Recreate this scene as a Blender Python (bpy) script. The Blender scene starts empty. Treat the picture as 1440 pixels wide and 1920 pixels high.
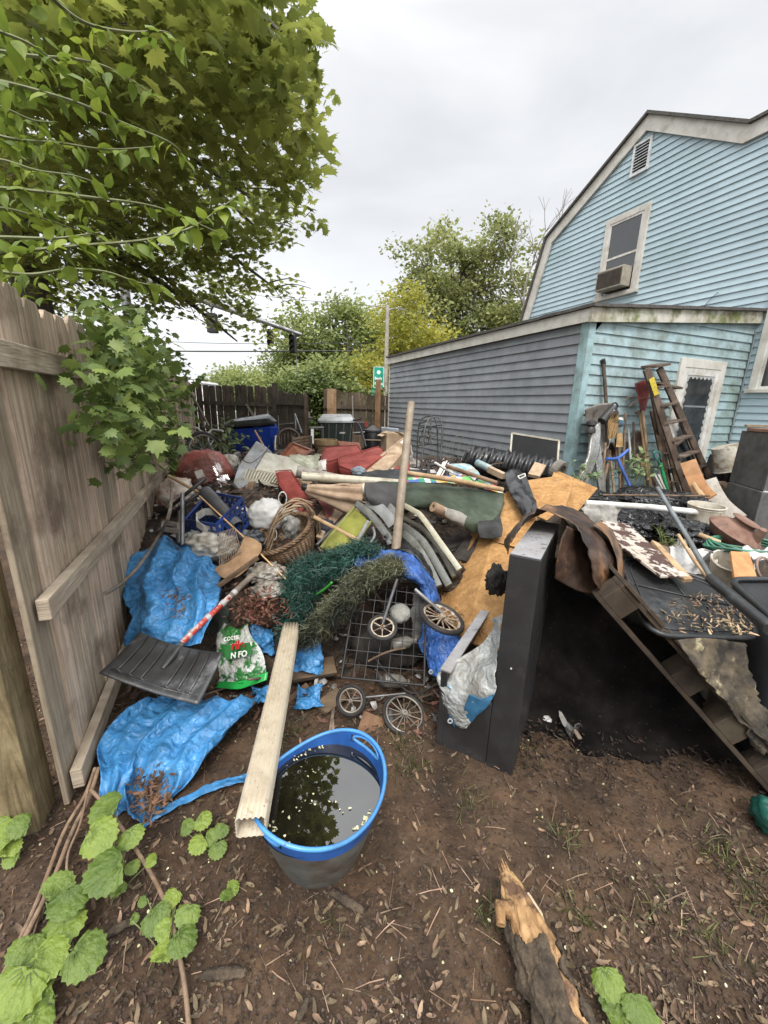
import bpy, bmesh, math, random
import numpy as np
from mathutils import Vector, Matrix, noise
V = Vector
random.seed(7)
R = random.random
U = random.uniform
sc = bpy.context.scene
col = sc.collection
rad = math.radians

# ---------------------------------------------------------------- camera
CAM = V((0, 0, 1.5))
PITCH, ROLL, FPX = 14.9, 1.6, 750.0
ROT = (Matrix.Rotation(rad(90 - PITCH), 3, 'X') @ Matrix.Rotation(rad(ROLL), 3, 'Z'))
cd = bpy.data.cameras.new('camera')
cam = bpy.data.objects.new('camera', cd)
col.objects.link(cam)
cam.location = CAM
cam.rotation_euler = ROT.to_euler()
cd.sensor_fit = 'HORIZONTAL'
cd.sensor_width = 36
cd.lens = 36 * FPX / 1440
cd.clip_start = 0.02
cd.clip_end = 2000
sc.camera = cam
sc.render.resolution_x, sc.render.resolution_y = 768, 1024

# ---------------------------------------------------------------- sky, sun, exposure
SUN_EL, SUN_AZ = 55, 178      # degrees; azimuth clockwise from +Y: behind the camera, to its left
w = bpy.data.worlds.new('World')
sc.world = w
w.use_nodes = True
nt = w.node_tree
N, L = nt.nodes, nt.links
N.clear()
out = N.new('ShaderNodeOutputWorld')
bgs = N.new('ShaderNodeBackground')
sky = N.new('ShaderNodeTexSky')
sky.sky_type = 'NISHITA'
sky.sun_disc = False
sky.sun_elevation = rad(SUN_EL)
sky.sun_rotation = rad(SUN_AZ)
bgs.inputs[1].default_value = 0.012
L.new(sky.outputs[0], bgs.inputs[0])
bgc = N.new('ShaderNodeBackground')
geo = N.new('ShaderNodeTexCoord')
mp = N.new('ShaderNodeMapping')
mp.inputs['Scale'].default_value = (1.0, 1.0, 2.6)
L.new(geo.outputs['Generated'], mp.inputs[0])
nz = N.new('ShaderNodeTexNoise')
nz.inputs['Scale'].default_value = 1.9
nz.inputs['Detail'].default_value = 5
nz.inputs['Roughness'].default_value = 0.5
nz.inputs['Distortion'].default_value = 0.35
L.new(mp.outputs[0], nz.inputs['Vector'])
cr = N.new('ShaderNodeValToRGB')
cr.color_ramp.elements[0].position = 0.34
cr.color_ramp.elements[0].color = (0.60, 0.61, 0.625, 1)
cr.color_ramp.elements[1].position = 0.66
cr.color_ramp.elements[1].color = (0.80, 0.805, 0.81, 1)
L.new(nz.outputs['Fac'], cr.inputs[0])
L.new(cr.outputs[0], bgc.inputs[0])
sx = N.new('ShaderNodeSeparateXYZ')
L.new(geo.outputs['Generated'], sx.inputs[0])
# an overcast sky is brightest overhead
mr = N.new('ShaderNodeValToRGB')
e = mr.color_ramp.elements
e[0].position = 0.0
e[0].color = (0.66, 0.66, 0.66, 1)
e[1].position = 1.0
e[1].color = (1, 1, 1, 1)
for p_, c_ in ((0.10, 0.395), (0.32, 0.32), (0.60, 0.345), (0.74, 1.0)):
    q_ = e.new(p_)
    q_.color = (c_, c_, c_, 1)
e[0].color = (0.36, 0.36, 0.36, 1)
L.new(sx.outputs['Z'], mr.inputs[0])
mu = N.new('ShaderNodeMath')
mu.operation = 'MULTIPLY'
mu.inputs[1].default_value = 2.6
L.new(mr.outputs[0], mu.inputs[0])
bk_ = N.new('ShaderNodeMapRange')                                   # and brighter on the side the hidden sun is on, behind the camera
bk_.interpolation_type = 'SMOOTHSTEP'
bk_.inputs['From Min'].default_value = 0.15
bk_.inputs['From Max'].default_value = -0.75
bk_.inputs['To Min'].default_value = 1.0
bk_.inputs['To Max'].default_value = 1.9
L.new(sx.outputs['Y'], bk_.inputs['Value'])
mu2 = N.new('ShaderNodeMath')
mu2.operation = 'MULTIPLY'
L.new(mu.outputs[0], mu2.inputs[0])
L.new(bk_.outputs[0], mu2.inputs[1])
L.new(mu2.outputs[0], bgc.inputs[1])
ad = N.new('ShaderNodeAddShader')
L.new(bgs.outputs[0], ad.inputs[0])
L.new(bgc.outputs[0], ad.inputs[1])
L.new(ad.outputs[0], out.inputs[0])

sd = bpy.data.lights.new('sun', 'SUN')
sd.energy = 1.7
sd.angle = rad(18)
sd.color = (1.0, 0.95, 0.87)
sun = bpy.data.objects.new('sun', sd)
col.objects.link(sun)
az, el = rad(SUN_AZ), rad(SUN_EL)
sdir = V((math.sin(az) * math.cos(el), math.cos(az) * math.cos(el), math.sin(el)))
sun.rotation_euler = sdir.to_track_quat('Z', 'Y').to_euler()
vs = sc.view_settings
vs.view_transform = 'Standard'
vs.look = 'None'
vs.exposure = 0.5
vs.gamma = 1.0
sc.cycles.max_bounces = 6
sc.cycles.transparent_max_bounces = 8

# ---------------------------------------------------------------- points from directions
def ray(u, v):
    return ROT @ V(((u - 720) / FPX, (960 - v) / FPX, -1))
def at(u, v, Y):
    d = ray(u, v)
    return CAM + d * (Y / d.y)
def gz(u, v, z=0.0):
    d = ray(u, v)
    return CAM + d * ((z - CAM.z) / d.z)
def onp(u, v, p, n):
    d = ray(u, v)
    return CAM + d * ((p - CAM).dot(n) / d.dot(n))

# ---------------------------------------------------------------- materials
MATS = {}
def mat(name, c1, c2=None, rough=0.7, metal=0.0, scale=6.0, bump=0.0, bscale=None, stretch=(1, 1, 1), spec=0.5,
        trans=0.0, detail=5, lo=0.35, hi=0.65, rnd=0.0, c3=None, s3=1.5, lo3=0.52, hi3=0.66, coat=0.0, dist=0.0, crump=0.0, cs=9.0, grime=1.0):
    if name in MATS:
        return MATS[name]
    m = bpy.data.materials.new(name)
    m.use_nodes = True
    T = m.node_tree
    n, l = T.nodes, T.links
    b = n['Principled BSDF']
    b.inputs['Roughness'].default_value = rough
    b.inputs['Metallic'].default_value = metal
    b.inputs['Specular IOR Level'].default_value = spec
    if coat:
        b.inputs['Coat Weight'].default_value = coat
        b.inputs['Coat Roughness'].default_value = 0.15
    tc = n.new('ShaderNodeTexCoord')
    mpp = n.new('ShaderNodeMapping')
    mpp.inputs['Scale'].default_value = stretch
    l.new(tc.outputs['Object'], mpp.inputs[0])
    vec = mpp.outputs[0]
    if c2 is None:
        c2 = tuple(x * 0.8 for x in c1)
    t = n.new('ShaderNodeTexNoise')
    t.inputs['Scale'].default_value = scale
    t.inputs['Detail'].default_value = detail
    t.inputs['Roughness'].default_value = 0.62
    t.inputs['Distortion'].default_value = dist
    l.new(vec, t.inputs['Vector'])
    r = n.new('ShaderNodeValToRGB')
    r.color_ramp.elements[0].position = lo
    r.color_ramp.elements[0].color = (*c1, 1)
    r.color_ramp.elements[1].position = hi
    r.color_ramp.elements[1].color = (*c2, 1)
    l.new(t.outputs['Fac'], r.inputs[0])
    c = r.outputs[0]
    if c3:
        t3 = n.new('ShaderNodeTexNoise')
        t3.inputs['Scale'].default_value = s3
        t3.inputs['Detail'].default_value = 7
        t3.inputs['Roughness'].default_value = 0.65
        l.new(tc.outputs['Object'], t3.inputs['Vector'])
        r3 = n.new('ShaderNodeMapRange')
        r3.inputs['From Min'].default_value = lo3
        r3.inputs['From Max'].default_value = hi3
        l.new(t3.outputs['Fac'], r3.inputs['Value'])
        mx = n.new('ShaderNodeMix')
        mx.data_type = 'RGBA'
        l.new(r3.outputs[0], mx.inputs['Factor'])
        l.new(c, mx.inputs[6])
        mx.inputs[7].default_value = (*c3, 1)
        c = mx.outputs[2]
    if rnd:
        a = n.new('ShaderNodeAttribute')
        a.attribute_name = 'rnd'
        mrr = n.new('ShaderNodeMapRange')
        mrr.inputs['To Min'].default_value = 1 - rnd
        mrr.inputs['To Max'].default_value = 1 + rnd
        l.new(a.outputs['Fac'], mrr.inputs['Value'])
        hs = n.new('ShaderNodeHueSaturation')
        l.new(mrr.outputs[0], hs.inputs['Value'])
        mh = n.new('ShaderNodeMapRange')
        mh.inputs['To Min'].default_value = 0.5 + rnd * 0.012
        mh.inputs['To Max'].default_value = 0.5 - rnd * 0.06
        l.new(a.outputs['Fac'], mh.inputs['Value'])
        l.new(mh.outputs[0], hs.inputs['Hue'])
        l.new(c, hs.inputs['Color'])
        c = hs.outputs[0]
    if not trans and rough < .95:       # everything here has lain outdoors: blotches of grime, mud specks, uneven sheen
        g1 = n.new('ShaderNodeTexNoise')
        g1.inputs['Scale'].default_value = 5.5
        g1.inputs['Detail'].default_value = 9
        g1.inputs['Roughness'].default_value = .68
        l.new(tc.outputs['Object'], g1.inputs['Vector'])
        gr = n.new('ShaderNodeValToRGB')
        gr.color_ramp.elements[0].position = .36
        gr.color_ramp.elements[0].color = (.66, .61, .55, 1)
        gr.color_ramp.elements[1].position = .56
        gr.color_ramp.elements[1].color = (1.03, 1.03, 1.03, 1)
        l.new(g1.outputs['Fac'], gr.inputs[0])
        gm = n.new('ShaderNodeMix')
        gm.data_type = 'RGBA'
        gm.blend_type = 'MULTIPLY'
        gm.inputs['Factor'].default_value = grime
        l.new(c, gm.inputs[6])
        l.new(gr.outputs[0], gm.inputs[7])
        g2 = n.new('ShaderNodeTexNoise')
        g2.inputs['Scale'].default_value = 85
        g2.inputs['Detail'].default_value = 2
        l.new(tc.outputs['Object'], g2.inputs['Vector'])
        g3 = n.new('ShaderNodeMapRange')
        g3.inputs['From Min'].default_value = .68
        g3.inputs['From Max'].default_value = .74
        g3.inputs['To Max'].default_value = .7 * grime
        l.new(g2.outputs['Fac'], g3.inputs['Value'])
        gs = n.new('ShaderNodeMix')
        gs.data_type = 'RGBA'
        l.new(g3.outputs[0], gs.inputs['Factor'])
        l.new(gm.outputs[2], gs.inputs[6])
        gs.inputs[7].default_value = (.05, .035, .022, 1)
        c = gs.outputs[2]
        rr = n.new('ShaderNodeMapRange')
        rr.inputs['From Min'].default_value = .35
        rr.inputs['From Max'].default_value = .65
        rr.inputs['To Min'].default_value = min(1, rough + .16)
        rr.inputs['To Max'].default_value = max(.04, rough - .10)
        l.new(g1.outputs['Fac'], rr.inputs['Value'])
        l.new(rr.outputs[0], b.inputs['Roughness'])
    l.new(c, b.inputs['Base Color'])
    if bump:
        tb = n.new('ShaderNodeTexNoise')
        tb.inputs['Scale'].default_value = bscale or scale * 3
        tb.inputs['Detail'].default_value = 6
        l.new(vec, tb.inputs['Vector'])
        bp = n.new('ShaderNodeBump')
        bp.inputs['Strength'].default_value = bump
        bp.inputs['Distance'].default_value = 0.01
        l.new(tb.outputs['Fac'], bp.inputs['Height'])
        l.new(bp.outputs[0], b.inputs['Normal'])
    if crump:
        vo = n.new('ShaderNodeTexVoronoi')
        vo.feature = 'DISTANCE_TO_EDGE'
        vo.inputs['Scale'].default_value = cs
        dn = n.new('ShaderNodeTexNoise')
        dn.inputs['Scale'].default_value = cs * .8
        dn.inputs['Detail'].default_value = 3
        l.new(tc.outputs['Object'], dn.inputs['Vector'])
        ma = n.new('ShaderNodeVectorMath')
        ma.operation = 'MULTIPLY_ADD'
        ma.inputs[1].default_value = (.16, .16, .16)
        l.new(dn.outputs['Color'], ma.inputs[0])
        l.new(tc.outputs['Object'], ma.inputs[2])
        l.new(ma.outputs[0], vo.inputs['Vector'])
        v2 = n.new('ShaderNodeTexVoronoi')
        v2.inputs['Scale'].default_value = cs * 3.1
        l.new(ma.outputs[0], v2.inputs['Vector'])
        m1_ = n.new('ShaderNodeMath')
        m1_.operation = 'MULTIPLY_ADD'
        m1_.inputs[1].default_value = .35
        l.new(v2.outputs['Distance'], m1_.inputs[0])
        l.new(vo.outputs['Distance'], m1_.inputs[2])
        b2 = n.new('ShaderNodeBump')
        b2.inputs['Strength'].default_value = crump
        b2.inputs['Distance'].default_value = .25 / cs
        l.new(m1_.outputs[0], b2.inputs['Height'])
        if bump: l.new(bp.outputs[0], b2.inputs['Normal'])
        l.new(b2.outputs[0], b.inputs['Normal'])
    if trans:
        tl = n.new('ShaderNodeBsdfTranslucent')
        l.new(c, tl.inputs[0])
        ms = n.new('ShaderNodeMixShader')
        ms.inputs[0].default_value = trans
        l.new(b.outputs[0], ms.inputs[1])
        l.new(tl.outputs[0], ms.inputs[2])
        l.new(ms.outputs[0], n['Material Output'].inputs[0])
    MATS[name] = m
    return m
def glass(name, alpha_tint, rough=0.05, f=0.35):
    if name in MATS: return MATS[name]
    m = bpy.data.materials.new(name)
    m.use_nodes = True
    n, l = m.node_tree.nodes, m.node_tree.links
    n.clear()
    o = n.new('ShaderNodeOutputMaterial')
    g = n.new('ShaderNodeBsdfGlossy')
    g.inputs['Roughness'].default_value = rough
    t = n.new('ShaderNodeBsdfTransparent')
    t.inputs[0].default_value = (*alpha_tint, 1)
    x = n.new('ShaderNodeMixShader')
    x.inputs[0].default_value = f
    l.new(t.outputs[0], x.inputs[1])
    l.new(g.outputs[0], x.inputs[2])
    l.new(x.outputs[0], o.inputs[0])
    MATS[name] = m
    return m

# ---------------------------------------------------------------- mesh building
def frame(d):
    d = d.normalized()
    a = V((0, 0, 1)) if abs(d.z) < 0.9 else V((1, 0, 0))
    x = d.cross(a).normalized()
    return x, x.cross(d).normalized() * -1, d
class MB:
    def __init__(s):
        s.v, s.f, s.r = [], [], []
        s.cur = 0.5
    def add(s, vs, fs, r=None):
        k = len(s.v)
        s.v += [V(p) for p in vs]
        s.f += [tuple(i + k for i in f) for f in fs]
        s.r += [s.cur if r is None else r] * len(fs)
        return s
    def hexa(s, a, b, r=None):
        return s.add(list(a) + list(b), [(3, 2, 1, 0), (4, 5, 6, 7), (0, 1, 5, 4), (1, 2, 6, 5), (2, 3, 7, 6), (3, 0, 4, 7)], r)
    def box(s, o, x, y, z, r=None):
        o, x, y, z = V(o), V(x), V(y), V(z)
        return s.hexa([o, o + x, o + x + y, o + y], [o + z, o + x + z, o + x + y + z, o + y + z], r)
    def cbox(s, c, sx, sy, sz, rot=None, r=None):
        m = rot or Matrix.Identity(3)
        x, y, z = m @ V((sx, 0, 0)), m @ V((0, sy, 0)), m @ V((0, 0, sz))
        return s.box(V(c) - (x + y + z) / 2, x, y, z, r)
    def bar(s, a, b, w, h, up=(0, 0, 1), r=None):
        a, b = V(a), V(b)
        d = (b - a).normalized()
        x = d.cross(V(up)).normalized() * w
        y = x.cross(d).normalized() * h
        return s.box(a - x / 2 - y / 2, x, y, b - a, r)
    def slab(s, pts, th, r=None, toward=None):
        pts = [V(p) for p in pts]
        c = sum(pts, V()) / len(pts)
        n = V()
        for i in range(len(pts)):
            n += (pts[i] - c).cross(pts[(i + 1) % len(pts)] - c)
        n.normalize()
        t = V(toward) if toward is not None else CAM - c
        if n.dot(t) < 0:
            n = -n
            pts.reverse()
        k = len(pts)
        vs = pts + [p - n * th for p in pts]
        fs = [tuple(range(k)), tuple(range(2 * k - 1, k - 1, -1))]
        fs += [(i, k + i, k + (i + 1) % k, (i + 1) % k) for i in range(k)]
        return s.add(vs, fs, r)
    def tube(s, pts, rr, n=8, r=None, cap=True, flat=None):
        pts = [V(p) for p in pts]
        k = len(pts)
        if not hasattr(rr, '__len__'):
            rr = [rr] * k
        vs = []
        x = None
        for i, p in enumerate(pts):
            d = (pts[min(i + 1, k - 1)] - pts[max(i - 1, 0)])
            if d.length < 1e-6: d = V((0, 0, 1))
            d.normalize()
            if x is None:
                x = frame(d)[0]
            x = (x - d * x.dot(d)).normalized()
            y = d.cross(x)
            for j in range(n):
                a = 2 * math.pi * j / n
                vs.append(p + (x * math.cos(a) + y * math.sin(a) * (flat or 1)) * rr[i])
        fs = []
        for i in range(k - 1):
            for j in range(n):
                a, b = i * n + j, i * n + (j + 1) % n
                fs.append((a, b, b + n, a + n))
        if cap:
            fs.append(tuple(range(n - 1, -1, -1)))
            fs.append(tuple(range((k - 1) * n, k * n)))
        return s.add(vs, fs, r)
    def pipe(s, a, b, ro, ri, n=16, r=None):
        """an open pipe with wall thickness"""
        a, b = V(a), V(b)
        x, y, d = frame(b - a)
        vs = []
        for p, q in ((a, ro), (b, ro), (b, ri), (a, ri)):
            for j in range(n):
                t = 2 * math.pi * j / n
                vs.append(p + (x * math.cos(t) + y * math.sin(t)) * q)
        fs = []
        for i in range(4):
            for j in range(n):
                k, m_ = i * n, ((i + 1) % 4) * n
                fs.append((k + j, k + (j + 1) % n, m_ + (j + 1) % n, m_ + j))
        return s.add(vs, fs, r)
    def torus(s, c, nrm, Rr, r0, n=28, m=8, r=None, sx=1.0):
        x, y, d = frame(V(nrm))
        vs, fs = [], []
        for i in range(n):
            t = 2 * math.pi * i / n
            e_ = x * math.cos(t) * sx + y * math.sin(t)
            for j in range(m):
                a = 2 * math.pi * j / m
                vs.append(V(c) + e_ * (Rr + r0 * math.cos(a)) + d * r0 * math.sin(a))
        for i in range(n):
            for j in range(m):
                a, b = i * m + j, i * m + (j + 1) % m
                c_, d_ = ((i + 1) % n) * m + j, ((i + 1) % n) * m + (j + 1) % m
                fs.append((a, c_, d_, b))
        return s.add(vs, fs, r)
    def lathe(s, c, axis, prof, n=24, r=None, sx=1.0, closed=True):
        """prof: list of (radius, height along axis)"""
        x, y, d = frame(V(axis))
        vs, fs = [], []
        for (pr, ph) in prof:
            for j in range(n):
                t = 2 * math.pi * j / n
                vs.append(V(c) + (x * math.cos(t) * sx + y * math.sin(t)) * pr + d * ph)
        for i in range(len(prof) - 1):
            for j in range(n):
                a, b = i * n + j, i * n + (j + 1) % n
                fs.append((a, b, b + n, a + n))
        if closed:
            fs.append(tuple(range(n - 1, -1, -1)))
            fs.append(tuple(range((len(prof) - 1) * n, len(prof) * n)))
        return s.add(vs, fs, r)
    def grid(s, P, r=None):
        h, w_ = len(P), len(P[0])
        vs = [p for row in P for p in row]
        fs = [(i * w_ + j, i * w_ + j + 1, (i + 1) * w_ + j + 1, (i + 1) * w_ + j) for i in range(h - 1) for j in range(w_ - 1)]
        return s.add(vs, fs, r)
    def build(s, name, m, parent=None, smooth=None, bevel=0, seg=2, solid=0, sub=0, origin=None):
        me = bpy.data.meshes.new(name)
        if parent is not None:
            o0 = WL[parent.name]
        elif origin is not None:
            o0 = V(origin)
        else:
            xs = [p.x for p in s.v]; ys = [p.y for p in s.v]; zs = [p.z for p in s.v]
            o0 = V(((min(xs) + max(xs)) / 2, (min(ys) + max(ys)) / 2, min(zs)))
        me.from_pydata([tuple(p - o0) for p in s.v], [], s.f)
        me.materials.append(m)
        at_ = me.attributes.new('rnd', 'FLOAT', 'FACE')
        at_.data.foreach_set('value', s.r)
        if smooth is not None:
            me.polygons.foreach_set('use_smooth', [True] * len(me.polygons))
            if smooth < 180:
                me.set_sharp_from_angle(angle=rad(smooth))
        me.validate()
        o = bpy.data.objects.new(name, me)
        col.objects.link(o)
        if parent is not None:
            o.parent = parent
            WL[o.name] = WL[parent.name].copy()
        else:
            o.location = o0
            WL[o.name] = o0.copy()
        if sub:
            q = o.modifiers.new('sub', 'SUBSURF'); q.levels = q.render_levels = sub
        if solid:
            q = o.modifiers.new('solid', 'SOLIDIFY'); q.thickness = solid; q.offset = 0
        if bevel:
            q = o.modifiers.new('bevel', 'BEVEL'); q.width = bevel; q.segments = seg; q.limit_method = 'ANGLE'; q.angle_limit = rad(35)
        return o
WL = {}
def tag(o, label=None, cat=None, group=None, kind=None):
    if label: o['label'] = label
    if cat: o['category'] = cat
    if group: o['group'] = group
    if kind: o['kind'] = kind
    return o
def thing(name, loc, label, cat, group=None):
    o = bpy.data.objects.new(name, None)
    col.objects.link(o)
    o.location = loc
    o.empty_display_size = 0.05
    WL[o.name] = V(loc)
    return tag(o, label, cat, group)
def struct(name, mb, m, **k):
    return tag(mb.build(name, m, **k), kind='structure')
def cr1(p0, p1, p2, p3, t):
    return 0.5 * ((2 * p1) + (p2 - p0) * t + (2 * p0 - 5 * p1 + 4 * p2 - p3) * t * t + (3 * p1 - p0 - 3 * p2 + p3) * t ** 3)
def spline(P, n):
    o = []
    for i in range(len(P) - 1):
        a, b, c, d = P[max(i - 1, 0)], P[i], P[i + 1], P[min(i + 2, len(P) - 1)]
        for k in range(n):
            o.append(cr1(a, b, c, d, k / n))
    o.append(P[-1])
    return o
def nz3(p, s, o=0.0):
    return noise.noise(V((p.x * s + o, p.y * s + o * 1.7, p.z * s - o)))
def crease(p, s, o=0.0):
    q = V((p.x * s + o, p.y * s + o * 1.7, p.z * s - o))
    d = noise.voronoi(q + V((noise.noise(q), noise.noise(q + V((9, 2, 5))), 0)) * .35)[0]
    return 1.15 - d[0] * 1.25 + (.18 - min(.18, d[1] - d[0])) * 1.4 - .35 * abs(noise.noise(q * .7))
def cloth(ctrl, n=8, wr=0.02, ws=9.0, fine=0.35, seed=0.0, edge=0.0, fold=0.0, fn=4.0):
    rows = [spline(r_, n) for r_ in ctrl]
    P = []
    cols = [spline([rows[i][j] for i in range(len(rows))], n) for j in range(len(rows[0]))]
    P = [[cols[j][i] for j in range(len(cols))] for i in range(len(cols[0]))]
    h, w_ = len(P), len(P[0])
    Q = [[None] * w_ for _ in range(h)]
    for i in range(h):
        for j in range(w_):
            a = P[min(i + 1, h - 1)][j] - P[max(i - 1, 0)][j]
            b = P[i][min(j + 1, w_ - 1)] - P[i][max(j - 1, 0)]
            nn = a.cross(b)
            if nn.length < 1e-9: nn = V((0, 0, 1))
            nn.normalize()
            p = P[i][j]
            if nn.dot(CAM - p) < 0: nn = -nn
            q = V((nz3(p, ws * .5, 3 + seed), nz3(p, ws * .5, 7 + seed), nz3(p, ws * .5, 11 + seed))) * .6 / ws
            k = crease(p + q, ws, seed) * wr + crease(p + q * 2, ws * 2.7, seed + 5) * wr * fine + crease(p, ws * 6, seed + 9) * wr * fine * .35
            if fold:
                f_ = (j / (w_ - 1) + .16 * noise.noise(V((i / h * 2.2 + seed, j / w_ * 1.5, seed)))) * fn
                t_ = abs((f_ % 1) * 2 - 1)
                k += fold * (t_ ** 1.4 - .5) * (.35 + .65 * abs(noise.noise(V((i / h * 3, seed, int(f_) * 1.7)))) * 2)
            Q[i][j] = p + nn * (k - wr * 0.6)
            if edge and (i in (0, h - 1) or j in (0, w_ - 1)):
                Q[i][j] += V((nz3(p, 25, 1), nz3(p, 25, 2), nz3(p, 25, 4))) * edge
    return MB().grid(Q)
def blob(c, rx, ry, rz, wr=0.15, ws=2.2, seed=0.0, rot=None, n=28, m=18, flat=0.0, pinch=None):
    """a crumpled bag-like body"""
    mm = rot or Matrix.Identity(3)
    P = []
    for i in range(m + 1):
        th = math.pi * i / m
        row = []
        for j in range(n + 1):
            ph = 2 * math.pi * (j % n) / n
            d = V((math.sin(th) * math.cos(ph), math.sin(th) * math.sin(ph), math.cos(th)))
            k = 1 + wr * (crease(d, ws, seed) - .5) + wr * .5 * (crease(d, ws * 2.6, seed + 4) - .5) + wr * .25 * (crease(d, ws * 6, seed + 2) - .5)
            if pinch and d.z > 0.6:
                k *= 1 + (d.z - .6) * pinch
            q = V((d.x * rx * k, d.y * ry * k, d.z * rz * k))
            if q.z < -rz * (1 - flat): q.z = -rz * (1 - flat)
            row.append(V(c) + mm @ q)
        P.append(row)
    b = MB()
    return b.grid(P)
def Rx(a): return Matrix.Rotation(rad(a), 3, 'X')
def Ry(a): return Matrix.Rotation(rad(a), 3, 'Y')
def Rz(a): return Matrix.Rotation(rad(a), 3, 'Z')
def smooth01(x, a, b):
    t = max(0, min(1, (x - a) / (b - a)))
    return t * t * (3 - 2 * t)
def inpoly(x, y, P):
    c = False
    j = len(P) - 1
    for i in range(len(P)):
        if (P[i][1] > y) != (P[j][1] > y) and x < (P[j][0] - P[i][0]) * (y - P[i][1]) / (P[j][1] - P[i][1]) + P[i][0]:
            c = not c
        j = i
    return c
ICAM = ROT.transposed()
def pix(p):
    q = ICAM @ (p - CAM)
    if q.z > -0.05: return None
    return 720 + FPX * q.x / -q.z, 960 - FPX * q.y / -q.z
# ---------------------------------------------------------------- setting out
DV = V((-.413, 1, 0)).normalized()      # along the shed side and the gable, away from the camera
NV = V((1, .413, 0)).normalized()       # along the shed front, to the right
S0 = at(735, 672, 9.0); S0.z = 0
C1 = onp(1090, 720, S0, NV); C1.z = 0
C2 = onp(1387, 735, C1, DV); C2.z = 0
F0 = gz(135, 1512, 0.0)
FE = at(360, 720, 9.0); FE.z = 0
FD = (FE - F0).normalized()
FN = V((FD.y, -FD.x, 0))                # into the yard
HEAP_FRONT = [(-1.3, 1.75), (-.6, 1.75), (-.1, 1.9), (.35, 2.3), (.8, 2.7), (1.5, 2.4), (3.2, 2.6)]
def hf(x):
    P = HEAP_FRONT
    if x <= P[0][0]: return P[0][1]
    for a, b in zip(P, P[1:]):
        if x < b[0]:
            return a[1] + (b[1] - a[1]) * (x - a[0]) / (b[0] - a[0])
    return P[-1][1]
def ground(x, y):
    z = 0.24 * smooth01(y, 1.6, 6.5)
    z += 0.012 * noise.noise(V((x * 1.7, y * 1.7, 3))) + 0.006 * noise.noise(V((x * 6, y * 6, 1)))
    return z
def heap(x, y):
    z = ground(x, y)
    f = hf(x)
    h = 0.38 * smooth01(y, f, f + .8) + 0.2 * smooth01(y, f + .7, f + 1.8)
    h *= 1 - 0.75 * smooth01(y, 5.6, 7.5)
    if x > 1.2: h *= 1 - .45 * smooth01(x, 1.2, 2.2)
    return z + h * (1 + .2 * noise.noise(V((x * 2, y * 2, 9)))) + (.03 * noise.noise(V((x * 7, y * 7, 2))) if h > .03 else 0)

# ---------------------------------------------------------------- ground
m_dirt = mat('dirt', (.022, .012, .0055), (.085, .048, .024), rough=.9, scale=5, detail=9, c3=(.10, .070, .045), s3=38, lo3=.55, hi3=.72, bump=.9, bscale=60)
def axis(lo, hi, fine0, fine1, st):
    a = list(np.arange(fine0, fine1, st))
    k, s_ = fine0, st
    while k > lo:
        s_ *= 1.5; k -= s_; a.insert(0, k)
    k, s_ = a[-1], st
    while k < hi:
        s_ *= 1.5; k += s_; a.append(k)
    return a
gx = axis(-400, 400, -1.9, 2.3, .018)
gy = axis(-300, 900, .55, 3.4, .018)
def gh(x, y):
    z = ground(x, y)
    if -3 < x < 4 and .2 < y < 4:
        p = V((x, y, 0))
        z += .010 * noise.noise(p * 9) + .006 * noise.noise(p * 24) + .004 * noise.noise(p * 60)
        # a rill of washed soil by the tub
    return z
P = [[V((x, y, gh(x, y))) for x in gx] for y in gy]
struct('ground', MB().grid(P), m_dirt, smooth=180, origin=(0, 0, 0))

# the rubbish mound that the heavier things sink into
m_heap = mat('mixed_litter', (.012, .009, .007), (.055, .036, .022), rough=.95, scale=14, detail=9, bump=1, bscale=50, c3=(.10, .07, .045), s3=30, lo3=.55, hi3=.7)
hx = np.arange(-3.6, 4.2, .05); hy = np.arange(1.7, 7.6, .05)
def hclip(x, y):
    z = heap(x, y)
    f = F0 + FD * (y - F0.y) / FD.y
    if x < f.x - .05: z = -.1
    if y > C1.y and (V((x, y, 0)) - C1).dot(NV) > -.02: z = -.1
    if abs(z - ground(x, y)) < .02: z -= .05
    return z
tag(MB().grid([[V((x, y, hclip(x, y))) for x in hx] for y in hy]).build('rubbish_litter', m_heap, smooth=180),
    'brown mass of wet leaves and small rubbish under the dumped things', 'litter', kind='stuff')

# ---------------------------------------------------------------- clapboard siding
def siding(mb, o, d, n, poly, c=.1, z0=0, proud=.018):
    """poly in (s, z); sawtooth courses clipped to it; n points out of the wall"""
    def span(z):
        xs = []
        for i in range(len(poly)):
            a, b = poly[i], poly[(i + 1) % len(poly)]
            if (a[1] <= z) != (b[1] <= z):
                xs.append(a[0] + (b[0] - a[0]) * (z - a[1]) / (b[1] - a[1]))
        return (min(xs), max(xs)) if len(xs) >= 2 else None
    lo, hi = min(p[1] for p in poly), max(p[1] for p in poly)
    k = int((lo - z0) / c)
    while z0 + k * c < hi:
        a, b = max(z0 + k * c, lo + 1e-4), min(z0 + (k + 1) * c, hi - 1e-3)
        k += 1
        if b - a < .004: continue
        sa, sb = span(a), span(b)
        if not sa or not sb: continue
        q = lambda s_, z_, e_: o + d * s_ + n * e_ + V((0, 0, z_))
        r = R()
        mb.add([q(sa[0], a, proud), q(sa[1], a, proud), q(sb[1], b, .002), q(sb[0], b, .002), q(sa[0], a, -.01), q(sa[1], a, -.01)],
               [(0, 1, 2, 3), (4, 5, 1, 0)], r)
        if sa[1] - sa[0] > 3:       # lap joint where two lengths meet
            for _ in range(1 if R() < .8 else 2):
                s_ = U(sa[0] + .4, sa[1] - .4)
                mb.add([q(s_, a, proud + .001), q(s_ + .004, a, proud + .003), q(s_ + .004, b, .005), q(s_, b, .003)], [(0, 1, 2, 3)], .0)
    return mb
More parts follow.
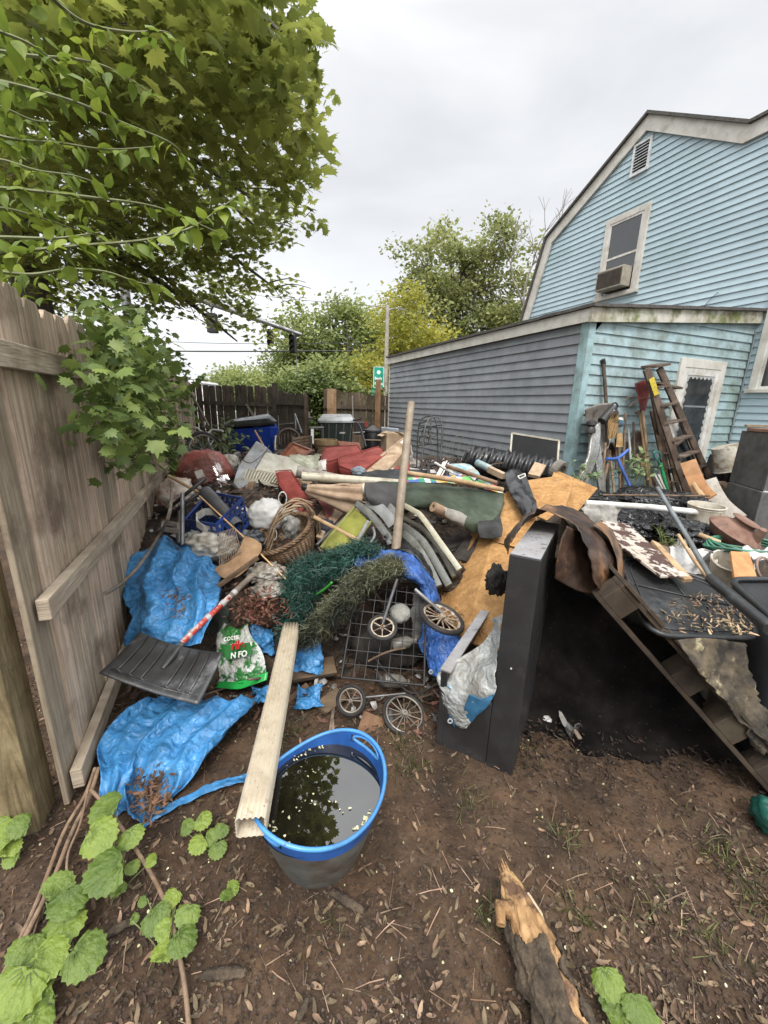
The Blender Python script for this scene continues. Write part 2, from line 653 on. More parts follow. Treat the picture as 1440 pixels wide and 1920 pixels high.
m_blue = mat('light_blue_vinyl', (.345, .445, .49), (.395, .50, .545), rough=.5, grime=.18, scale=1.4, rnd=.06, c3=(.27, .38, .40), s3=.9, lo3=.5, hi3=.8, stretch=(1, 1, .5))
m_bluedirty = mat('mildewed_blue_vinyl', (.265, .365, .39), (.315, .415, .44), rough=.55, scale=1.4, rnd=.06, c3=(.13, .18, .13), s3=2.3, lo3=.50, hi3=.78)
m_grey = mat('grey_vinyl', (.185, .20, .218), (.225, .24, .255), rough=.42, grime=.4, scale=1.3, rnd=.05, c3=(.13, .15, .16), s3=1.2, lo3=.5, hi3=.75)
m_white = mat('weathered_white_trim', (.58, .56, .51), (.48, .46, .41), grime=.5, rough=.6, scale=5, c3=(.26, .25, .19), s3=3, lo3=.55, hi3=.75)
m_mold = mat('mossy_white_trim', (.54, .52, .46), (.44, .43, .36), rough=.65, scale=7, c3=(.17, .19, .07), s3=4.5, lo3=.48, hi3=.62)
m_bluetrim = mat('blue_corner_trim', (.25, .37, .39), (.30, .43, .45), rough=.5, scale=4, c3=(.15, .22, .22), s3=3, lo3=.5, hi3=.7, stretch=(1, 1, .3))
m_shingle = mat('asphalt_shingle', (.05, .047, .043), (.11, .10, .09), rough=.95, scale=30, bump=.8)
m_wall = mat('wall_board', (.25, .25, .25), rough=.8)
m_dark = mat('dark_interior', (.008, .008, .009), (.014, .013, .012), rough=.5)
m_glass = mat('window_glass', (.012, .014, .016), (.02, .022, .024), rough=.04, grime=.0, spec=1.0, coat=1)

# house: gable wall in the plane through C2 along DV
house = thing('blue_house', C2 + V((0, 0, 0)), 'pale blue clapboard two-storey house with a gambrel gable and white rake boards', 'house')
gp = [(-2.2, .1), (4.42, .1), (4.31, 3.23), (3.81, 4.72), (1.97, 5.73), (.54, 4.88), (-2.2, 4.88)]
mb = MB()
siding(mb, C2, DV, -NV, gp, c=.087, z0=.06)
mb.build('wall_siding', m_blue, house, smooth=None)
back = [C2 + DV * s_ + V((0, 0, z_)) + NV * .03 for s_, z_ in gp]
MB().slab(back, .15, toward=CAM - C2).build('wall', m_wall, house)
# rake boards, fascia and roof edge
edge = [(4.36, 2.6), (4.31, 3.23), (3.81, 4.72), (1.97, 5.73), (.54, 4.88), (-2.2, 4.88)]
def wp(s_, z_, o_=0.0): return C2 + DV * s_ - NV * o_ + V((0, 0, z_))
def inset(P, k):
    o = []
    for i, p in enumerate(P):
        a = P[max(i - 1, 0)]; b = P[min(i + 1, len(P) - 1)]
        d1 = V((p[0] - a[0], p[1] - a[1], 0)) if i else V((b[0] - p[0], b[1] - p[1], 0))
        d2 = V((b[0] - p[0], b[1] - p[1], 0)) if i < len(P) - 1 else d1
        n1 = V((-d1.y, d1.x, 0)).normalized(); n2 = V((-d2.y, d2.x, 0)).normalized()
        m_ = (n1 + n2).normalized()
        o.append((p[0] + m_.x * k / max(.4, m_.dot(n1)), p[1] + m_.y * k / max(.4, m_.dot(n1))))
    return o
ins, outs = inset(edge, .17), inset(edge, -.035)
mb = MB()
for i in range(len(edge) - 1):
    a = [wp(*edge[i], .02), wp(*edge[i + 1], .02), wp(*ins[i + 1], .02), wp(*ins[i], .02)]
    b = [p - NV * .035 for p in a]
    mb.hexa(a, b)
mb.build('rake_board', m_white, house)
mb = MB()
for i in range(len(edge) - 1):
    a = [wp(*edge[i], .10), wp(*edge[i + 1], .10), wp(*outs[i + 1], .10), wp(*outs[i], .10)]
    b = [p + NV * 7 for p in a]
    mb.hexa(a, b)
mb.build('roof', m_shingle, house)
# attic vent
def onw(u, v, o_=0.0):
    p = onp(u, v, C2, NV) - NV * o_
    return p
def wrect(mb, s0, s1, z0, z1, o0, o1):
    """a box on the gable wall, from o0 to o1 proud of it"""
    return mb.box(wp(s0, z0, o0), DV * (s1 - s0), V((0, 0, z1 - z0)), -NV * (o1 - o0))
vt = MB()
for a in ((1.86, 1.89, 5.04, 5.40), (2.12, 2.15, 5.04, 5.40), (1.86, 2.15, 5.01, 5.04), (1.86, 2.15, 5.40, 5.43)):
    wrect(vt, *a, .0, .045)
ventf = vt.build('attic_vent', mat('white_vinyl', (.60, .62, .62), (.52, .54, .54), rough=.5), house)
vb = MB()
wrect(vb, 1.89, 2.12, 5.04, 5.40, .0, .019)
vb.build('vent_backing', m_dark, ventf)
lv = MB()
for k in range(9):
    z_ = 5.045 + k * .0395
    lv.add([wp(1.89, z_, .043), wp(2.12, z_, .043), wp(2.12, z_ + .022, .021), wp(1.89, z_ + .022, .021), wp(1.89, z_ + .004, .03), wp(2.12, z_ + .004, .03)], [(0, 1, 2, 3), (0, 4, 5, 1)])
lv.build('louver', MATS['white_vinyl'], ventf)
# upstairs window with air conditioner
def window(name, s0, s1, z0, z1, parent, sash=.52, tw=.085):
    f = MB()
    wrect(f, s0, s0 + tw, z0, z1, 0, .045); wrect(f, s1 - tw, s1, z0, z1, 0, .045)
    wrect(f, s0 + tw, s1 - tw, z1 - tw, z1, 0, .045); wrect(f, s0 - .02, s1 + .02, z0 - .045, z0, 0, .07)
    fr = f.build(name, m_white, parent, bevel=.004)
    g = MB()
    a, b, c, d_ = s0 + tw, s1 - tw, z0, z1 - tw
    wrect(g, a, b, c, d_, .0, .0255)
    g.build('pane', m_glass, fr)
    k = MB()
    t = .032
    zm = c + (d_ - c) * sash
    wrect(k, a, a + t, c, d_, .026, .038); wrect(k, b - t, b, c, d_, .026, .038)
    for z_ in (c, zm - t / 2, d_ - t): wrect(k, a + t, b - t, z_, z_ + t, .026, .038)
    k.build('sash', mat('white_paint', (.62, .61, .58), (.52, .51, .48), rough=.55), fr)
    return fr
wu = window('window', 1.70, 2.46, 3.36, 4.54, house)
wl_ = window('window', -1.05, -.10, 1.82, 3.05, house)
mb = MB()
wrect(mb, 1.84, 2.33, 3.43, 3.72, .03, .22)
ac = mb.build('air_conditioner', mat('beige_metal', (.36, .33, .27), (.28, .25, .20), rough=.5, scale=4, c3=(.12, .08, .05), s3=6, lo3=.6, hi3=.75), house, bevel=.008)
mb = MB()
wrect(mb, 1.86, 2.31, 3.455, 3.695, .22, .223)
mb.build('rear_grille', mat('brown_grille', (.09, .07, .055), (.15, .12, .09), rough=.6, scale=60, stretch=(1, 1, 3)), ac)
mb = MB()
for k in range(14):
    z_ = 3.46 + k * .0165
    wrect(mb, 1.865, 2.305, z_, z_ + .005, .224, .228)
wrect(mb, 2.15, 2.28, 3.655, 3.675, .226, .230)
mb.build('fin', mat('dark_fin', (.05, .04, .035), rough=.5), ac)
# cable on the wall, down pipe at the inner corner
mb = MB().tube([onw(1313, 588, .03), onw(1330, 566, .03), onw(1348, 549, .03), onw(1352, 551, .05)], .0035, 6)
mb.build('cable', m_dark, house)
mb = MB().tube([C2 - NV * .03 - DV * .03 + V((0, 0, z_)) for z_ in (.2, 1.2, 2.5)], .011, 6)
mb.build('corner_cable', mat('grey_cable', (.2, .24, .25), rough=.6), house)

# shed: one storey lean-to
shed = thing('lean_to_shed', C1, 'low lean-to shed, grey siding on its long side and mildewed blue siding beside the door', 'shed')
LS = (S0 - C1).dot(DV) + .05
FW = (C2 - C1).dot(NV)
zt0, zt1 = 2.36, 2.62
mb = siding(MB(), C1, DV, -NV, [(0.03, .1), (LS, .1), (LS, zt0), (.03, zt0)], c=.1, z0=.07)
mb.build('side_siding', m_grey, shed)
mb = siding(MB(), C1, NV, -DV, [(0.06, .1), (FW, .1), (FW, zt1), (.06, zt0)], c=.1, z0=.07)
mb.build('front_siding', m_bluedirty, shed)
mb = MB().box(C1 + NV * .03 + DV * .03 + V((0, 0, .05)), NV * (FW - .08), DV * (LS - .08), V((0, 0, zt0 - .1)))
mb.build('wall', m_wall, shed)
mb = MB()
mb.box(C1 - NV * .022 - DV * .022 + V((0, 0, .1)), NV * .085, DV * .022, V((0, 0, zt0 - .1)))
mb.box(C1 - NV * .022 + V((0, 0, .1)), NV * .022, DV * .085, V((0, 0, zt0 - .1)))
mb.build('corner_board', m_bluetrim, shed)
mb = MB().box(C1 + DV * LS - NV * .02 + V((0, 0, .1)), DV * .05, NV * .05, V((0, 0, zt0 - .1)))
mb.build('corner_board', m_white, shed)
up = V((0, 0, 1))
fa = lambda s_, t_, z_: C1 + NV * s_ + DV * t_ + V((0, 0, z_))
mb = MB().hexa([fa(-.06, -.06, zt0 - .005), fa(-.06, LS + .05, zt0 - .005), fa(-.035, LS + .05, zt0 - .005), fa(-.035, -.06, zt0 - .005)],
               [fa(-.06, -.06, zt0 + .115), fa(-.06, LS + .05, zt0 + .115), fa(-.035, LS + .05, zt0 + .115), fa(-.035, -.06, zt0 + .115)])
mb.build('fascia', m_white, shed)
mb = MB().hexa([fa(-.065, -.063, zt0 - .015), fa(FW - .02, -.063, zt1 - .03), fa(FW - .02, -.03, zt1 - .03), fa(-.065, -.03, zt0 - .015)],
               [fa(-.065, -.063, zt0 + .12), fa(FW - .02, -.063, zt1 + .10), fa(FW - .02, -.03, zt1 + .10), fa(-.065, -.03, zt0 + .12)])
mb.build('fascia', m_mold, shed)
mb = MB()
n_ = 40                                                             # roof sheet with a slightly ragged edge
A, B = [], []
for i in range(n_ + 1):
    s_ = -.085 + (FW + .08) * i / n_
    z_ = zt0 + .121 + (zt1 - zt0 - .02) * max(0, s_) / FW
    e_ = .008 * noise.noise(V((s_ * 9, 0, 0)))
    A.append(fa(s_, -.10 + e_, z_ + e_)); B.append(fa(s_, LS + .1, z_))
mb.grid([A, B])
mb.grid([[p + up * .03 for p in A], [p + up * .03 for p in B]])
mb.grid([A, [p + up * .03 for p in A]])
l0 = [fa(-.085, -.10 + (LS + .2) * i / 40, zt0 + .121 + .01 * noise.noise(V((i * .9, 3, 0)))) for i in range(41)]
mb.grid([l0, [p + up * .03 for p in l0]])
mb.build('roof', m_shingle, shed)

# shed door: white frame, dark glass, lace edge
dn = -DV
def dp(s_, z_, o_=0.0): return C1 + NV * s_ + dn * o_ + V((0, 0, z_))
def drect(mb, s0, s1, z0, z1, o0, o1): return mb.box(dp(s0, z0, o0), NV * (s1 - s0), V((0, 0, z1 - z0)), dn * (o1 - o0))
mb = MB()
D0, D1, DT, DB = 1.43, 2.27, 2.12, .35
drect(mb, D0, D0 + .09, DB, DT, 0, .04); drect(mb, D1 - .09, D1, DB, DT, 0, .04); drect(mb, D0 + .09, D1 - .09, DT - .1, DT, 0, .04)
dfr = mb.build('door_frame', m_white, shed, bevel=.004)
mb = MB()
a, b = D0 + .09, D1 - .09
drect(mb, a, a + .07, DB, DT - .1, 0, .034); drect(mb, b - .07, b, DB, DT - .1, 0, .034)
drect(mb, a + .07, b - .07, DT - .18, DT - .1, 0, .034); drect(mb, a + .07, b - .07, DB, .78, 0, .034)
door = mb.build('door', MATS['white_paint'], shed, bevel=.003)
mb = drect(MB(), a + .07, b - .07, .78, DT - .18, 0, .0250)
mb.build('door_glass', mat('door_glass_dark', (.014, .015, .016), (.05, .055, .058), rough=.12, spec=.35, scale=2.5), door)
mb = MB()                                                           # scalloped lace along the top and sides of the glass
gx0, gx1, gz1, gz0 = a + .07, b - .07, DT - .18, .80
for k in range(7):
    s0 = gx0 + (gx1 - gx0) * k / 7; s1 = gx0 + (gx1 - gx0) * (k + 1) / 7
    pts = [dp(s0, gz1, .029), dp(s1, gz1, .029)] + [dp(s1 + (s0 - s1) * t_ / 6, gz1 - .012 - .03 * math.sin(math.pi * t_ / 6), .029) for t_ in range(7)]
    mb.slab(pts, .002)
for side in (0, 1):
    for k in range(14):
        z0_, z1_ = gz0 + (gz1 - gz0) * k / 14, gz0 + (gz1 - gz0) * (k + 1) / 14
        e_ = gx0 if side == 0 else gx1
        sg = 1 if side == 0 else -1
        pts = [dp(e_, z1_, .0280), dp(e_, z0_, .0280)] + [dp(e_ + sg * (.018 + .03 * math.sin(math.pi * t_ / 5)), z0_ + (z1_ - z0_) * t_ / 5, .0280) for t_ in range(6)]
        mb.slab(pts, .002)
mb.build('lace_trim', mat('lace', (.42, .43, .42), (.32, .33, .33), rough=.9, scale=80), door)
mb = drect(MB(), D0 + .22, D1 - .22, 1.58, 1.60, .0255, .0275)
mb.build('glazing_bar', m_grey, door)

# ---------------------------------------------------------------- left fence
def woodmat(name, a, b, c=None, stretch=(1, 1, .12), scale=26, rough=.85, rnd=.12, s3=2.0, **k):
    return mat(name, a, b, rough=rough, scale=scale, stretch=stretch, bump=.5, bscale=70, rnd=rnd, c3=c, s3=s3, dist=.6, **k)
m_pick = woodmat('weathered_pine', (.27, .21, .145), (.53, .435, .32), (.20, .15, .10), grime=.3, scale=48, stretch=(1, 1, .045), rnd=.36, s3=3.2)
m_rail = woodmat('weathered_rail', (.29, .235, .17), (.45, .38, .29), (.20, .15, .10), grime=.4, stretch=(.14, .14, 1.6), scale=22)
m_post = mat('treated_post', (.11, .085, .040), (.25, .195, .105), rough=.8, scale=9, stretch=(2.6, 2.6, .22), dist=3.2, bump=.4, bscale=50)
def fpt(s_, z_, o_=0.0): return F0 + FD * s_ + FN * o_ + V((0, 0, z_))
def picket(mb, p0, d, n, w_, z0, z1, th=.018, ear=.035, r=None, lean=0.0):
    """dog-eared board; p0 at its lower left, n towards the viewer"""
    q = [(0, z0), (w_, z0), (w_, z1 - ear), (w_ - ear * .7, z1), (ear * .7, z1), (0, z1 - ear)]
    pts = [p0 + d * (s_ + lean * z_) + V((0, 0, z_)) for s_, z_ in q]
    mb.slab(pts, th, r=R() if r is None else r, toward=n)
fence = thing('weathered_fence', F0, 'tall weathered grey brown picket fence down the left side with three rails', 'fence')
FL = (FE - F0).length
mb = MB()
s_ = 0.0
while s_ < FL:
    w_ = .136 + U(-.004, .004)
    off = random.choice((-.007, 0, .006)) + U(-.003, .003)
    picket(mb, fpt(s_, 0, off), FD, FN, w_, U(.01, .03) + .16 * smooth01(s_, .5, 5), 1.845 + U(-.015, .015), lean=U(-.002, .002))
    s_ += w_ + U(.004, .014)
mb.build('picket_panel', m_pick, fence, bevel=.002, seg=1)
for z_, s0, hh in ((1.62, -.4, .08), (.80, 0.035, .076), (.10, 0.02, .085)):
    zz = z_
    mb = MB()
    a, b = fpt(s0, zz, .006 + .019), fpt(FL, zz + (.13 if z_ < .3 else 0), .025)
    mb.bar(a, b, .038, hh)
    mb.build('rail', m_rail, fence, bevel=.003)
mb = MB().cbox(fpt(-.005, .72, -.118), .10, .14, 1.65, Rz(math.degrees(math.atan2(-FD.x, FD.y)) ) )
mb.build('post', m_post, fence, bevel=.004)
for s_ in (2.4, 4.85, 7.3):
    MB().cbox(fpt(s_, .85, -.1), .09, .09, 1.8, Rz(math.degrees(math.atan2(-FD.x, FD.y)))).build('post', m_post, fence)

# ---------------------------------------------------------------- back fence, gate, right fence
m_bf = woodmat('dark_wet_wood', (.028, .021, .015), (.075, .058, .042), (.04, .04, .025), rnd=.25)
m_bf2 = woodmat('brown_wet_wood', (.055, .040, .026), (.115, .085, .055), (.05, .05, .03), rnd=.25)
m_new = woodmat('new_tan_wood', (.24, .15, .08), (.34, .23, .13), rnd=.1)
BN = V((0, -1, 0))
BX = V((1, 0, 0))
def backrun(name, u0, u1, zt_, Y0, Y1, m, label, w_=.125, gap=.016, rails=(.6, 1.45), zb=.2, extra=None, zt2=None):
    a, b = at(u0, 745, Y0), at(u1, 745, Y1)
    a.z = b.z = 0
    d = (b - a).normalized(); ln = (b - a).length
    n = V((d.y, -d.x, 0))
    t = thing(name, a, label, 'gate' if 'gate' in name else 'fence')
    mb = MB()
    s_ = 0
    while s_ < ln - .03:
        z_ = zt_ + ((zt2 or zt_) - zt_) * s_ / ln
        picket(mb, a + d * s_, d, n, w_, zb, z_ + U(-.02, .02), ear=.028, lean=U(-.006, .006))
        s_ += w_ + U(gap * .3, gap * 1.7)
    mb.build('picket_panel', m, t)
    for z_ in rails:
        MB().bar(a + n * .02 + up * z_, b + n * .02 + up * z_, .036, .085).build('rail', m, t)
    return t, a, b, d, n
t, a, b, d, n = backrun('dark_picket_fence', 345, 516, 1.835, 9.0, 9.05, m_bf, 'dark wet picket fence across the back between the pale fence and the gate')
MB().cbox(b + up * 1.03, .10, .10, 1.75).build('post', m_bf, t)
MB().box(a + d * .35 + n * .045 + up * .45, d * 1.45, n * .02, up * .42).build('repair_board', m_bf, t)
MB().bar(a + d * 1.35 + n * .06 + up * 1.45, a + d * 1.62 + n * .06 + up * 1.0, .02, .045).build('brace', mat('grey_batten', (.2, .18, .16), rough=.8), t)
t, a, b, d, n = backrun('plank_gate', 517, 573, 1.74, 8.85, 8.3, m_bf, 'nearly black plank gate standing ajar beside the dark fence', w_=.12, gap=.004, rails=(.55, 1.5), zt2=1.66)
MB().cbox(b + up * .95, .05, .05, 1.5).build('gate_stile', m_bf2, t)
t, a, b, d, n = backrun('brown_picket_fence', 606, 733, 1.80, 9.0, 9.25, m_bf2, 'brown picket fence with a fresh tan patch between the ivy and the grey shed', zt2=1.69)
MB().bar(a - d * .02 + n * .02 + up * .3, a - d * .02 + n * .02 + up * 1.82, .07, .07).build('post', woodmat('pale_grey_post', (.16, .13, .10), (.26, .22, .17), rnd=0), t)
MB().box(a + d * .08 + n * .03 + up * .75, d * .2, n * .02, up * 1.07).build('patch_board', m_new, t)
MB().box(a + d * .12 + n * .052 + up * 1.18, d * .42, n * .02, up * .12).build('patch_board', m_new, t)
MB().cbox(at(708, 775, 9.0) + V((0, -.02, -.25)), .115, .09, 1.9).build('post', woodmat('orange_brown_post', (.16, .085, .04), (.24, .14, .07), rnd=0), t)
MB().tube([at(661, 742, 9.0), at(662, 790, 9.0)], .014, 6).build('conduit', mat('pale_pole', (.3, .28, .25), rough=.6), t)
# ---------------------------------------------------------------- vegetation
rng = np.random.default_rng(11)
def scatter(name, tv, tf, pos, rot, sc_, m, parent=None, rnd=None, smooth=False, origin=None):
    """many small copies of one leaf outline joined into one foliage mesh"""
    tv = np.array(tv, float); n = len(pos); k = len(tv)
    pos = np.array(pos, float); sc_ = np.array(sc_, float)
    o0 = WL[parent.name] if parent is not None else V(origin if origin is not None else pos.mean(0))
    vs = np.einsum('nij,kj->nki', rot, tv) * sc_.reshape(n, -1)[:, None, :1] + pos[:, None, :] - np.array(o0)
    vs = vs.reshape(-1, 3)
    me = bpy.data.meshes.new(name)
    lt = np.array([len(f) for f in tf]); flat = np.concatenate([np.array(f) for f in tf])
    me.vertices.add(len(vs)); me.vertices.foreach_set('co', vs.ravel())
    nl = len(flat)
    me.loops.add(nl * n)
    me.loops.foreach_set('vertex_index', (flat[None, :] + (np.arange(n) * k)[:, None]).ravel().astype(np.int32))
    me.polygons.add(len(tf) * n)
    ls = np.concatenate([[0], np.cumsum(lt)[:-1]])
    me.polygons.foreach_set('loop_start', (ls[None, :] + (np.arange(n) * nl)[:, None]).ravel().astype(np.int32))
    me.polygons.foreach_set('loop_total', np.tile(lt, n).astype(np.int32))
    if rnd is None: rnd = rng.random(n)
    a = me.attributes.new('rnd', 'FLOAT', 'FACE')
    a.data.foreach_set('value', np.repeat(rnd, len(tf)))
    me.materials.append(m)
    me.update(calc_edges=True)
    if smooth: me.polygons.foreach_set('use_smooth', [True] * len(me.polygons))
    o = bpy.data.objects.new(name, me)
    col.objects.link(o)
    if parent is not None:
        o.parent = parent
    else:
        o.location = o0
    WL[o.name] = V(o0)
    return o
def rots(n, up_bias=1.0, droop=None):
    """random leaf frames: x across, y along the leaf, z normal; up_bias tilts normals upward"""
    z = rng.normal(size=(n, 3)); z[:, 2] = np.abs(z[:, 2]) + up_bias
    z /= np.linalg.norm(z, axis=1)[:, None]
    y = rng.normal(size=(n, 3))
    if droop is not None: y = y + np.array(droop)
    y -= z * (y * z).sum(1)[:, None]
    y /= np.linalg.norm(y, axis=1)[:, None]
    x = np.cross(y, z)
    return np.stack([x, y, z], axis=2)
def fan(P, cz=.0, curl=.25):
    vs = [(0, .35, cz)] + [(x, y, -curl * (x * x + (y - .35) ** 2)) for x, y in P]
    n = len(P)
    return vs, [(0, 1 + i, 1 + (i + 1) % n) for i in range(n)]
half = [(.04, 0), (.22, .02), (.42, -.06), (.36, .14), (.56, .30), (.40, .36), (.54, .60), (.30, .54), (.24, .72), (.12, .66)]
MAPLE = fan(half + [(0, 1.0)] + [(-x, y) for x, y in reversed(half)], .0, .3)
hh = [(.0, .0), (.14, .06), (.25, .2), (.29, .38), (.25, .56), (.15, .76), (.06, .9)]
OVATE = fan(hh + [(0, 1.04)] + [(-x, y) for x, y in reversed(hh[1:])], .04, .45)
QUAD = ([(-.35, 0, 0), (.35, .1, -.04), (.25, .75, -.12), (0, 1, -.16), (-.3, .6, -.08)], [(0, 1, 2, 3, 4)])
def leafmat(name, c1, c2, tr=.35, rough=.5, rnd=.35, scale=3, c3=None, **k):
    return mat(name, c1, c2, rough=rough, scale=scale, trans=tr, rnd=rnd, spec=.4, c3=c3, **k)
m_maple = leafmat('maple_leaf', (.145, .18, .04), (.26, .30, .065), tr=.58, scale=1.2)
m_vineleaf = leafmat('light_vine_leaf', (.12, .19, .025), (.22, .30, .045), tr=.45, scale=2.5)
m_darkvine = leafmat('broad_vine_leaf', (.08, .13, .03), (.17, .24, .06), tr=.32, scale=3)
m_bark = mat('bark', (.045, .038, .03), (.10, .085, .065), rough=.9, scale=10, stretch=(1, 1, .25), bump=.7)
m_twig = mat('green_twig', (.10, .12, .04), (.16, .17, .07), rough=.6)

# big maple overhanging the fence from the left: trunk and limbs stand beyond the fence
trunk0 = V((-5.2, 6.3, 0))
maple = thing('maple_tree', trunk0, 'big dark green maple whose leafy crown fills the upper left of the picture', 'tree')
mb = MB()
tp = [trunk0 + V((0, 0, -.1)), trunk0 + V((.1, 0, 1.6)), trunk0 + V((.15, -.1, 3.4)), trunk0 + V((.3, -.2, 5.6)), trunk0 + V((.5, -.3, 8.0))]
mb.tube(tp, [.30, .24, .20, .14, .05], 14)
mb.build('trunk', m_bark, maple, smooth=60)
SIL = [(-260, -200), (590, -200), (575, 0), (606, 25), (618, 75), (600, 110), (612, 160), (635, 185), (612, 215), (596, 238), (620, 262), (632, 300), (634, 330), (612, 325),
       (598, 350), (588, 385), (606, 402), (614, 430), (588, 440), (560, 462), (520, 470), (488, 470), (510, 500), (560, 512), (600, 535), (590, 556), (565, 562), (560, 580), (520, 572), (505, 560),
       (480, 558), (490, 590), (520, 625), (545, 650), (520, 672), (500, 668), (470, 640), (440, 626), (400, 622), (370, 606), (340, 596), (330, 620), (290, 625), (240, 600), (150, 600), (-260, 560)]
def crownY(v, j=0.0):
    return 2.55 + 3.9 * smooth01(v, 60, 620) + j
limbs = MB()
ends = []
for (u, v) in [(600, 60), (560, 200), (610, 300), (560, 380), (560, 430), (590, 540), (520, 640), (450, 580), (380, 500), (420, 300), (300, 150), (250, 350), (380, 80), (480, 120), (330, 430), (150, 60), (120, 250), (200, 500)]:
    e = at(u - 75, v, crownY(v, 1.0))
    k = R()
    base = tp[2].lerp(tp[4], .1 + .85 * (1 - v / 640))
    m1 = base.lerp(e, .4) + V((U(-.2, .2), U(-.3, .3), U(.1, .5)))
    m2 = base.lerp(e, .75) + V((U(-.1, .1), U(-.2, .2), U(.1, .3)))
    pts = spline([base, m1, m2, e], 5)
    limbs.tube(pts, [.07 * (1 - i / len(pts)) + .008 for i in range(len(pts))], 7)
    for _ in range(7):
        i = random.randrange(4, len(pts))
        q = pts[i] + V((U(-.7, .7), U(-.7, .7), U(-.45, .3)))
        if not (pix(q) and inpoly(*pix(q), SIL)): continue
        limbs.tube(spline([pts[i], pts[i].lerp(q, .5) + V((0, 0, .06)), q], 3), [.013, .012, .010, .008, .006, .005, .004][:7], 5)
limbs.build('limb', m_bark, maple, smooth=60)
pos, rnd = [], []
def in_sil(p, poly):
    q = pix(p)
    return q is not None and inpoly(q[0], q[1], poly)
# sprays: flat drooping layers of leaves, with gaps left between them
N0 = 0
while N0 < 900:
    u, v = U(-240, 640), U(-190, 665)
    if not inpoly(u, v, SIL) or R() > (crownY(v) / 6.2) ** 1.3: continue
    N0 += 1
    c = at(u, v, crownY(v, U(-.25, 2.3)))
    t = R()
    out_ = V((U(.2, 1), U(-1, .3), U(-.45, 0))).normalized()
    side = out_.cross(up).normalized()
    edge_ = sum(not inpoly(u + a_, v + b_, SIL) for a_, b_ in ((45, 0), (0, 45), (30, 30), (60, -20), (25, 55)))
    if edge_ and R() < .16 * edge_: continue
    for _ in range(31 - 3 * edge_):
        p = c + out_ * random.gauss(0, .26) + side * random.gauss(0, .20) + up * random.gauss(0, .055)
        if in_sil(p, SIL) and p.y > 1.9:
            pos.append(p); rnd.append(min(1, max(0, t * .6 + R() * .4)))
pos = np.array([tuple(p) for p in pos])
n = len(pos)
scatter('foliage', *MAPLE, pos, rots(n, 1.1, (.5, -.5, -.8)), rng.uniform(.06, .115, n), m_maple, maple, np.array(rnd))

def shoot_tree(name, label, paths, spread, m_l, leaf, size, sp, seed_pts, base, cat='tree', dr=(0, 0, -1.4), nrm=.35, rad0=.007):
    t = thing(name, base, label, cat)
    st = MB()
    P, Q = [], []
    for path in paths:
        pts = spline(path, 8)
        st.tube(pts, [rad0 * (1 - .75 * i / len(pts)) for i in range(len(pts))], 5)
        acc = 0
        for a, b in zip(pts, pts[1:]):
            L_ = (b - a).length
            acc += L_
            while acc > sp:
                acc -= sp
                q = a.lerp(b, R())
                P.append(q + V((U(-1, 1), U(-1, 1), U(-.6, .1))) * .012)
    st.build('stem', m_twig, t, smooth=60)
    for c, n_, sr in seed_pts:
        for _ in range(n_):
            P.append(c + V((random.gauss(0, sr), random.gauss(0, sr), random.gauss(0, sr * .8))))
    n_ = len(P)
    scatter('foliage', *leaf, [tuple(p) for p in P], rots(n_, nrm, dr), rng.uniform(size * .65, size * 1.25, n_), m_l, t)
    return t
def pp(L_, Y0, Y1=None):
    Y1 = Y1 or Y0
    return [at(u, v, Y0 + (Y1 - Y0) * i / (len(L_) - 1)) for i, (u, v) in enumerate(L_)]
paths = [pp([(40, -60), (110, 8), (165, 45), (240, 60), (310, 60), (335, 82)], 1.5, 1.8),
         pp([(-40, 90), (60, 105), (150, 112), (220, 135), (300, 187)], 1.7, 2.0),
         pp([(-60, 140), (50, 165), (150, 195), (225, 228), (320, 268), (350, 302)], 1.5, 1.9),
         pp([(-60, 350), (30, 355), (170, 370), (280, 385), (350, 410), (432, 447)], 1.5, 2.0),
         pp([(-60, 480), (0, 475), (130, 462), (270, 450), (355, 428), (400, 400), (452, 362)], 1.35, 1.8),
         pp([(-60, 500), (50, 515), (130, 505), (200, 510), (260, 530), (306, 536)], 1.5, 1.8),
         pp([(-60, 448), (0, 445), (100, 447), (160, 440), (190, 435)], 1.4, 1.6),
         pp([(-60, 240), (30, 262), (110, 268), (200, 280), (290, 275)], 1.7, 2.0),
         pp([(-60, 40), (0, 60), (60, 85), (120, 130)], 1.4, 1.6), pp([(-80, 300), (0, 300), (70, 320), (140, 330), (200, 350)], 1.6, 1.8),
         pp([(-80, 400), (0, 390), (80, 410), (140, 430)], 1.6, 1.8), pp([(-80, 180), (0, 200), (60, 225), (110, 230)], 1.6, 1.9)]
seeds = []
for _ in range(60):
    u, v = U(-120, 190), U(-60, 575)
    if u < 200 - abs(v - 300) * .15:
        seeds.append((at(u, v, U(1.75, 2.5)), 8, .07))
shoot_tree('arching_shrub', 'bright yellow green shrub with long arching shoots in front of the dark maple, upper left', paths, 0, m_vineleaf, OVATE, .062, .021, seeds, V((-2.6, 2.0, 0)))

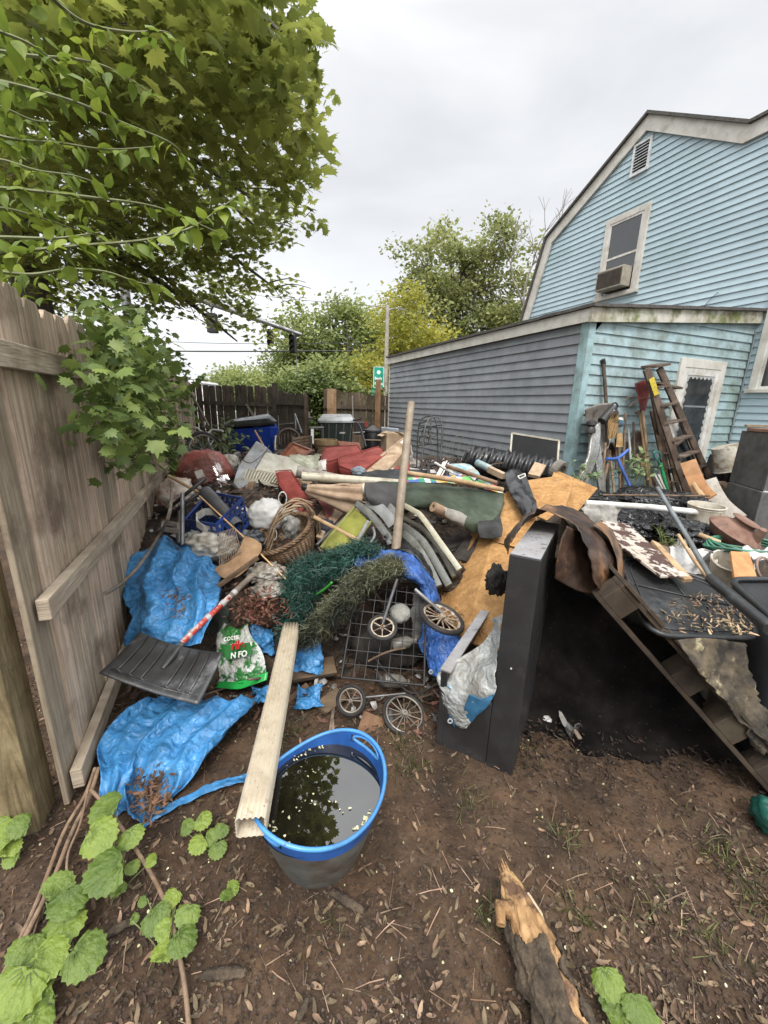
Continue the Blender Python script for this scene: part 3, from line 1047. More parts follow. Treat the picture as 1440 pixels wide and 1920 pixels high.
# broad leaved vine hanging over the fence
def fr(u, v, o_): # a point o_ metres off the fence on the yard side
    p = onp(u, v, F0 + FN * o_, FN)
    return p
VP = [(205, 600), (240, 605), (300, 640), (345, 690), (330, 740), (345, 800), (355, 830), (310, 850), (270, 862), (225, 855), (205, 825), (195, 790), (190, 720), (195, 650)]
seeds = []
k = 0
while k < 95:
    u, v = U(160, 365), U(560, 865)
    if not inpoly(u, v, VP): continue
    if v > 745 and u > 290 and R() < .6: continue
    k += 1
    seeds.append((fr(u, v, U(.04, .28)), 13, .075))
for _ in range(16): seeds.append((fr(U(185, 280), U(575, 630), U(-.10, .12)), 8, .06))
vp = [[fr(u, v, o_) for u, v, o_ in L_] for L_ in [
    [(160, 650, .05), (210, 690, .12), (260, 740, .15), (300, 800, .16), (325, 860, .14), (318, 905, .1)],
    [(205, 640, .05), (260, 680, .1), (300, 720, .2), (345, 735, .25), (385, 700, .2)],
    [(230, 700, .1), (270, 770, .2), (310, 830, .2), (322, 880, .15), (318, 960, .06)],
    [(200, 780, .1), (240, 830, .12), (250, 870, .1), (220, 890, .03)],
    [(325, 905, .1), (318, 940, .1), (300, 985, .08)], [(325, 880, .1), (350, 872, .25), (375, 860, .3)], [(270, 760, .1), (315, 765, .25), (335, 800, .3), (325, 880, .15)]]]
shoot_tree('climbing_vine', 'broad leaved green vine spilling over the weathered fence', vp, 0, m_darkvine, MAPLE, .062, .032, seeds, fpt(1.3, 0, .1), 'vine', dr=(.2, -.4, -1.2), nrm=.55, rad0=.006)

# trees beyond the yard
def tree(name, label, base, H, crown, nclump, per, leaf, m_l, trunk_r=.3, group=None, csize=.5, limbs=26, lean=(0, 0)):
    base = V(base)
    t = thing(name, base, label, 'tree', group)
    tk = MB()
    top = base + V((lean[0], lean[1], H * .8))
    tpts = spline([base, base.lerp(top, .4) + V((U(-.2, .2), 0, 0)), top], 5)
    tk.tube(tpts, [trunk_r * (1 - .85 * i / len(tpts)) for i in range(len(tpts))], 8)
    cl = []
    for _ in range(nclump):
        c, r_ = random.choices(crown, [r2[0] * r2[1] * r2[2] for _c, r2 in crown])[0]
        while True:
            d = V((U(-1, 1), U(-1, 1), U(-1, 1)))
            if .25 < d.length < 1: break
        d = d.normalized() * (.35 + .65 * R() ** .6)
        cl.append(base + V(c) + V((d.x * r_[0], d.y * r_[1], d.z * r_[2])))
    for c in random.sample(cl, min(limbs, len(cl))):
        a = random.choice(tpts[2:-1])
        mid = a.lerp(c, .5) + V((0, 0, -.05 * (c - a).length))
        tk.tube(spline([a, mid, c], 3), [trunk_r * .25 * (1 - i / 7.5) for i in range(7)], 5)
    tk.build('trunk', m_bark, t)
    P, Q = [], []
    for c in cl:
        q = R()
        for _ in range(per):
            P.append((c.x + random.gauss(0, csize), c.y + random.gauss(0, csize), c.z + random.gauss(0, csize * .7)))
            Q.append(min(1, max(0, q * .65 + R() * .35)))
    n_ = len(P)
    scatter('crown', *QUAD, P, rots(n_, .6), rng.uniform(leaf * .7, leaf * 1.3, n_), m_l, t, np.array(Q))
    return t
ml_a = leafmat('oak_leaf', (.21, .25, .09), (.32, .35, .14), tr=.5, scale=.3)
ml_b = leafmat('far_green_leaf', (.20, .26, .09), (.31, .36, .13), tr=.5, scale=.3)
ml_c = leafmat('yellow_green_leaf', (.30, .32, .05), (.44, .43, .09), tr=.5, scale=.3)
ml_d = leafmat('ivy_leaf', (.07, .11, .03), (.17, .22, .06), tr=.3, scale=.6)
def gp_(u, Y): # a ground point under image column u, Y metres ahead
    p = at(u, 760, Y); p.z = 0; return p
tree('tall_oak_tree', 'tall airy oak rising above the shed roof, sky showing through its crown', gp_(850, 27), 13,
     [((-.8, 0, 9.3), (3.4, 3, 2.5)), ((1.6, 0, 9.3), (3.2, 3, 2.7)), ((-2.8, 0, 7.4), (2.6, 2.4, 1.9)), ((3.2, 0, 6.8), (2.2, 2.4, 2.6)), ((0, 0, 6.0), (4.4, 3, 2.6)), ((1, 0, 3.8), (4.5, 3, 2.2)), ((-4.3, 0, 8.4), (1.1, 1, .7))],
     230, 125, .20, ml_a, .33, csize=.46, limbs=60)
tree('round_green_tree', 'rounded mid green tree between the traffic signal and the tall oak', gp_(620, 33), 10.5,
     [((0, 0, 6.0), (4.2, 3, 3.0)), ((-1.8, 0, 4.0), (3.6, 3, 2.6)), ((2.2, 0, 7.2), (2.2, 2, 2.0)), ((2.8, 0, 4.6), (3.2, 3, 3))], 180, 120, .25, ml_b, .28, csize=.6, limbs=14)
tree('leaning_yellow_tree', 'yellow green tree beside the utility pole', gp_(735, 21), 8,
     [((-.7, 0, 2.9), (1.5, 1.6, 1.9)), ((.8, 0, 4.6), (1.8, 1.6, 2.4)), ((1.6, 0, 2.6), (2.0, 1.6, 2.2))], 75, 130, .15, ml_c, .16, csize=.42, limbs=14)
tree('low_pale_tree', 'low pale green tree behind the dark picket fence', gp_(505, 36), 6,
     [((0, 0, 2.8), (3.6, 3, 1.7)), ((2.8, 0, 3.4), (3, 3, 2.0)), ((-2.8, 0, 2.2), (2.4, 2, 1.3))], 90, 100, .25, ml_b, .2, csize=.5, limbs=8)
tree('far_shrubby_tree', 'far hazy tree low on the skyline beyond the dark fence', gp_(430, 60), 7,
     [((0, 0, 3.2), (3.2, 3, 2.4)), ((4.5, 0, 3.2), (4.6, 3, 2.6))], 60, 70, .5, ml_b, .2, csize=.8, limbs=8)
tree('ivy_hedge', 'ivy covered hedge mounded over the gap beside the gate', gp_(592, 9.9), 2.4,
     [((0, 0, 1.05), (.50, .35, 1.05)), ((-.25, 0, 1.75), (.9, .35, .28)), ((.7, .1, 1.75), (1.0, .3, .25)), ((0, .2, 2.0), (.45, .3, .2))], 120, 90, .075, ml_d, .04, csize=.13, limbs=20)
tree('wide_green_tree', 'wide green tree with dense foliage filling in behind the ivy hedge', gp_(650, 24), 7.2,
     [((-2, 0, 2.2), (4.0, 2, 1.7)), ((1.8, 0, 2.5), (3.2, 2, 2.1)), ((3.9, .5, 3.2), (2.6, 2, 2.5))], 120, 120, .19, ml_b, .12, csize=.33, limbs=10)
bare = thing('bare_tree', gp_(975, 24), 'bare dead tree with crooked grey branches at the house gable', 'tree')
mb = MB()
def branch(a, d, L_, r_, dep):
    b = a + d * L_
    mid = a.lerp(b, .5) + V((U(-.1, .1), U(-.1, .1), U(-.05, .1))) * L_
    mb.tube(spline([a, mid, b], 3), [r_ * (1 - .45 * i / 6) for i in range(7)], 6)
    if dep:
        for _ in range(2 if R() < .6 else 3):
            nd = (d + V((U(-.75, .75), U(-.3, .3), U(-.25, .55)))).normalized()
            branch(b, nd, L_ * U(.55, .8), r_ * .55, dep - 1)
random.seed(31)
branch(WL[bare.name], V((.06, 0, 1)).normalized(), 4.6, .2, 0)
for dx in (-.28, .1, .32): branch(WL[bare.name] + V((.28, 0, 4.5)), V((dx, 0, 1)).normalized(), 2.6, .12, 4)
mb.build('trunk', mat('grey_bark', (.20, .18, .16), (.30, .27, .24), rough=.9, scale=6), bare)
random.seed(5)

# ---------------------------------------------------------------- street beyond
m_pole = mat('pole_wood', (.30, .27, .23), (.38, .35, .30), rough=.8, scale=6, stretch=(1, 1, .1))
m_galv = mat('galvanised_steel', (.16, .165, .17), (.22, .225, .23), rough=.45, metal=.6)
Yp = 18
a = at(722, 760, Yp); a.z = 0; b_ = at(727, 572, Yp)
t = thing('utility_pole', a, 'pale wooden utility pole with a small lamp arm at its top', 'utility pole')
MB().tube([a, b_], [.105, .075], 10).build('pole', m_pole, t, smooth=60)
q = at(727, 582, Yp)
MB().tube([q, q + V((.3, 0, .08)), q + V((.5, 0, .06))], [.025, .02, .02], 6).build('lamp_arm', m_galv, t)
MB().cbox(q + V((.6, 0, .05)), .24, .1, .05, Ry(8)).build('lamp_head', m_galv, t)
MB().tube([at(690, 573, Yp), at(727, 576, Yp)], .02, 6).build('crossarm', m_pole, t)
Yt = 14
t = thing('traffic_signal_mast', V((at(300, 560, Yt).x, Yt, 0)), 'steel mast arm reaching from the maple leaves and carrying two dark signals', 'traffic light')
A0, A1 = at(230, 510, Yt), at(566, 628, Yt)
MB().tube([A0, A0.lerp(A1, .5), A1], [.13, .10, .06], 10).build('mast_arm', m_galv, t, smooth=60)
MB().tube([V((A0.x, Yt, 0)), A0 + V((0, 0, .2))], [.16, .13], 10).build('pole', m_galv, t, smooth=60)
m_sig = mat('signal_black', (.015, .016, .015), (.03, .03, .03), rough=.5)
for (u, v, s_) in ((549, 645, 1.0), (507, 633, .85)):
    c = at(u, v, Yt - .1)
    h = MB().cbox(c, .22 * s_, .2 * s_, .56 * s_).build('signal_head', m_sig, t, bevel=.02)
    k = MB()
    for i in (-1, 0, 1):
        k.lathe(c + V((0, -.1 * s_, i * .18 * s_)), (0, -1, 0), [(.075 * s_, 0), (.085 * s_, .12)], 12, closed=False)
        k.lathe(c + V((0, -.1 * s_, i * .18 * s_)), (0, -1, 0), [(.07 * s_, 0), (.05 * s_, .03), (.0, .035)], 12)
    k.build('visor', m_sig, h)
    MB().tube([c + V((0, 0, .27 * s_)), V((c.x, Yt, A0.z + (A1.z - A0.z) * (c.x - A0.x) / (A1.x - A0.x)))], .02, 6).build('hanger', m_galv, t)
t = tag(MB().tube([at(553, 586, Yt), at(555, 640, Yt), V((at(555, 640, Yt).x, Yt, 0))], [.012, .012, .02], 6).build('thin_pole', m_galv), 'thin upright pole rising just past the end of the mast arm', 'pole')
c = at(398, 606, 12)
t = thing('hanging_signal', c, 'dark traffic signal half hidden by the lowest maple leaves', 'traffic light')
MB().cbox(c, .26, .2, .5).build('signal_head', m_sig, t, bevel=.02)
MB().tube([c + V((0, 0, .25)), c + V((0, 0, 1.3))], .02, 6).build('hanger', m_galv, t)
for i, (v0, v1, u1, Yc, lab) in enumerate(((640, 655, 640, 22, 'thick black cable sagging across the pale sky under the maple'), (556, 574, 728, 29, 'thin wire running to the top of the utility pole'), (612, 640, 560, 22, 'thin upper wire crossing the sky above the thick cable'))):
    a, m_, b = at(60, v0 + (14 if i != 1 else 0), Yc), at(420, v1 + 4, Yc), at(u1 + (300 if i != 1 else 0), v1, Yc)
    if i == 1: a, m_, b = at(400, 545, Yc), at(570, 563, Yc), at(727, 576, Yc)
    tag(MB().tube(spline([a, m_, b], 8), .035 if i == 0 else .014, 5).build('overhead_wire', m_dark), lab, 'wire')
# green road sign
m_green = mat('sign_green', (.0, .27, .18), (.0, .31, .21), rough=.5)
m_signw = mat('sign_white', (.8, .82, .8), (.75, .78, .76), rough=.5)
Ys = 17
def text(body, size, M_, m, parent, name='lettering', ext=.001, bold=0):
    cu = bpy.data.curves.new(name, 'FONT')
    cu.body = body; cu.size = size; cu.extrude = ext; cu.align_x = 'CENTER'; cu.align_y = 'CENTER'; cu.offset = bold
    o = bpy.data.objects.new('tmp', cu); col.objects.link(o)
    bpy.context.view_layer.update()
    me = bpy.data.meshes.new_from_object(o.evaluated_get(bpy.context.evaluated_depsgraph_get()))
    bpy.data.objects.remove(o)
    mb = MB()
    mb.add([M_ @ v.co for v in me.vertices], [tuple(p.vertices) for p in me.polygons])
    bpy.data.meshes.remove(me)
    return mb.build(name, m, parent)
c = at(710, 708, Ys)
t = thing('road_sign', V((c.x, c.y, 0)), 'green road sign with white border and blurred white lettering above the fence by the shed', 'sign')
pn = MB().cbox(c, .44, .03, .84).build('sign_panel', m_green, t, bevel=.012)
bd = MB()
for dx, dz, sx_, sz_ in ((0, .40, .42, .018), (0, -.40, .42, .018), (-.2, 0, .018, .80), (.2, 0, .018, .80)): bd.cbox(c + V((dx, -.017, dz)), sx_, .008, sz_)
bd.build('border', m_signw, pn)
MB().lathe(c + V((0, -.015, .2)), (0, -1, 0), [(.075, 0), (.075, .006)], 18).build('route_shield', m_signw, pn)
bd = MB()                                                           # far off the words read only as rows of strokes
for dz, wds in ((-.04, (.05, .04, .04, .05, .03, .04)), (-.24, (.05, .03, .05, .04, .03, .04, .04))):
    x_ = -.16
    for k_, ww in enumerate(wds):
        hh_ = .12 if k_ == 0 or k_ == 4 else .085
        bd.cbox(c + V((x_ + ww / 2, -.017, dz + hh_ / 2 - .05)), ww * .8, .006, hh_)
        x_ += ww + .008
bd.build('lettering', m_signw, pn)
pn = MB().cbox(at(706, 735, Ys) + V((-.02, .05, 0)), .36, .03, .42).build('lower_panel', m_green, t, bevel=.012)
MB().tube([V((c.x, c.y + .08, 0)), c + V((0, .08, .3))], .035, 8).build('post', m_galv, t)
# white van roof showing past the fence corner
c = at(388, 727, 13); c.z = 0
t = thing('white_van', c, 'white van with roof bars parked beyond the far corner of the fences', 'van')
m_van = mat('white_car_paint', (.72, .72, .70), (.66, .66, .64), rough=.25, coat=.6)
zt = at(388, 716, 13).z
mb = MB()
mb.hexa([c + V((-2.2, -.9, .35)), c + V((.62, -.9, .35)), c + V((.62, .9, .35)), c + V((-2.2, .9, .35))], [c + V((-2.2, -.9, 1.2)), c + V((.62, -.9, 1.2)), c + V((.62, .9, 1.2)), c + V((-2.2, .9, 1.2))])
mb.hexa([c + V((-2.1, -.88, 1.2)), c + V((.55, -.88, 1.2)), c + V((.55, .88, 1.2)), c + V((-2.1, .88, 1.2))], [c + V((-2.0, -.75, zt)), c + V((.05, -.75, zt)), c + V((.05, .75, zt)), c + V((-2.0, .75, zt))])
mb.build('body', m_van, t, bevel=.06, seg=3)
MB().hexa([c + V((.565, -.7, 1.22)), c + V((.57, -.7, 1.24)), c + V((.57, .7, 1.24)), c + V((.565, .7, 1.22))], [c + V((.085, -.62, zt - .08)), c + V((.10, -.62, zt - .06)), c + V((.10, .62, zt - .06)), c + V((.085, .62, zt - .08))]).build('windscreen', m_glass, t)
for y in (-.6, .6): MB().tube([c + V((-1.8, y, zt + .07)), c + V((-.2, y, zt + .07))], .025, 6).build('roof_rail', m_dark, t)
for x in (-1.6, 0.1):
    for y in (-.88, .88): MB().lathe(c + V((x, y - .1, .33)), (0, 1, 0), [(.2, 0), (.33, .02), (.33, .18), (.2, .2)], 20).build('wheel', m_dark, t)
# ---------------------------------------------------------------- dumped things
PYT = [(790, 6.6), (810, 6.0), (830, 5.2), (850, 4.6), (870, 4.2), (900, 3.75), (950, 3.25), (1000, 2.85), (1050, 2.55), (1100, 2.3), (1150, 2.15), (1200, 2.0), (1280, 1.85), (1400, 1.5)]
def PY(v):
    if v <= PYT[0][0]: return PYT[0][1]
    for a, b in zip(PYT, PYT[1:]):
        if v < b[0]: return a[1] + (b[1] - a[1]) * (v - a[0]) / (b[0] - a[0])
    return PYT[-1][1]
def pa(u, v, dy=0.0): return at(u, v, PY(v) + dy)
def P3(L_, dy=0.0): return [pa(*q[:2], dy + (q[2] if len(q) > 2 else 0)) for q in L_]
def A3(L_): return [at(*q) for q in L_]
def one(mb, name, m, label, cat, group=None, **k):
    return tag(mb.build(name, m, **k), label, cat, group)
def low(pts): 
    return V((sum(p.x for p in pts) / len(pts), sum(p.y for p in pts) / len(pts), min(p.z for p in pts)))
m_tarp = mat('blue_tarp', (.03, .165, .39), (.065, .26, .53), rough=.38, scale=5, bump=.35, bscale=45, c3=(.05, .12, .22), s3=5, lo3=.54, hi3=.72, crump=.9, cs=9)
m_tarp2 = mat('deep_blue_tarp', (.02, .07, .26), (.05, .15, .45), rough=.38, scale=5, bump=.35, bscale=45, crump=.9, cs=11)
m_silver = mat('silver_tarp', (.30, .31, .31), (.42, .44, .43), rough=.36, metal=.12, crump=.7, cs=11, scale=6, bump=.3, bscale=60, c3=(.16, .18, .18), s3=7, lo3=.55, hi3=.7)
m_blackp = mat('black_plastic', (.008, .008, .009), (.018, .018, .02), rough=.25, scale=6, bump=.25, bscale=30)
m_blackb = mat('black_bag_plastic', (.008, .008, .009), (.018, .018, .02), rough=.2, scale=6, bump=.2, bscale=30, crump=1, cs=9)
m_blackm = mat('black_metal', (.012, .012, .013), (.03, .028, .026), rough=.45, scale=8)
m_gun = mat('grey_metal', (.12, .12, .125), (.20, .20, .205), rough=.4, metal=.5, scale=7)
m_bam = mat('tan_wood', (.34, .22, .12), (.46, .32, .18), rough=.6, scale=7, stretch=(1, 1, .3), c3=(.20, .12, .06), s3=9, lo3=.55, hi3=.7)
m_bam2 = mat('brown_wood', (.09, .055, .032), (.17, .11, .065), rough=.75, scale=10, c3=(.05, .035, .022), s3=7)
m_oldw = mat('old_grey_wood', (.12, .10, .08), (.22, .185, .15), rough=.85, scale=14, bump=.4)
m_red = mat('red_upholstery', (.19, .030, .024), (.27, .05, .038), rough=.85, scale=4, bump=.35, bscale=260, c3=(.11, .03, .022), s3=3, lo3=.52, hi3=.75)
m_card = mat('cardboard', (.34, .245, .16), (.42, .31, .21), rough=.85, scale=5, c3=(.22, .15, .09), s3=4, stretch=(1, 1, 1))
m_cream = mat('cream_plastic', (.48, .45, .37), (.56, .53, .45), rough=.45, scale=4, c3=(.28, .25, .19), s3=5, lo3=.56, hi3=.75)
m_whitep = mat('white_plastic', (.62, .61, .58), (.52, .51, .48), rough=.4, scale=5, c3=(.33, .30, .24), s3=6, lo3=.56, hi3=.74)
m_bagw = mat('white_bag', (.55, .54, .52), (.66, .65, .63), rough=.35, scale=5, trans=.25, bump=.3, bscale=30, c3=(.35, .32, .26), s3=6, lo3=.55, hi3=.8)
m_clear = mat('cloudy_bag', (.20, .18, .15), (.36, .33, .29), rough=.22, scale=9, bump=.5, bscale=40, c3=(.07, .055, .04), s3=8, lo3=.48, hi3=.62)
m_osb = mat('particle_board', (.30, .155, .050), (.42, .235, .085), rough=.8, scale=34, bump=.5, bscale=60, c3=(.17, .085, .032), s3=5, lo3=.52, hi3=.75)
m_rubber = mat('rubber', (.015, .015, .015), (.03, .028, .026), rough=.75)
m_rim = mat('cream_rim', (.38, .32, .24), (.46, .40, .32), rough=.5, c3=(.14, .075, .04), s3=26, lo3=.46, hi3=.58)
m_wick = mat('wicker', (.085, .048, .026), (.19, .115, .06), rough=.65, scale=16, c3=(.25, .17, .10), s3=9, lo3=.52, hi3=.7)
m_dgreen = mat('dark_green_cloth', (.022, .032, .022), (.045, .058, .040), rough=.7, scale=5)
m_greyp = mat('grey_green_plastic', (.10, .105, .095), (.16, .165, .15), rough=.42, scale=4, c3=(.06, .055, .04), s3=5)

# --- blue tub with black water
TC = V((-.178, 1.03, 0)); TB = V((-.192, 1.065, .0))
hdir = math.atan2(.30, .28)
def rimz(a): return .288 + .046 * (.5 + .5 * math.cos(2 * (a - hdir)))
def rimr(a): return .208 + .014 * math.cos(2 * (a - hdir))
m_tub = mat('blue_rubber', (.012, .085, .34), (.02, .12, .42), rough=.38, scale=5, c3=(.02, .09, .30), s3=10, lo3=.55, hi3=.8)
m_tubd = mat('muddy_grey_blue_rubber', (.075, .085, .085), (.12, .115, .10), rough=.65, scale=6, c3=(.06, .045, .032), s3=7, lo3=.45, hi3=.65)
t = thing('rubber_tub', TB, 'round blue flexible tub full of black water under the end of the cream downspout', 'tub')
nA = 96
def tubring(f, dr=0.0, dz=0.0):
    L_ = []
    for k in range(nA):
        a = 2 * math.pi * k / nA
        r_ = .140 + (rimr(a) - .140) * f ** .85 + dr
        c_ = TB.lerp(TC, f)
        L_.append(V((c_.x + r_ * math.cos(a), c_.y + r_ * math.sin(a), rimz(a) * f + dz)))
    return L_
def ishole(k, f0, f1):
    for h in (hdir, hdir + math.pi):
        a = (2 * math.pi * k / nA - h + math.pi) % (2 * math.pi) - math.pi
        if abs(a) < .30 and f0 > .86 and f1 < .965: return True
    return False
fs_ = [0, .2, .4, .6, .66, .72, .78, .84, .87, .90, .93, .96, .985, 1.0]
m1, m2 = MB(), MB()
for side, dr in ((0, 0), (1, -.006)):
    rings = [tubring(f, dr) for f in fs_]
    for i in range(len(fs_) - 1):
        for k in range(nA):
            if ishole(k, fs_[i], fs_[i + 1]): continue
            q = [rings[i][k], rings[i][(k + 1) % nA], rings[i + 1][(k + 1) % nA], rings[i + 1][k]]
            (m2 if fs_[i] < .77 and side == 0 else m1).add(q, [(0, 1, 2, 3)])
m2.add(tubring(0, 0, .002), [tuple(range(nA))])
def weld(o):
    bm = bmesh.new(); bm.from_mesh(o.data); bmesh.ops.remove_doubles(bm, verts=bm.verts, dist=.0004); bm.to_mesh(o.data); bm.free()
    o.data.polygons.foreach_set('use_smooth', [True] * len(o.data.polygons)); return o
weld(m1.build('wall', m_tub, t)); weld(m2.build('muddy_lower_wall', m_tubd, t))
rp = tubring(1.0, -.003); rp += rp[:2]
MB().tube(rp, .0065, 8, cap=False).build('rim', mat('light_blue_rim', (.045, .20, .48), (.07, .25, .55), rough=.35), t, smooth=180)
for h in (hdir, hdir + math.pi):
    loop = []
    for i in range(32):
        q = 2 * math.pi * i / 32
        a = h + .315 * math.cos(q) * (1 if abs(math.cos(q)) < .9 else .99); f = .915 + .05 * math.sin(q)
        r_ = .140 + (rimr(a) - .140) * f ** .85 - .003; c_ = TB.lerp(TC, f)
        loop.append(V((c_.x + r_ * math.cos(a), c_.y + r_ * math.sin(a), rimz(a) * f)))
    MB().tube(loop + loop[:2], .0055, 6, cap=False).build('handle', MATS['light_blue_rim'], t, smooth=180)
wz = .262
f = wz / .30
m_water = mat('dark_water', (.006, .005, .004), (.008, .007, .005), rough=.01, spec=1.0)
for l_ in list(m_water.node_tree.nodes['Principled BSDF'].inputs['Roughness'].links): m_water.node_tree.links.remove(l_)
m_water.node_tree.nodes['Principled BSDF'].inputs['IOR'].default_value = 1.6
one(MB().add([V((TB.lerp(TC, f).x + (.140 + (rimr(2 * math.pi * k / nA) - .14) * f ** .85 - .004) * math.cos(2 * math.pi * k / nA), TB.lerp(TC, f).y + (.140 + (rimr(2 * math.pi * k / nA) - .14) * f ** .85 - .004) * math.sin(2 * math.pi * k / nA), wz)) for k in range(nA)], [tuple(range(nA))]),
    'water', m_water, 'still black water filling the blue tub and mirroring the leaves', 'water')
# floating petals and seeds along the water's edge
Pq = []
for _ in range(85):
    a = random.choice([3.3, 3.6, 3.9, 4.2, 5.6, 5.75, 2.4, 1.9]) + U(-.22, .22)
    r_ = U(.165, .185) if R() < .8 else U(.03, .14)
    Pq.append((TC.x + r_ * math.cos(a), TC.y + .005 + r_ * math.sin(a), wz + .003))
m_petal = mat('petal', (.40, .42, .22), (.55, .52, .35), rough=.8, rnd=.4)
tag(scatter('floating_petals', *QUAD, Pq, rots(len(Pq), 3), rng.uniform(.005, .012, len(Pq)), m_petal), 'pale petals and seeds floating at the edge of the tub water', 'petals', kind='stuff')

# --- corrugated downspout lying from the pile to the tub
def spout():
    a0, a1 = at(470, 1552, .86), at(546, 1178, 1.93)
    d = (a1 - a0).normalized()
    x = d.cross(up).normalized(); y = x.cross(d).normalized()
    if y.z < 0: y = -y; 
    W_, H_ = .038, .030
    sec = []
    def edge_(p, q, n, amp):
        for i in range(n):
            s_ = i / n
            o_ = amp * (0.5 - 0.5 * math.cos(2 * math.pi * i * 5 / n)) if n > 6 else 0
            nx, ny = (q[1] - p[1]), -(q[0] - p[0]); l_ = math.hypot(nx, ny)
            sec.append((p[0] + (q[0] - p[0]) * s_ - nx / l_ * o_, p[1] + (q[1] - p[1]) * s_ - ny / l_ * o_))
    edge_((-W_, H_), (-W_, -H_), 20, -.004); edge_((-W_, -H_), (W_, -H_), 20, -.004); edge_((W_, -H_), (W_, H_), 20, -.004); edge_((W_, H_), (-W_, H_), 30, -.008)
    mb = MB(); k = len(sec); L_ = (a1 - a0).length
    rows = []
    for i in range(16):
        c = a0 + d * L_ * i / 15 + up * -.01 * math.sin(math.pi * i / 15)
        rows.append([c + x * s_ + y * t_ for s_, t_ in sec])
    vs = [p for r_ in rows for p in r_]
    mb.add(vs, [(i * k + j, i * k + (j + 1) % k, (i + 1) * k + (j + 1) % k, (i + 1) * k + j) for i in range(15) for j in range(k)])
    return mb
m_spout = mat('cream_aluminium', (.50, .44, .335), (.42, .36, .27), rough=.5, scale=6, c3=(.25, .18, .11), s3=30, lo3=.60, hi3=.72)
one(spout(), 'downspout', m_spout, 'cream corrugated rectangular downspout lying from the artificial branches onto the blue tub', 'downspout', smooth=40, solid=.0015)

# --- grey metal desk on end
f3 = V((.57, 1.347, 0))
fd = V((-.307, .171, 0)).normalized(); fn_ = V((fd.y, -fd.x, 0))
if fn_.y > 0: fn_ = -fn_                        # towards the camera
bd_ = -fn_                                      # into the pile
def onf(u, v): return onp(u, v, f3, fn_)
ztop = onf(1020, 1052).z
wcol = (onf(955, 1040) - f3).dot(fd); wlow = (onf(818, 1380) - f3).dot(fd)
zlow = onf(838, 1262).z
pk = gz(1055, 985, ztop); dep = (pk - f3).dot(bd_)
dep = max(.2, dep)
m_desk = mat('dark_grey_enamel', (.022, .022, .023), (.033, .033, .034), rough=.33, scale=3, c3=(.055, .048, .040), s3=7, lo3=.56, hi3=.78)
m_desktop = mat('grey_enamel', (.27, .27, .28), (.34, .34, .35), rough=.3, scale=4, c3=(.10, .095, .09), s3=26, lo3=.60, hi3=.66)
desk = thing('metal_desk', f3, 'tall dark grey metal desk standing on end with the silver tarp on its low part', 'desk')
def dk(s_, t_, z_): return f3 + fd * s_ + bd_ * t_ + up * z_
mb = MB().hexa([dk(0, 0, -.02), dk(wcol, 0, -.02), dk(wcol, dep, -.02), dk(0, dep, -.02)], [dk(0, 0, ztop), dk(wcol, 0, ztop), dk(wcol, dep, ztop), dk(0, dep, ztop)])
mb.build('column', m_desk, desk, bevel=.004)
MB().hexa([dk(.003, .003, ztop + .001), dk(wcol - .003, .003, ztop + .001), dk(wcol - .003, dep, ztop + .001), dk(.003, dep, ztop + .001)], [dk(.003, .003, ztop + .004), dk(wcol - .003, .003, ztop + .004), dk(wcol - .003, dep, ztop + .004), dk(.003, dep, ztop + .004)]).build('upper_face', m_desktop, desk)
mb = MB()
mb.box(dk(wcol + .001, 0, -.02), fd * (wlow - wcol - .03), bd_ * .02, up * (zlow * .86))
mb.box(dk(wlow - .03, 0, -.02), fd * .03, bd_ * (dep * 1.2), up * (zlow + .02))
mb.build('low_wing', m_desk, desk, bevel=.003)
MB().box(dk(wlow - .045, .0, zlow + .001), fd * .05, bd_ * (dep * 1.2), up * .012).build('wing_edge', m_desktop, desk, bevel=.003)
MB().lathe(dk(wcol * .5, 0, ztop * .52), fn_, [(.004, 0), (.004, .002)], 8).build('bolt', m_whitep, desk)
mb = MB()
for z_ in (.60, .56, .52): mb.box(dk(0, .05, ztop * z_), -fd * .001, bd_ * .008, up * .022)
mb.build('slot', m_dark, desk)

# --- silver tarp draped on the low wing
S = [[(545 + 395, 1150, 1.62), (925, 1160, 1.60), (948, 1150, 1.50)],
     [(905, 1205, 1.60), (922, 1225, 1.56), (938, 1225, 1.46)],
     [(828, 1258, 1.56), (880, 1262, 1.50), (930, 1262, 1.40)],
     [(826, 1290, 1.52), (875, 1310, 1.44), (928, 1300, 1.38)],
     [(838, 1330, 1.51), (868, 1350, 1.45), (905, 1325, 1.42)],
     [(846, 1356, 1.50), (862, 1364, 1.46), (874, 1362, 1.45)]]
one(cloth([A3(r_) for r_ in S], 9, .022, 14, .5, 2), 'silver_tarp', m_silver, 'crumpled silver and blue tarp bunched against the dark metal desk', 'tarp', smooth=180, solid=.0015)
o = bpy.data.objects['silver_tarp']
S = [[(880, 1300, 1.42), (905, 1308, 1.40), (928, 1300, 1.375)], [(868, 1335, 1.445), (890, 1335, 1.41), (915, 1322, 1.385)], [(865, 1352, 1.46), (874, 1360, 1.455), (880, 1355, 1.44)]]
cloth([A3(r_) for r_ in S], 6, .008, 18, .5, 5).build('blue_underside', mat('faded_blue_tarp', (.03, .13, .26), (.06, .20, .36), rough=.4), o, smooth=180, solid=.0015)
MB().torus(at(844, 1352, 1.455), (0, -1, .3), .009, .0035, 18, 6).build('grommet', m_silver, o, smooth=180)
S = [[(826, 1262, 1.53), (842, 1285, 1.50)], [(832, 1310, 1.515), (850, 1322, 1.475)], [(840, 1345, 1.505), (852, 1365, 1.46)]]
cloth([A3(r_) for r_ in S], 6, .006, 18, .5, 5).build('blue_strip', MATS['faded_blue_tarp'], o, smooth=180, solid=.0015)

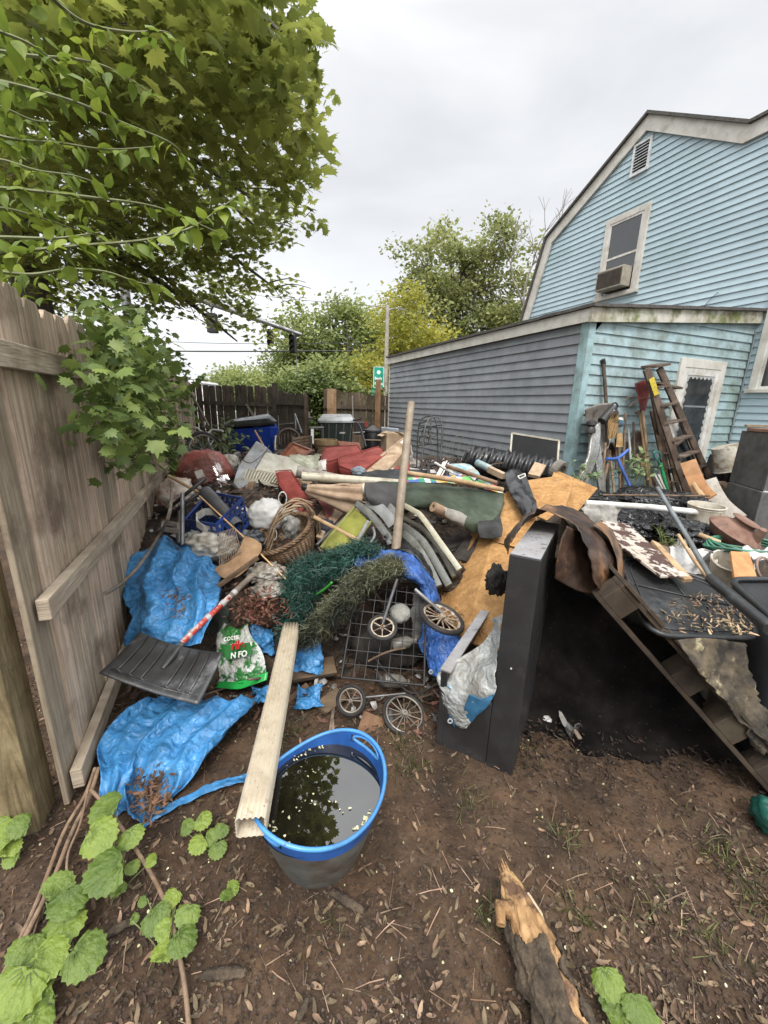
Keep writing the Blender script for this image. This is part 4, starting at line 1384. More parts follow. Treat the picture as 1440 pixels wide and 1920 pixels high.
# --- particle boards
def board(name, L_, th, label, m=m_osb, cat='board', **k):
    return one(MB().slab(A3(L_), th), name, m, label, cat, bevel=.002, seg=1, **k)
b = board('particle_board', [(815, 1128, 2.35), (945, 925, 3.15), (990, 900, 3.30), (1010, 985, 2.7), (985, 1235, 1.75), (868, 1200, 1.85)], .016, 'long orange particle board sloping up beside the desk, strewn with wet leaves')
MB().slab(A3([(815, 1128, 2.33), (800, 1128, 2.40), (935, 918, 3.2), (945, 925, 3.13)]), .012).build('board_edge', m_osb, b)
board('particle_board', [(990, 900, 3.35), (1000, 965, 2.85), (1050, 985, 2.7), (1075, 905, 3.2), (1040, 893, 3.4)], .014, 'smaller orange particle board lying in front of another below the black roll')
board('particle_board', [(1040, 880, 3.6), (1121, 915, 3.35), (1080, 962, 2.95), (1045, 978, 2.8), (1010, 960, 2.95)], .014, 'rear orange particle board with its corner pointing at the white pipe')

# --- brown patterned tarpaulin over the top of the desk
m_camo = mat('brown_tarpaulin', (.020, .012, .009), (.075, .042, .026), rough=.42, scale=7, lo=.4, hi=.6, c3=(.20, .10, .045), s3=4.5, lo3=.56, hi3=.66)
m_camo2 = mat('rust_patterned_tarpaulin', (.06, .04, .03), (.21, .125, .07), rough=.5, scale=8, lo=.42, hi=.58, c3=(.26, .12, .04), s3=7, lo3=.52, hi3=.62)
S = [[(955, 1040, 1.55), (948, 1015, 1.7), (975, 985, 1.9), (1010, 966, 2.05)],
     [(962, 1005, 1.55), (975, 985, 1.7), (1000, 962, 1.9), (1035, 955, 2.1)],
     [(1000, 958, 1.6), (1025, 952, 1.75), (1060, 952, 1.95), (1085, 962, 2.15)],
     [(1050, 968, 1.60), (1075, 968, 1.75), (1105, 975, 1.95), (1120, 990, 2.1)],
     [(1085, 1000, 1.52), (1110, 995, 1.68), (1140, 1005, 1.85), (1155, 1015, 2.0)],
     [(1100, 1040, 1.50), (1130, 1035, 1.62), (1160, 1045, 1.75), (1165, 1052, 1.9)],
     [(1110, 1085, 1.50), (1138, 1085, 1.58), (1160, 1095, 1.70), (1168, 1080, 1.85)],
     [(1125, 1112, 1.52), (1145, 1114, 1.58), (1160, 1112, 1.66), (1166, 1100, 1.8)]]
o = one(cloth([A3(r_) for r_ in S], 8, .018, 10, .5, 3), 'brown_tarpaulin', m_camo, 'stiff dark brown tarpaulin arched over the top of the metal desk', 'tarp', smooth=180, solid=.003)
S = [[(1060, 985, 1.50), (1090, 1000, 1.62), (1120, 1010, 1.72)], [(1045, 1040, 1.48), (1080, 1060, 1.56), (1105, 1065, 1.62)], [(1040, 1085, 1.50), (1090, 1110, 1.54), (1150, 1115, 1.60)]]
cloth([A3(r_) for r_ in S], 8, .012, 10, .5, 3).build('hanging_flap', m_camo, o, smooth=180, solid=.003)
S = [[(1112, 985, 1.66), (1125, 978, 1.8)], [(1140, 1010, 1.66), (1150, 1000, 1.8)], [(1156, 1050, 1.65), (1166, 1045, 1.75)], [(1158, 1090, 1.63), (1166, 1090, 1.72)], [(1150, 1112, 1.62), (1160, 1110, 1.70)]]
cloth([A3(r_) for r_ in S], 7, .006, 10, .5, 3).build('rusty_patch', m_camo2, o, smooth=180, solid=.002)

# --- pallet leaning in the dark
m_pal = mat('dark_pallet_wood', (.020, .013, .008), (.055, .036, .019), rough=.8, scale=10, stretch=(.4, 2, .4), bump=.4, c3=(.05, .05, .03), s3=4)
pal = thing('wooden_pallet', at(1440, 1480, 1.33), 'wooden pallet leaning at a steep slope under the black lid beside the dark hollow', 'pallet')
p0 = at(1122, 1128, 1.46); p1 = gz(1470, 1520, -.02)
pd = (p1 - p0).normalized(); PLn = (p1 - p0).length
py = V((.12, 1, .06)).normalized(); pn_ = pd.cross(py).normalized()
if pn_.z < 0: pn_ = -pn_
TH = .115
for t_ in (0, .42, .84):
    MB().box(p0 + py * t_, pd * PLn, py * .085, pn_ * .018).build('runner', m_pal, pal, bevel=.002, seg=1)
    for s_ in (0, .37, .60, .82):
        MB().box(p0 + py * t_ + pd * PLn * s_ + pn_ * .0185, pd * .11, py * .085, pn_ * (TH - .037)).build('block', m_pal, pal, bevel=.002, seg=1)
    MB().box(p0 + py * t_ + pn_ * (TH - .018), pd * PLn, py * .085, pn_ * .018).build('stringer_board', m_pal, pal, bevel=.002, seg=1)
for k in range(9):
    MB().box(p0 + pd * (PLn * k / 8.6) + pn_ * (TH + .001) - py * .01, pd * .09, py * .95, pn_ * .016).build('deck_board', m_pal, pal, bevel=.002, seg=1)

# --- black cart with its lid open
def rrect(c4, rr=.16, n=6):
    """rounded quadrilateral through four corner points"""
    out_ = []
    for i in range(4):
        p, a, b = c4[i], c4[i - 1], c4[(i + 1) % 4]
        pa_, pb_ = p.lerp(a, rr), p.lerp(b, rr)
        for k in range(n + 1):
            t_ = k / n
            out_.append(pa_.lerp(p, t_).lerp(p.lerp(pb_, t_), t_))
    return out_
LQ = [gz(1160, 1040, .74), gz(1342, 1092, .66), gz(1432, 1197, .62), gz(1215, 1192, .68)]
bin_ = thing('black_cart', gz(1440, 1300, .1), 'black wheeled cart at the right edge with its scuffed lid thrown open on the pallet', 'garbage cart')
m_lid = mat('scuffed_black_plastic', (.014, .015, .016), (.030, .031, .033), rough=.34, scale=5, bump=.3, bscale=25, c3=(.075, .078, .08), s3=6, lo3=.56, hi3=.74)
rr_ = rrect(LQ, .22)
lc = sum(rr_, V()) / len(rr_)
ln_ = (LQ[1] - LQ[0]).cross(LQ[3] - LQ[0]).normalized()
if ln_.z < 0: ln_ = -ln_
lid = MB().slab(rr_, .012).build('lid', m_lid, bin_, smooth=40)
MB().tube(rr_ + rr_[:2], .011, 8, cap=False).build('lid_rim', m_lid, lid, smooth=180)
inn = [lc.lerp(p, .86) + ln_ * .002 for p in rr_]
MB().tube(inn + inn[:2], .005, 6, cap=False).build('raised_rib', m_lid, lid, smooth=180)
def lq(s_, t_, h=.004): return LQ[0].lerp(LQ[1], s_).lerp(LQ[3].lerp(LQ[2], s_), t_) + ln_ * h
mb = MB()
mb.tube([lq(.05, .45), lq(.5, .48), lq(.92, .5)], .004, 5); mb.tube([lq(.45, .08), lq(.52, .48)], .003, 5); mb.tube([lq(.55, .75), lq(.5, .94)], .003, 5)
mb.build('crease_line', m_lid, lid, smooth=180)
# hinge bar between lid and cart
h0, h1 = at(1338, 1092, 1.66), at(1445, 1180, 1.28)
mb = MB().tube([h0 + V((.0, .02, .01)), h1], .024, 10)
mb.build('hinge_bar', m_lid, bin_, smooth=60)
BQ = [gz(1366, 1086, .70), gz(1560, 1086, .70), gz(1760, 1230, .70), gz(1475, 1182, .70)]
br = rrect(BQ, .16)
bc = sum(br, V()) / len(br)
MB().tube(br + br[:2], .015, 8, cap=False).build('rim', m_lid, bin_, smooth=180)
bb = [V((bc.x, bc.y, 0)).lerp(V((p.x, p.y, 0)), .82) + up * .05 for p in br]
k = len(br)
body = MB().add(br + bb, [(i, (i + 1) % k, k + (i + 1) % k, k + i) for i in range(k)] + [tuple(range(k, 2 * k))])
body.build('body', mat('black_cart_plastic', (.011, .012, .014), (.02, .021, .024), rough=.5, scale=4), bin_, smooth=40, solid=.006)
for p in (bb[2], bb[9]):
    MB().lathe(p + V((-.03, -.03, .07)), (fd.x, fd.y, 0), [(.04, 0), (.11, .005), (.11, .05), (.04, .055)], 20).build('wheel', m_rubber, bin_, smooth=40)
# rotting carpet-like hide between pallet and cart
m_rot = mat('rotten_canvas', (.025, .020, .015), (.12, .095, .06), rough=.9, scale=9, detail=9, lo=.42, hi=.66, bump=1, bscale=30, c3=(.32, .28, .17), s3=8, lo3=.60, hi3=.68)
S = [[(1270, 1200, 1.32), (1320, 1196, 1.38), (1385, 1205, 1.45)], [(1290, 1240, 1.30), (1335, 1260, 1.33), (1400, 1270, 1.4)], [(1330, 1290, 1.30), (1375, 1310, 1.32), (1420, 1330, 1.36)],
     [(1375, 1340, 1.30), (1405, 1365, 1.31), (1440, 1390, 1.33)], [(1420, 1390, 1.30), (1445, 1420, 1.30), (1480, 1440, 1.30)]]
one(cloth([A3(r_) for r_ in S], 9, .045, 8, .6, 7), 'rotten_canvas', m_rot, 'rotting mottled canvas hanging below the black lid beside the pallet', 'canvas', smooth=180, solid=.004)

# --- snow shovel lying on the tarps
m_sho = mat('wet_black_shovel', (.022, .022, .023), (.05, .05, .052), rough=.27, scale=6, bump=.2, c3=(.14, .14, .14), s3=9, lo3=.58, hi3=.72)
C4 = A3([(262, 1193, 1.72), (418, 1232, 1.66), (372, 1322, 1.42), (186, 1262, 1.47)])
sh = thing('snow_shovel', low(C4), 'black ribbed snow shovel with a taped red and wooden shaft lying on the blue tarp', 'snow shovel')
sn = (C4[1] - C4[0]).cross(C4[3] - C4[0]).normalized()
if sn.z < 0: sn = -sn
def sp(s_, t_, h=0.0):
    return C4[0].lerp(C4[1], s_).lerp(C4[3].lerp(C4[2], s_), t_) + sn * (h - .025 * math.sin(math.pi * s_) * (1 - t_ * .5) + .025 * (1 - t_) ** 3)
G = [[sp(i / 24, j / 12) for i in range(25)] for j in range(13)]
MB().grid(G).build('blade', m_sho, sh, smooth=180, solid=.007)
mb = MB()
for s_ in (.12, .24, .36, .62, .74, .86):
    mb.tube([sp(s_, t_, .008) for t_ in (.04, .3, .6, .84)], [.004, .006, .006, .003], 6)
    mb.tube([sp(s_ - .05, .86, .005), sp(s_, .84, .008), sp(s_ + .05, .86, .005)], .003, 5)
mb.tube([sp(s_, .88, .004) for s_ in (.06, .3, .6, .95)], .003, 5)
mb.build('rib', m_sho, sh, smooth=180)
a = sp(.49, .30, .02); b = at(345, 1200, 1.76); c = at(470, 1082, 2.14)
mb = MB().tube([sp(.47, .52, .004), a, b], [.012, .02, .016], 10, flat=.7)
mb.build('socket', m_sho, sh, smooth=60)
b1 = b.lerp(c, .28)
MB().tube([b.lerp(a, .2), b1, b.lerp(c, .68)], .0155, 10).build('red_shaft', mat('red_shaft_paint', (.45, .035, .02), (.30, .04, .03), rough=.4, scale=12, c3=(.45, .42, .38), s3=11, lo3=.5, hi3=.56), sh, smooth=60)
MB().tube([b.lerp(c, .66), c.lerp(b, -.04)], .017, 10).build('shaft', m_oldw, sh, smooth=60)
mb = MB()
for f_ in (.08, .30, .52, .70): mb.tube([b.lerp(c, f_), b.lerp(c, f_ + .05)], .0185, 10)
mb.build('tape', mat('grey_tape', (.42, .40, .40), (.30, .29, .29), rough=.4), sh, smooth=60)

# --- tarps
S = [[(275, 1030, 2.55), (300, 1012, 2.62), (350, 1022, 2.6), (395, 1045, 2.5), (408, 1075, 2.45)],
     [(245, 1060, 2.4), (290, 1050, 2.35), (340, 1050, 2.32), (385, 1065, 2.32), (414, 1095, 2.3)],
     [(240, 1105, 2.2), (275, 1090, 2.12), (325, 1085, 2.15), (370, 1095, 2.12), (412, 1120, 2.12)],
     [(252, 1150, 2.05), (285, 1130, 1.95), (335, 1120, 2.02), (372, 1130, 1.93), (402, 1145, 1.95)],
     [(244, 1185, 1.95), (270, 1175, 1.86), (320, 1170, 1.84), (360, 1180, 1.82), (385, 1180, 1.85)],
     [(240, 1210, 1.92), (262, 1205, 1.85), (310, 1212, 1.78), (350, 1212, 1.76), (375, 1205, 1.80)]]
o = one(cloth([A3(r_) for r_ in S], 16, .026, 8.5, .5, 1, fold=.06, fn=4), 'blue_tarp', m_tarp, 'crumpled bright blue tarp heaped against the fence behind the snow shovel', 'tarp', smooth=180, solid=.002)
def gpile(u, v, h=.02):
    p = gz(u, v, h); return V((p.x, p.y, ground(p.x, p.y) + h))
S = [[(285, 1312), (330, 1300), (390, 1310), (440, 1312), (486, 1300)],
     [(225, 1345), (290, 1345), (350, 1335), (410, 1340), (465, 1340)],
     [(185, 1400), (240, 1400), (290, 1380), (360, 1385), (425, 1375)],
     [(190, 1450), (225, 1455), (262, 1425), (335, 1430), (385, 1425)],
     [(190, 1498), (215, 1498), (245, 1470), (320, 1470), (355, 1465)],
     [(205, 1545), (235, 1520), (265, 1540), (295, 1520), (320, 1500)]]
hts = [.10, .12, .10, .09, .05, .02]
one(cloth([[gpile(u, v, hts[i]) for u, v in r_] for i, r_ in enumerate(S)], 16, .016, 9, .4, 12, fold=.05, fn=5), 'blue_tarp', m_tarp, 'spread blue tarp on the ground below the snow shovel, leaf mould gathered in its folds', 'tarp', smooth=180, solid=.002)
S = [[(268, 1545), (262, 1558)], [(300, 1520), (292, 1535)], [(345, 1492), (350, 1505)], [(400, 1468), (405, 1482)], [(450, 1455), (455, 1472)], [(482, 1440), (480, 1462)]]
one(cloth([[gpile(u, v, .03) for u, v in r_] for r_ in S], 8, .018, 14, .4, 3), 'blue_tarp_strip', m_tarp, 'twisted strip of blue tarp trailing over the soil toward the tub', 'tarp', smooth=180, solid=.002)
def scrap(L_, Y_, label, m=m_tarp, wr=.03, seed=0.0, name='tarp_scrap', cat='tarp'):
    u0, v0, u1, v1 = L_
    S = [[at(u0 + (u1 - u0) * i / 3 + U(-4, 4), v0 + (v1 - v0) * j / 3 + U(-4, 4), Y_ - j * .035 + U(-.02, .02)) for i in range(4)] for j in range(4)]
    return one(cloth(S, 7, wr, 13, .5, seed, edge=.022), name, m, label, cat, smooth=180, solid=.002)
scrap((466, 1178, 514, 1228), 2.08, 'small blue tarp scrap just right of the green and white fertiliser bag', seed=2)
scrap((545, 1200, 602, 1262), 1.98, 'blue tarp scrap on the split log under the dark artificial branches', seed=3)
scrap((556, 1290, 604, 1328), 1.78, 'blue tarp scrap behind the downspout near the end of a split log', seed=4)
scrap((476, 1285, 520, 1320), 1.80, 'faded blue tarp corner tucked against the left side of the downspout', seed=6)
m_brand = mat('dead_leaf', (.065, .038, .02), (.15, .09, .045), rough=.9, rnd=.45)
SAM = ([(0, 0, 0), (.10, .05, .02), (.17, .3, .03), (.14, .65, .02), (.05, 1, .0), (-.07, .75, .03), (-.05, .3, .05)], [(0, 1, 2, 6), (2, 3, 5, 6), (3, 4, 5)])
def debris(name, label, pts, lo_, hi_, m, nb=.8, shape=SAM, cat='leaf litter'):
    n_ = len(pts)
    return tag(scatter(name, *shape, [tuple(p) for p in pts], rots(n_, nb), rng.uniform(lo_, hi_, n_), m), label, cat, kind='stuff')
pts = []
for _ in range(420):
    u, v = random.gauss(282, 16), random.gauss(1478, 30)
    pts.append(gpile(u, v, U(.035, .085)))
debris('leaf_mould', 'brown leaf mould gathered in the hollow of the spread blue tarp', pts, .015, .045, m_brand)
pts = [at(random.gauss(335, 14), random.gauss(1130, 16), 1.86 + U(-.03, .02)) for _ in range(70)]
debris('leaf_mould', 'twiggy brown leaf mould caught on the upright blue tarp', pts, .015, .04, m_brand)
pts = []
pb = A3([(815, 1128, 2.35), (985, 1235, 1.75), (868, 1200, 1.85)])
bn_ = (pb[1] - pb[0]).cross(pb[2] - pb[0]).normalized()
if bn_.z < 0: bn_ = -bn_
for _ in range(560):
    u, v = random.gauss(895, 42), random.gauss(1158, 32)
    if v < 1085 or u < 835 or u > 965 or v > 1185 + (u - 868) * .3: continue
    pts.append(onp(u, v, pb[0] + bn_ * .045, bn_) + V((0, 0, U(0, .01))))
debris('fallen_leaves', 'wet brown leaves and seeds strewn on the lower end of the long particle board', pts, .012, .035, mat('board_leaf', (.05, .03, .018), (.36, .24, .13), rough=.8, rnd=.5, scale=.8, lo=.3, hi=.7))
pts = []
for _ in range(520):
    s_, t_ = random.random() ** .7, random.random() ** .6
    if s_ + t_ < .95 or t_ < .45 * (1 - s_) + .3: continue
    pts.append(lq(s_ * .97, t_ * .97, .006 + U(0, .008)))
debris('fallen_leaves', 'tan and yellow leaves plastered over the lower corner of the black lid', pts, .008, .038, mat('lid_leaf', (.10, .06, .035), (.42, .33, .18), rough=.8, rnd=.5, scale=.8))
# --- artificial christmas tree branches: bristly needles round bent wires
m_need1 = mat('teal_needles', (.010, .042, .034), (.026, .095, .078), rough=.5, rnd=.5, scale=4)
m_need2 = mat('olive_black_needles', (.018, .026, .014), (.11, .12, .065), rough=.5, rnd=.6, scale=6, lo=.42, hi=.62)
NEED = ([(-.045, 0, 0), (.045, 0, 0), (.02, 1, 0), (-.02, 1, 0)], [(0, 1, 2, 3)])
def bristle(paths, nm, m, label, n_per, ln):
    t = thing(nm, low([p for q in paths for p in q]), label, 'artificial branches')
    w_ = MB()
    P, Rm, S_ = [], [], []
    for path in paths:
        pts = spline(path, 6)
        w_.tube(pts, .004, 5)
        for _ in range(n_per):
            i = random.randrange(len(pts) - 1)
            d = (pts[i + 1] - pts[i]).normalized()
            p = pts[i].lerp(pts[i + 1], R()) + V((random.gauss(0, .026), random.gauss(0, .026), random.gauss(0, .02)))
            y = (d * .7 + V((U(-1, 1), U(-1, 1), U(-1, 1)))).normalized()
            x = y.cross(V((U(-1, 1), U(-1, 1), U(-1, 1)))).normalized()
            Rm.append(np.array([list(x), list(y), list(x.cross(y))]).T)
            P.append(tuple(p)); S_.append(U(.6, 1.2) * ln)
    w_.build('wire_stem', m_blackm, t)
    scatter('needles', *NEED, P, np.array(Rm), S_, m, t)
    return t
def curvy(pts2, y0, dy=0.0, k=3, sp_=18):
    return [[at(u + U(-sp_, sp_), v + U(-sp_, sp_) * .7, y0 + dy * i / len(pts2) + U(-.05, .05)) for i, (u, v) in enumerate(pts2)] for _ in range(k)]
bp = curvy([(690, 1020), (640, 1045), (590, 1060), (560, 1090), (545, 1130), (535, 1180)], 2.25, -.25, 5, 14) + curvy([(650, 1060), (600, 1080), (575, 1110), (560, 1160), (545, 1200)], 2.12, -.2, 3, 12) + curvy([(700, 1028), (655, 1038), (610, 1052)], 2.3, -.05, 2, 8)
bristle(bp, 'teal_garland', m_need1, 'blue green artificial fir branch, the upper one lying across the downspout end', 2600, .038)
bp = curvy([(745, 1065), (710, 1070), (670, 1085), (640, 1120), (610, 1150), (580, 1190)], 2.05, -.15, 4, 12) + curvy([(700, 1075), (660, 1110), (620, 1160), (570, 1200)], 1.98, -.1, 3, 12) + curvy([(740, 1055), (715, 1062), (690, 1075)], 2.05, -.05, 2, 6)
bristle(bp, 'olive_garland', m_need2, 'olive black artificial fir branches draped over the wire cart below the teal branch', 2600, .034)
one(MB().tube(spline(A3([(583, 1118, 2.06), (598, 1112, 2.02), (612, 1102, 1.99), (622, 1092, 1.97)]), 6), .007, 6), 'green_tinsel', mat('bright_green_tinsel', (.03, .26, .03), (.06, .36, .05), rough=.5), 'bright green tinsel strand glowing between the two artificial branches', 'tinsel', smooth=60)

# --- folding wire cart with small wheels
cart = thing('wire_shopping_cart', gz(700, 1340, .05), 'tipped black wire shopping cart with four spoked wheels under the artificial branches', 'shopping cart')
Q = A3([(672, 1075, 2.12), (800, 1095, 2.15), (795, 1285, 1.72), (640, 1270, 1.80)])     # near face of the basket
Bk = [p + V((.03, .33, -.05)) for p in Q]
def bil(Q_, s_, t_): return Q_[0].lerp(Q_[1], s_).lerp(Q_[3].lerp(Q_[2], s_), t_)
mb = MB()
for i in range(8): mb.tube([bil(Q, i / 7, 0), bil(Q, i / 7, 1)], .0022, 5)
for i in range(9): mb.tube([bil(Q, 0, i / 8), bil(Q, 1, i / 8)], .0022, 5)
for q0, q1, n1 in ((0, 1, 8), (3, 2, 6)):
    for i in range(n1): mb.tube([Q[q0].lerp(Q[q1], i / (n1 - 1)), Bk[q0].lerp(Bk[q1], i / (n1 - 1))], .0022, 5)
F4 = [Q[0], Q[1], Bk[1], Bk[0]]
for i in range(7): mb.tube([bil(F4, 0, i / 6), bil(F4, 1, i / 6)], .0022, 5)
for side in ((0, 3), (1, 2)):
    for i in range(7):
        mb.tube([Q[side[0]].lerp(Q[side[1]], i / 6), Bk[side[0]].lerp(Bk[side[1]], i / 6)], .0022, 5)
mb.build('wire_basket', m_blackm, cart, smooth=60)
mb = MB()
for a, b in ((0, 1), (1, 2), (2, 3), (3, 0)):
    mb.tube([Q[a], Q[b]], .006, 8); mb.tube([Bk[a], Bk[b]], .006, 8)
mb.build('frame', m_blackm, cart, smooth=60)
MB().tube([at(745, 1085, 1.98), at(718, 1168, 1.90)], .0085, 8).build('leg', m_gun, cart, smooth=60)
MB().tube([at(778, 1105, 2.02), at(830, 1150, 1.95)], .011, 8).build('leg', m_gun, cart, smooth=60)
MB().tube([at(660, 1310, 1.66), at(760, 1300, 1.70)], .005, 8).build('axle', m_gun, cart, smooth=60)
def wheel(c, n_, R_, r_, ns, parent, mt=m_rubber, mr_=m_rim, top=False, label=None, tw=1.0):
    n_ = V(n_).normalized()
    mb = MB().torus(c, n_, R_ - r_ * 2.2, r_ * .62, 36, 8)
    x, y, d = frame(n_)
    for k in range(ns):
        a = 2 * math.pi * k / ns
        e_ = x * math.cos(a) + y * math.sin(a)
        mb.tube([c + e_ * R_ * .12, c + e_ * (R_ - r_ * 2.2)], r_ * .28, 5)
    mb.lathe(c - d * r_ * 1.4, d, [(R_ * .13, 0), (R_ * .13, r_ * 2.8)], 12)
    mb.tube([c - d * r_ * 3, c + d * r_ * 3], r_ * .35, 8)
    w_ = mb.build('wheel', mr_, parent, smooth=50)
    MB().torus(c, n_, R_ - r_, r_, 40, 10).build('tyre', mt, w_, smooth=180)
    return w_
m_chr = mat('dull_rim', (.30, .28, .25), (.20, .18, .15), rough=.4, metal=.6, c3=(.12, .06, .03), s3=15)
wheel(at(717, 1176, 1.90), (.05, -.45, 1), .082, .010, 6, cart)
wheel(at(828, 1158, 1.93), (.32, -.12, 1), .132, .014, 14, cart, mr_=m_rim)
wheel(at(658, 1313, 1.64), (-.05, -1, .55), .074, .009, 6, cart, mr_=m_chr)
wheel(at(758, 1338, 1.66), (.18, -.35, 1), .112, .010, 14, cart, mr_=m_chr)
# black and blue tarp over the cart
S = [[(668, 1040, 2.20), (700, 1035, 2.3), (740, 1032, 2.4), (775, 1032, 2.42)],
     [(668, 1062, 2.16), (705, 1055, 2.18), (745, 1048, 2.25), (790, 1050, 2.35)],
     [(725, 1070, 2.15), (750, 1065, 2.12), (785, 1070, 2.15), (812, 1085, 2.28)],
     [(775, 1085, 2.10), (790, 1090, 2.06), (808, 1105, 2.08), (822, 1125, 2.2)],
     [(800, 1125, 2.05), (806, 1130, 2.03), (815, 1150, 2.05), (823, 1165, 2.12)]]
o = one(cloth([A3(r_) for r_ in S], 9, .03, 10, .5, 21), 'dark_blue_tarp', m_tarp2, 'blue tarp bunched over the wire cart just behind the olive branches', 'tarp', smooth=180, solid=.002)
S = [[(735, 1030, 2.40), (760, 1012, 2.6), (790, 1025, 2.6)], [(770, 1040, 2.33), (790, 1035, 2.45), (808, 1060, 2.5)], [(800, 1070, 2.26), (812, 1070, 2.35), (822, 1100, 2.4)], [(815, 1110, 2.20), (822, 1110, 2.3), (826, 1140, 2.35)]]
cloth([A3(r_) for r_ in S], 7, .02, 10, .5, 22).build('black_side', m_blackp, o, smooth=180, solid=.002)
S = [[(795, 1165, 2.02), (830, 1185, 1.95), (868, 1195, 1.9)], [(785, 1205, 1.95), (825, 1215, 1.86), (872, 1222, 1.82)], [(800, 1240, 1.85), (828, 1250, 1.78), (850, 1240, 1.78)], [(805, 1262, 1.80), (822, 1270, 1.74), (835, 1255, 1.75)]]
one(cloth([A3(r_) for r_ in S], 9, .035, 11, .5, 23), 'dark_blue_tarp', m_tarp2, 'dark blue tarp corner with a metal eyelet hanging left of the desk wing', 'tarp', smooth=180, solid=.002)
MB().torus(at(808, 1260, 1.735), (0, -1, .3), .009, .0035, 18, 6).build('grommet', m_silver, bpy.data.objects['dark_blue_tarp.001'], smooth=180)
lump0 = one(blob(at(725, 1215, 2.12), .22, .12, .16, .4, 2.6, 14), 'cart_shade_lump', mat('cart_shade_dark', (.012, .010, .009), (.035, .028, .022), rough=.8, bump=.6), 'dark lump added as shade inside the wire cart', 'sack', smooth=180)  # dark lump added as shade among the cart wires
one(blob(at(750, 1150, 2.02), .06, .07, .05, .12, 2, 4), 'foam_block', mat('pale_stone', (.34, .34, .31), (.20, .20, .18), rough=.9, scale=20, bump=.5), 'pale speckled lump caught inside the wire cart beside the small cream wheel', 'stone', smooth=180)
scrap((770, 1110, 805, 1200), 2.18, 'grey rag stuffed inside the wire cart', mat('grey_rag', (.10, .10, .10), (.18, .18, .17), rough=.8), .03, 8, 'grey_rag', 'rag')

# --- logs beside the cart
m_log = mat('split_log', (.09, .060, .038), (.20, .14, .085), rough=.9, scale=10, stretch=(.4, 1, 2), bump=.9, c3=(.055, .05, .03), s3=6)
def log(a, b, r0, label, cut=.45, m=m_log, flatk=.8):
    a, b = V(a), V(b)
    x, y, d = frame(b - a)
    prof = [(math.cos(t_ * math.pi / 6), math.sin(t_ * math.pi / 6)) for t_ in range(8)]
    prof += [(-.1, -.25)]
    P = []
    for i in range(9):
        c = a.lerp(b, i / 8)
        P.append([c + (x * px * (1 + .1 * noise.noise(V((px * 2, py_ * 2, i)))) + y * py_ * flatk) * r0 for px, py_ in prof])
    k = len(prof)
    mb = MB().add([p for r_ in P for p in r_], [(i * k + j, i * k + (j + 1) % k, (i + 1) * k + (j + 1) % k, (i + 1) * k + j) for i in range(8) for j in range(k)] + [tuple(range(k - 1, -1, -1)), tuple(range(8 * k, 9 * k))])
    return one(mb, 'split_log', m, label, 'log', smooth=35)
log(at(545, 1262, 1.88), at(628, 1248, 1.95), .062, 'dark split log lying level just right of the downspout under the branches')
log(at(600, 1330, 1.68), at(640, 1300, 1.78), .045, 'short dark log end beside the small lower wheel of the cart')
log(at(676, 1352, 1.62), at(716, 1368, 1.60), .055, 'squared reddish brown log behind the tub under the big lying wheel', m=mat('reddish_log', (.14, .075, .04), (.22, .13, .075), rough=.9, scale=8, bump=.6))
one(MB().bar(at(528, 1325, 1.72), at(578, 1285, 1.82), .035, .02), 'short_board', m_bam2, 'short brown board between the downspout and a blue tarp scrap', 'board', bevel=.002)

# --- fertiliser bag
S = [[(420, 1168, 2.04), (450, 1180, 2.0), (466, 1166, 2.03)], [(408, 1195, 1.98), (440, 1205, 1.93), (470, 1190, 1.95)], [(408, 1230, 1.92), (445, 1240, 1.86), (492, 1222, 1.88)],
     [(412, 1262, 1.86), (450, 1270, 1.81), (500, 1258, 1.82)], [(408, 1285, 1.82), (450, 1290, 1.78), (498, 1275, 1.79)]]
m_fert = mat('green_white_sack', (.36, .38, .36), (.48, .49, .47), rough=.35, scale=3, bump=.3, bscale=30, crump=.7, cs=12, c3=(.02, .13, .025), s3=8.5, lo3=.46, hi3=.50)
sack = one(cloth([A3(r_) for r_ in S], 9, .018, 13, .5, 31), 'fertiliser_sack', m_fert, 'torn green and white lawn sack with red lettering, right of the snow shovel', 'sack', smooth=180, solid=.002)
S = [[(404, 1290, 1.80), (450, 1292, 1.76), (500, 1275, 1.77)], [(410, 1278, 1.83), (450, 1278, 1.795), (503, 1260, 1.80)]]
cloth([A3(r_) for r_ in S], 6, .008, 13, .5, 3).build('green_hem', mat('bright_green_plastic', (.01, .22, .04), (.02, .32, .06), rough=.35), sack, smooth=180, solid=.003)
c = A3([(420, 1212, 1.905), (468, 1204, 1.885), (474, 1226, 1.835), (424, 1238, 1.855)])
MB().slab(c, .002).build('print_panel', mat('dark_green_print', (.02, .12, .03), (.03, .16, .04), rough=.4), sack)
def mat_at(p, xdir, ydir):
    x = xdir.normalized(); z = x.cross(ydir).normalized(); y = z.cross(x)
    return Matrix((( x.x, y.x, z.x, p.x), (x.y, y.y, z.y, p.y), (x.z, y.z, z.z, p.z), (0, 0, 0, 1)))
xd, yd = c[1] - c[0], c[0] - c[3]
nn_ = xd.cross(yd).normalized()
if nn_.dot(CAM - c[0]) < 0: nn_ = -nn_
text('cotts', .045, mat_at(at(436, 1196, 1.90) + nn_ * .012, xd, yd), m_signw, sack)
text('rile', .06, mat_at(at(448, 1210, 1.87) + nn_ * .010, xd, yd), mat('red_print', (.45, .02, .015), (.4, .02, .015), rough=.4), sack, bold=.002)
text('N FO', .042, mat_at(at(450, 1228, 1.845) + nn_ * .010, xd, yd), m_signw, sack, bold=.001)
scrap((385, 1130, 430, 1250), 2.16, 'dark green crumpled sheet tucked between the shovel shaft and the fertiliser sack', m_dgreen, .035, 9, 'dark_green_sheet', 'sheet')
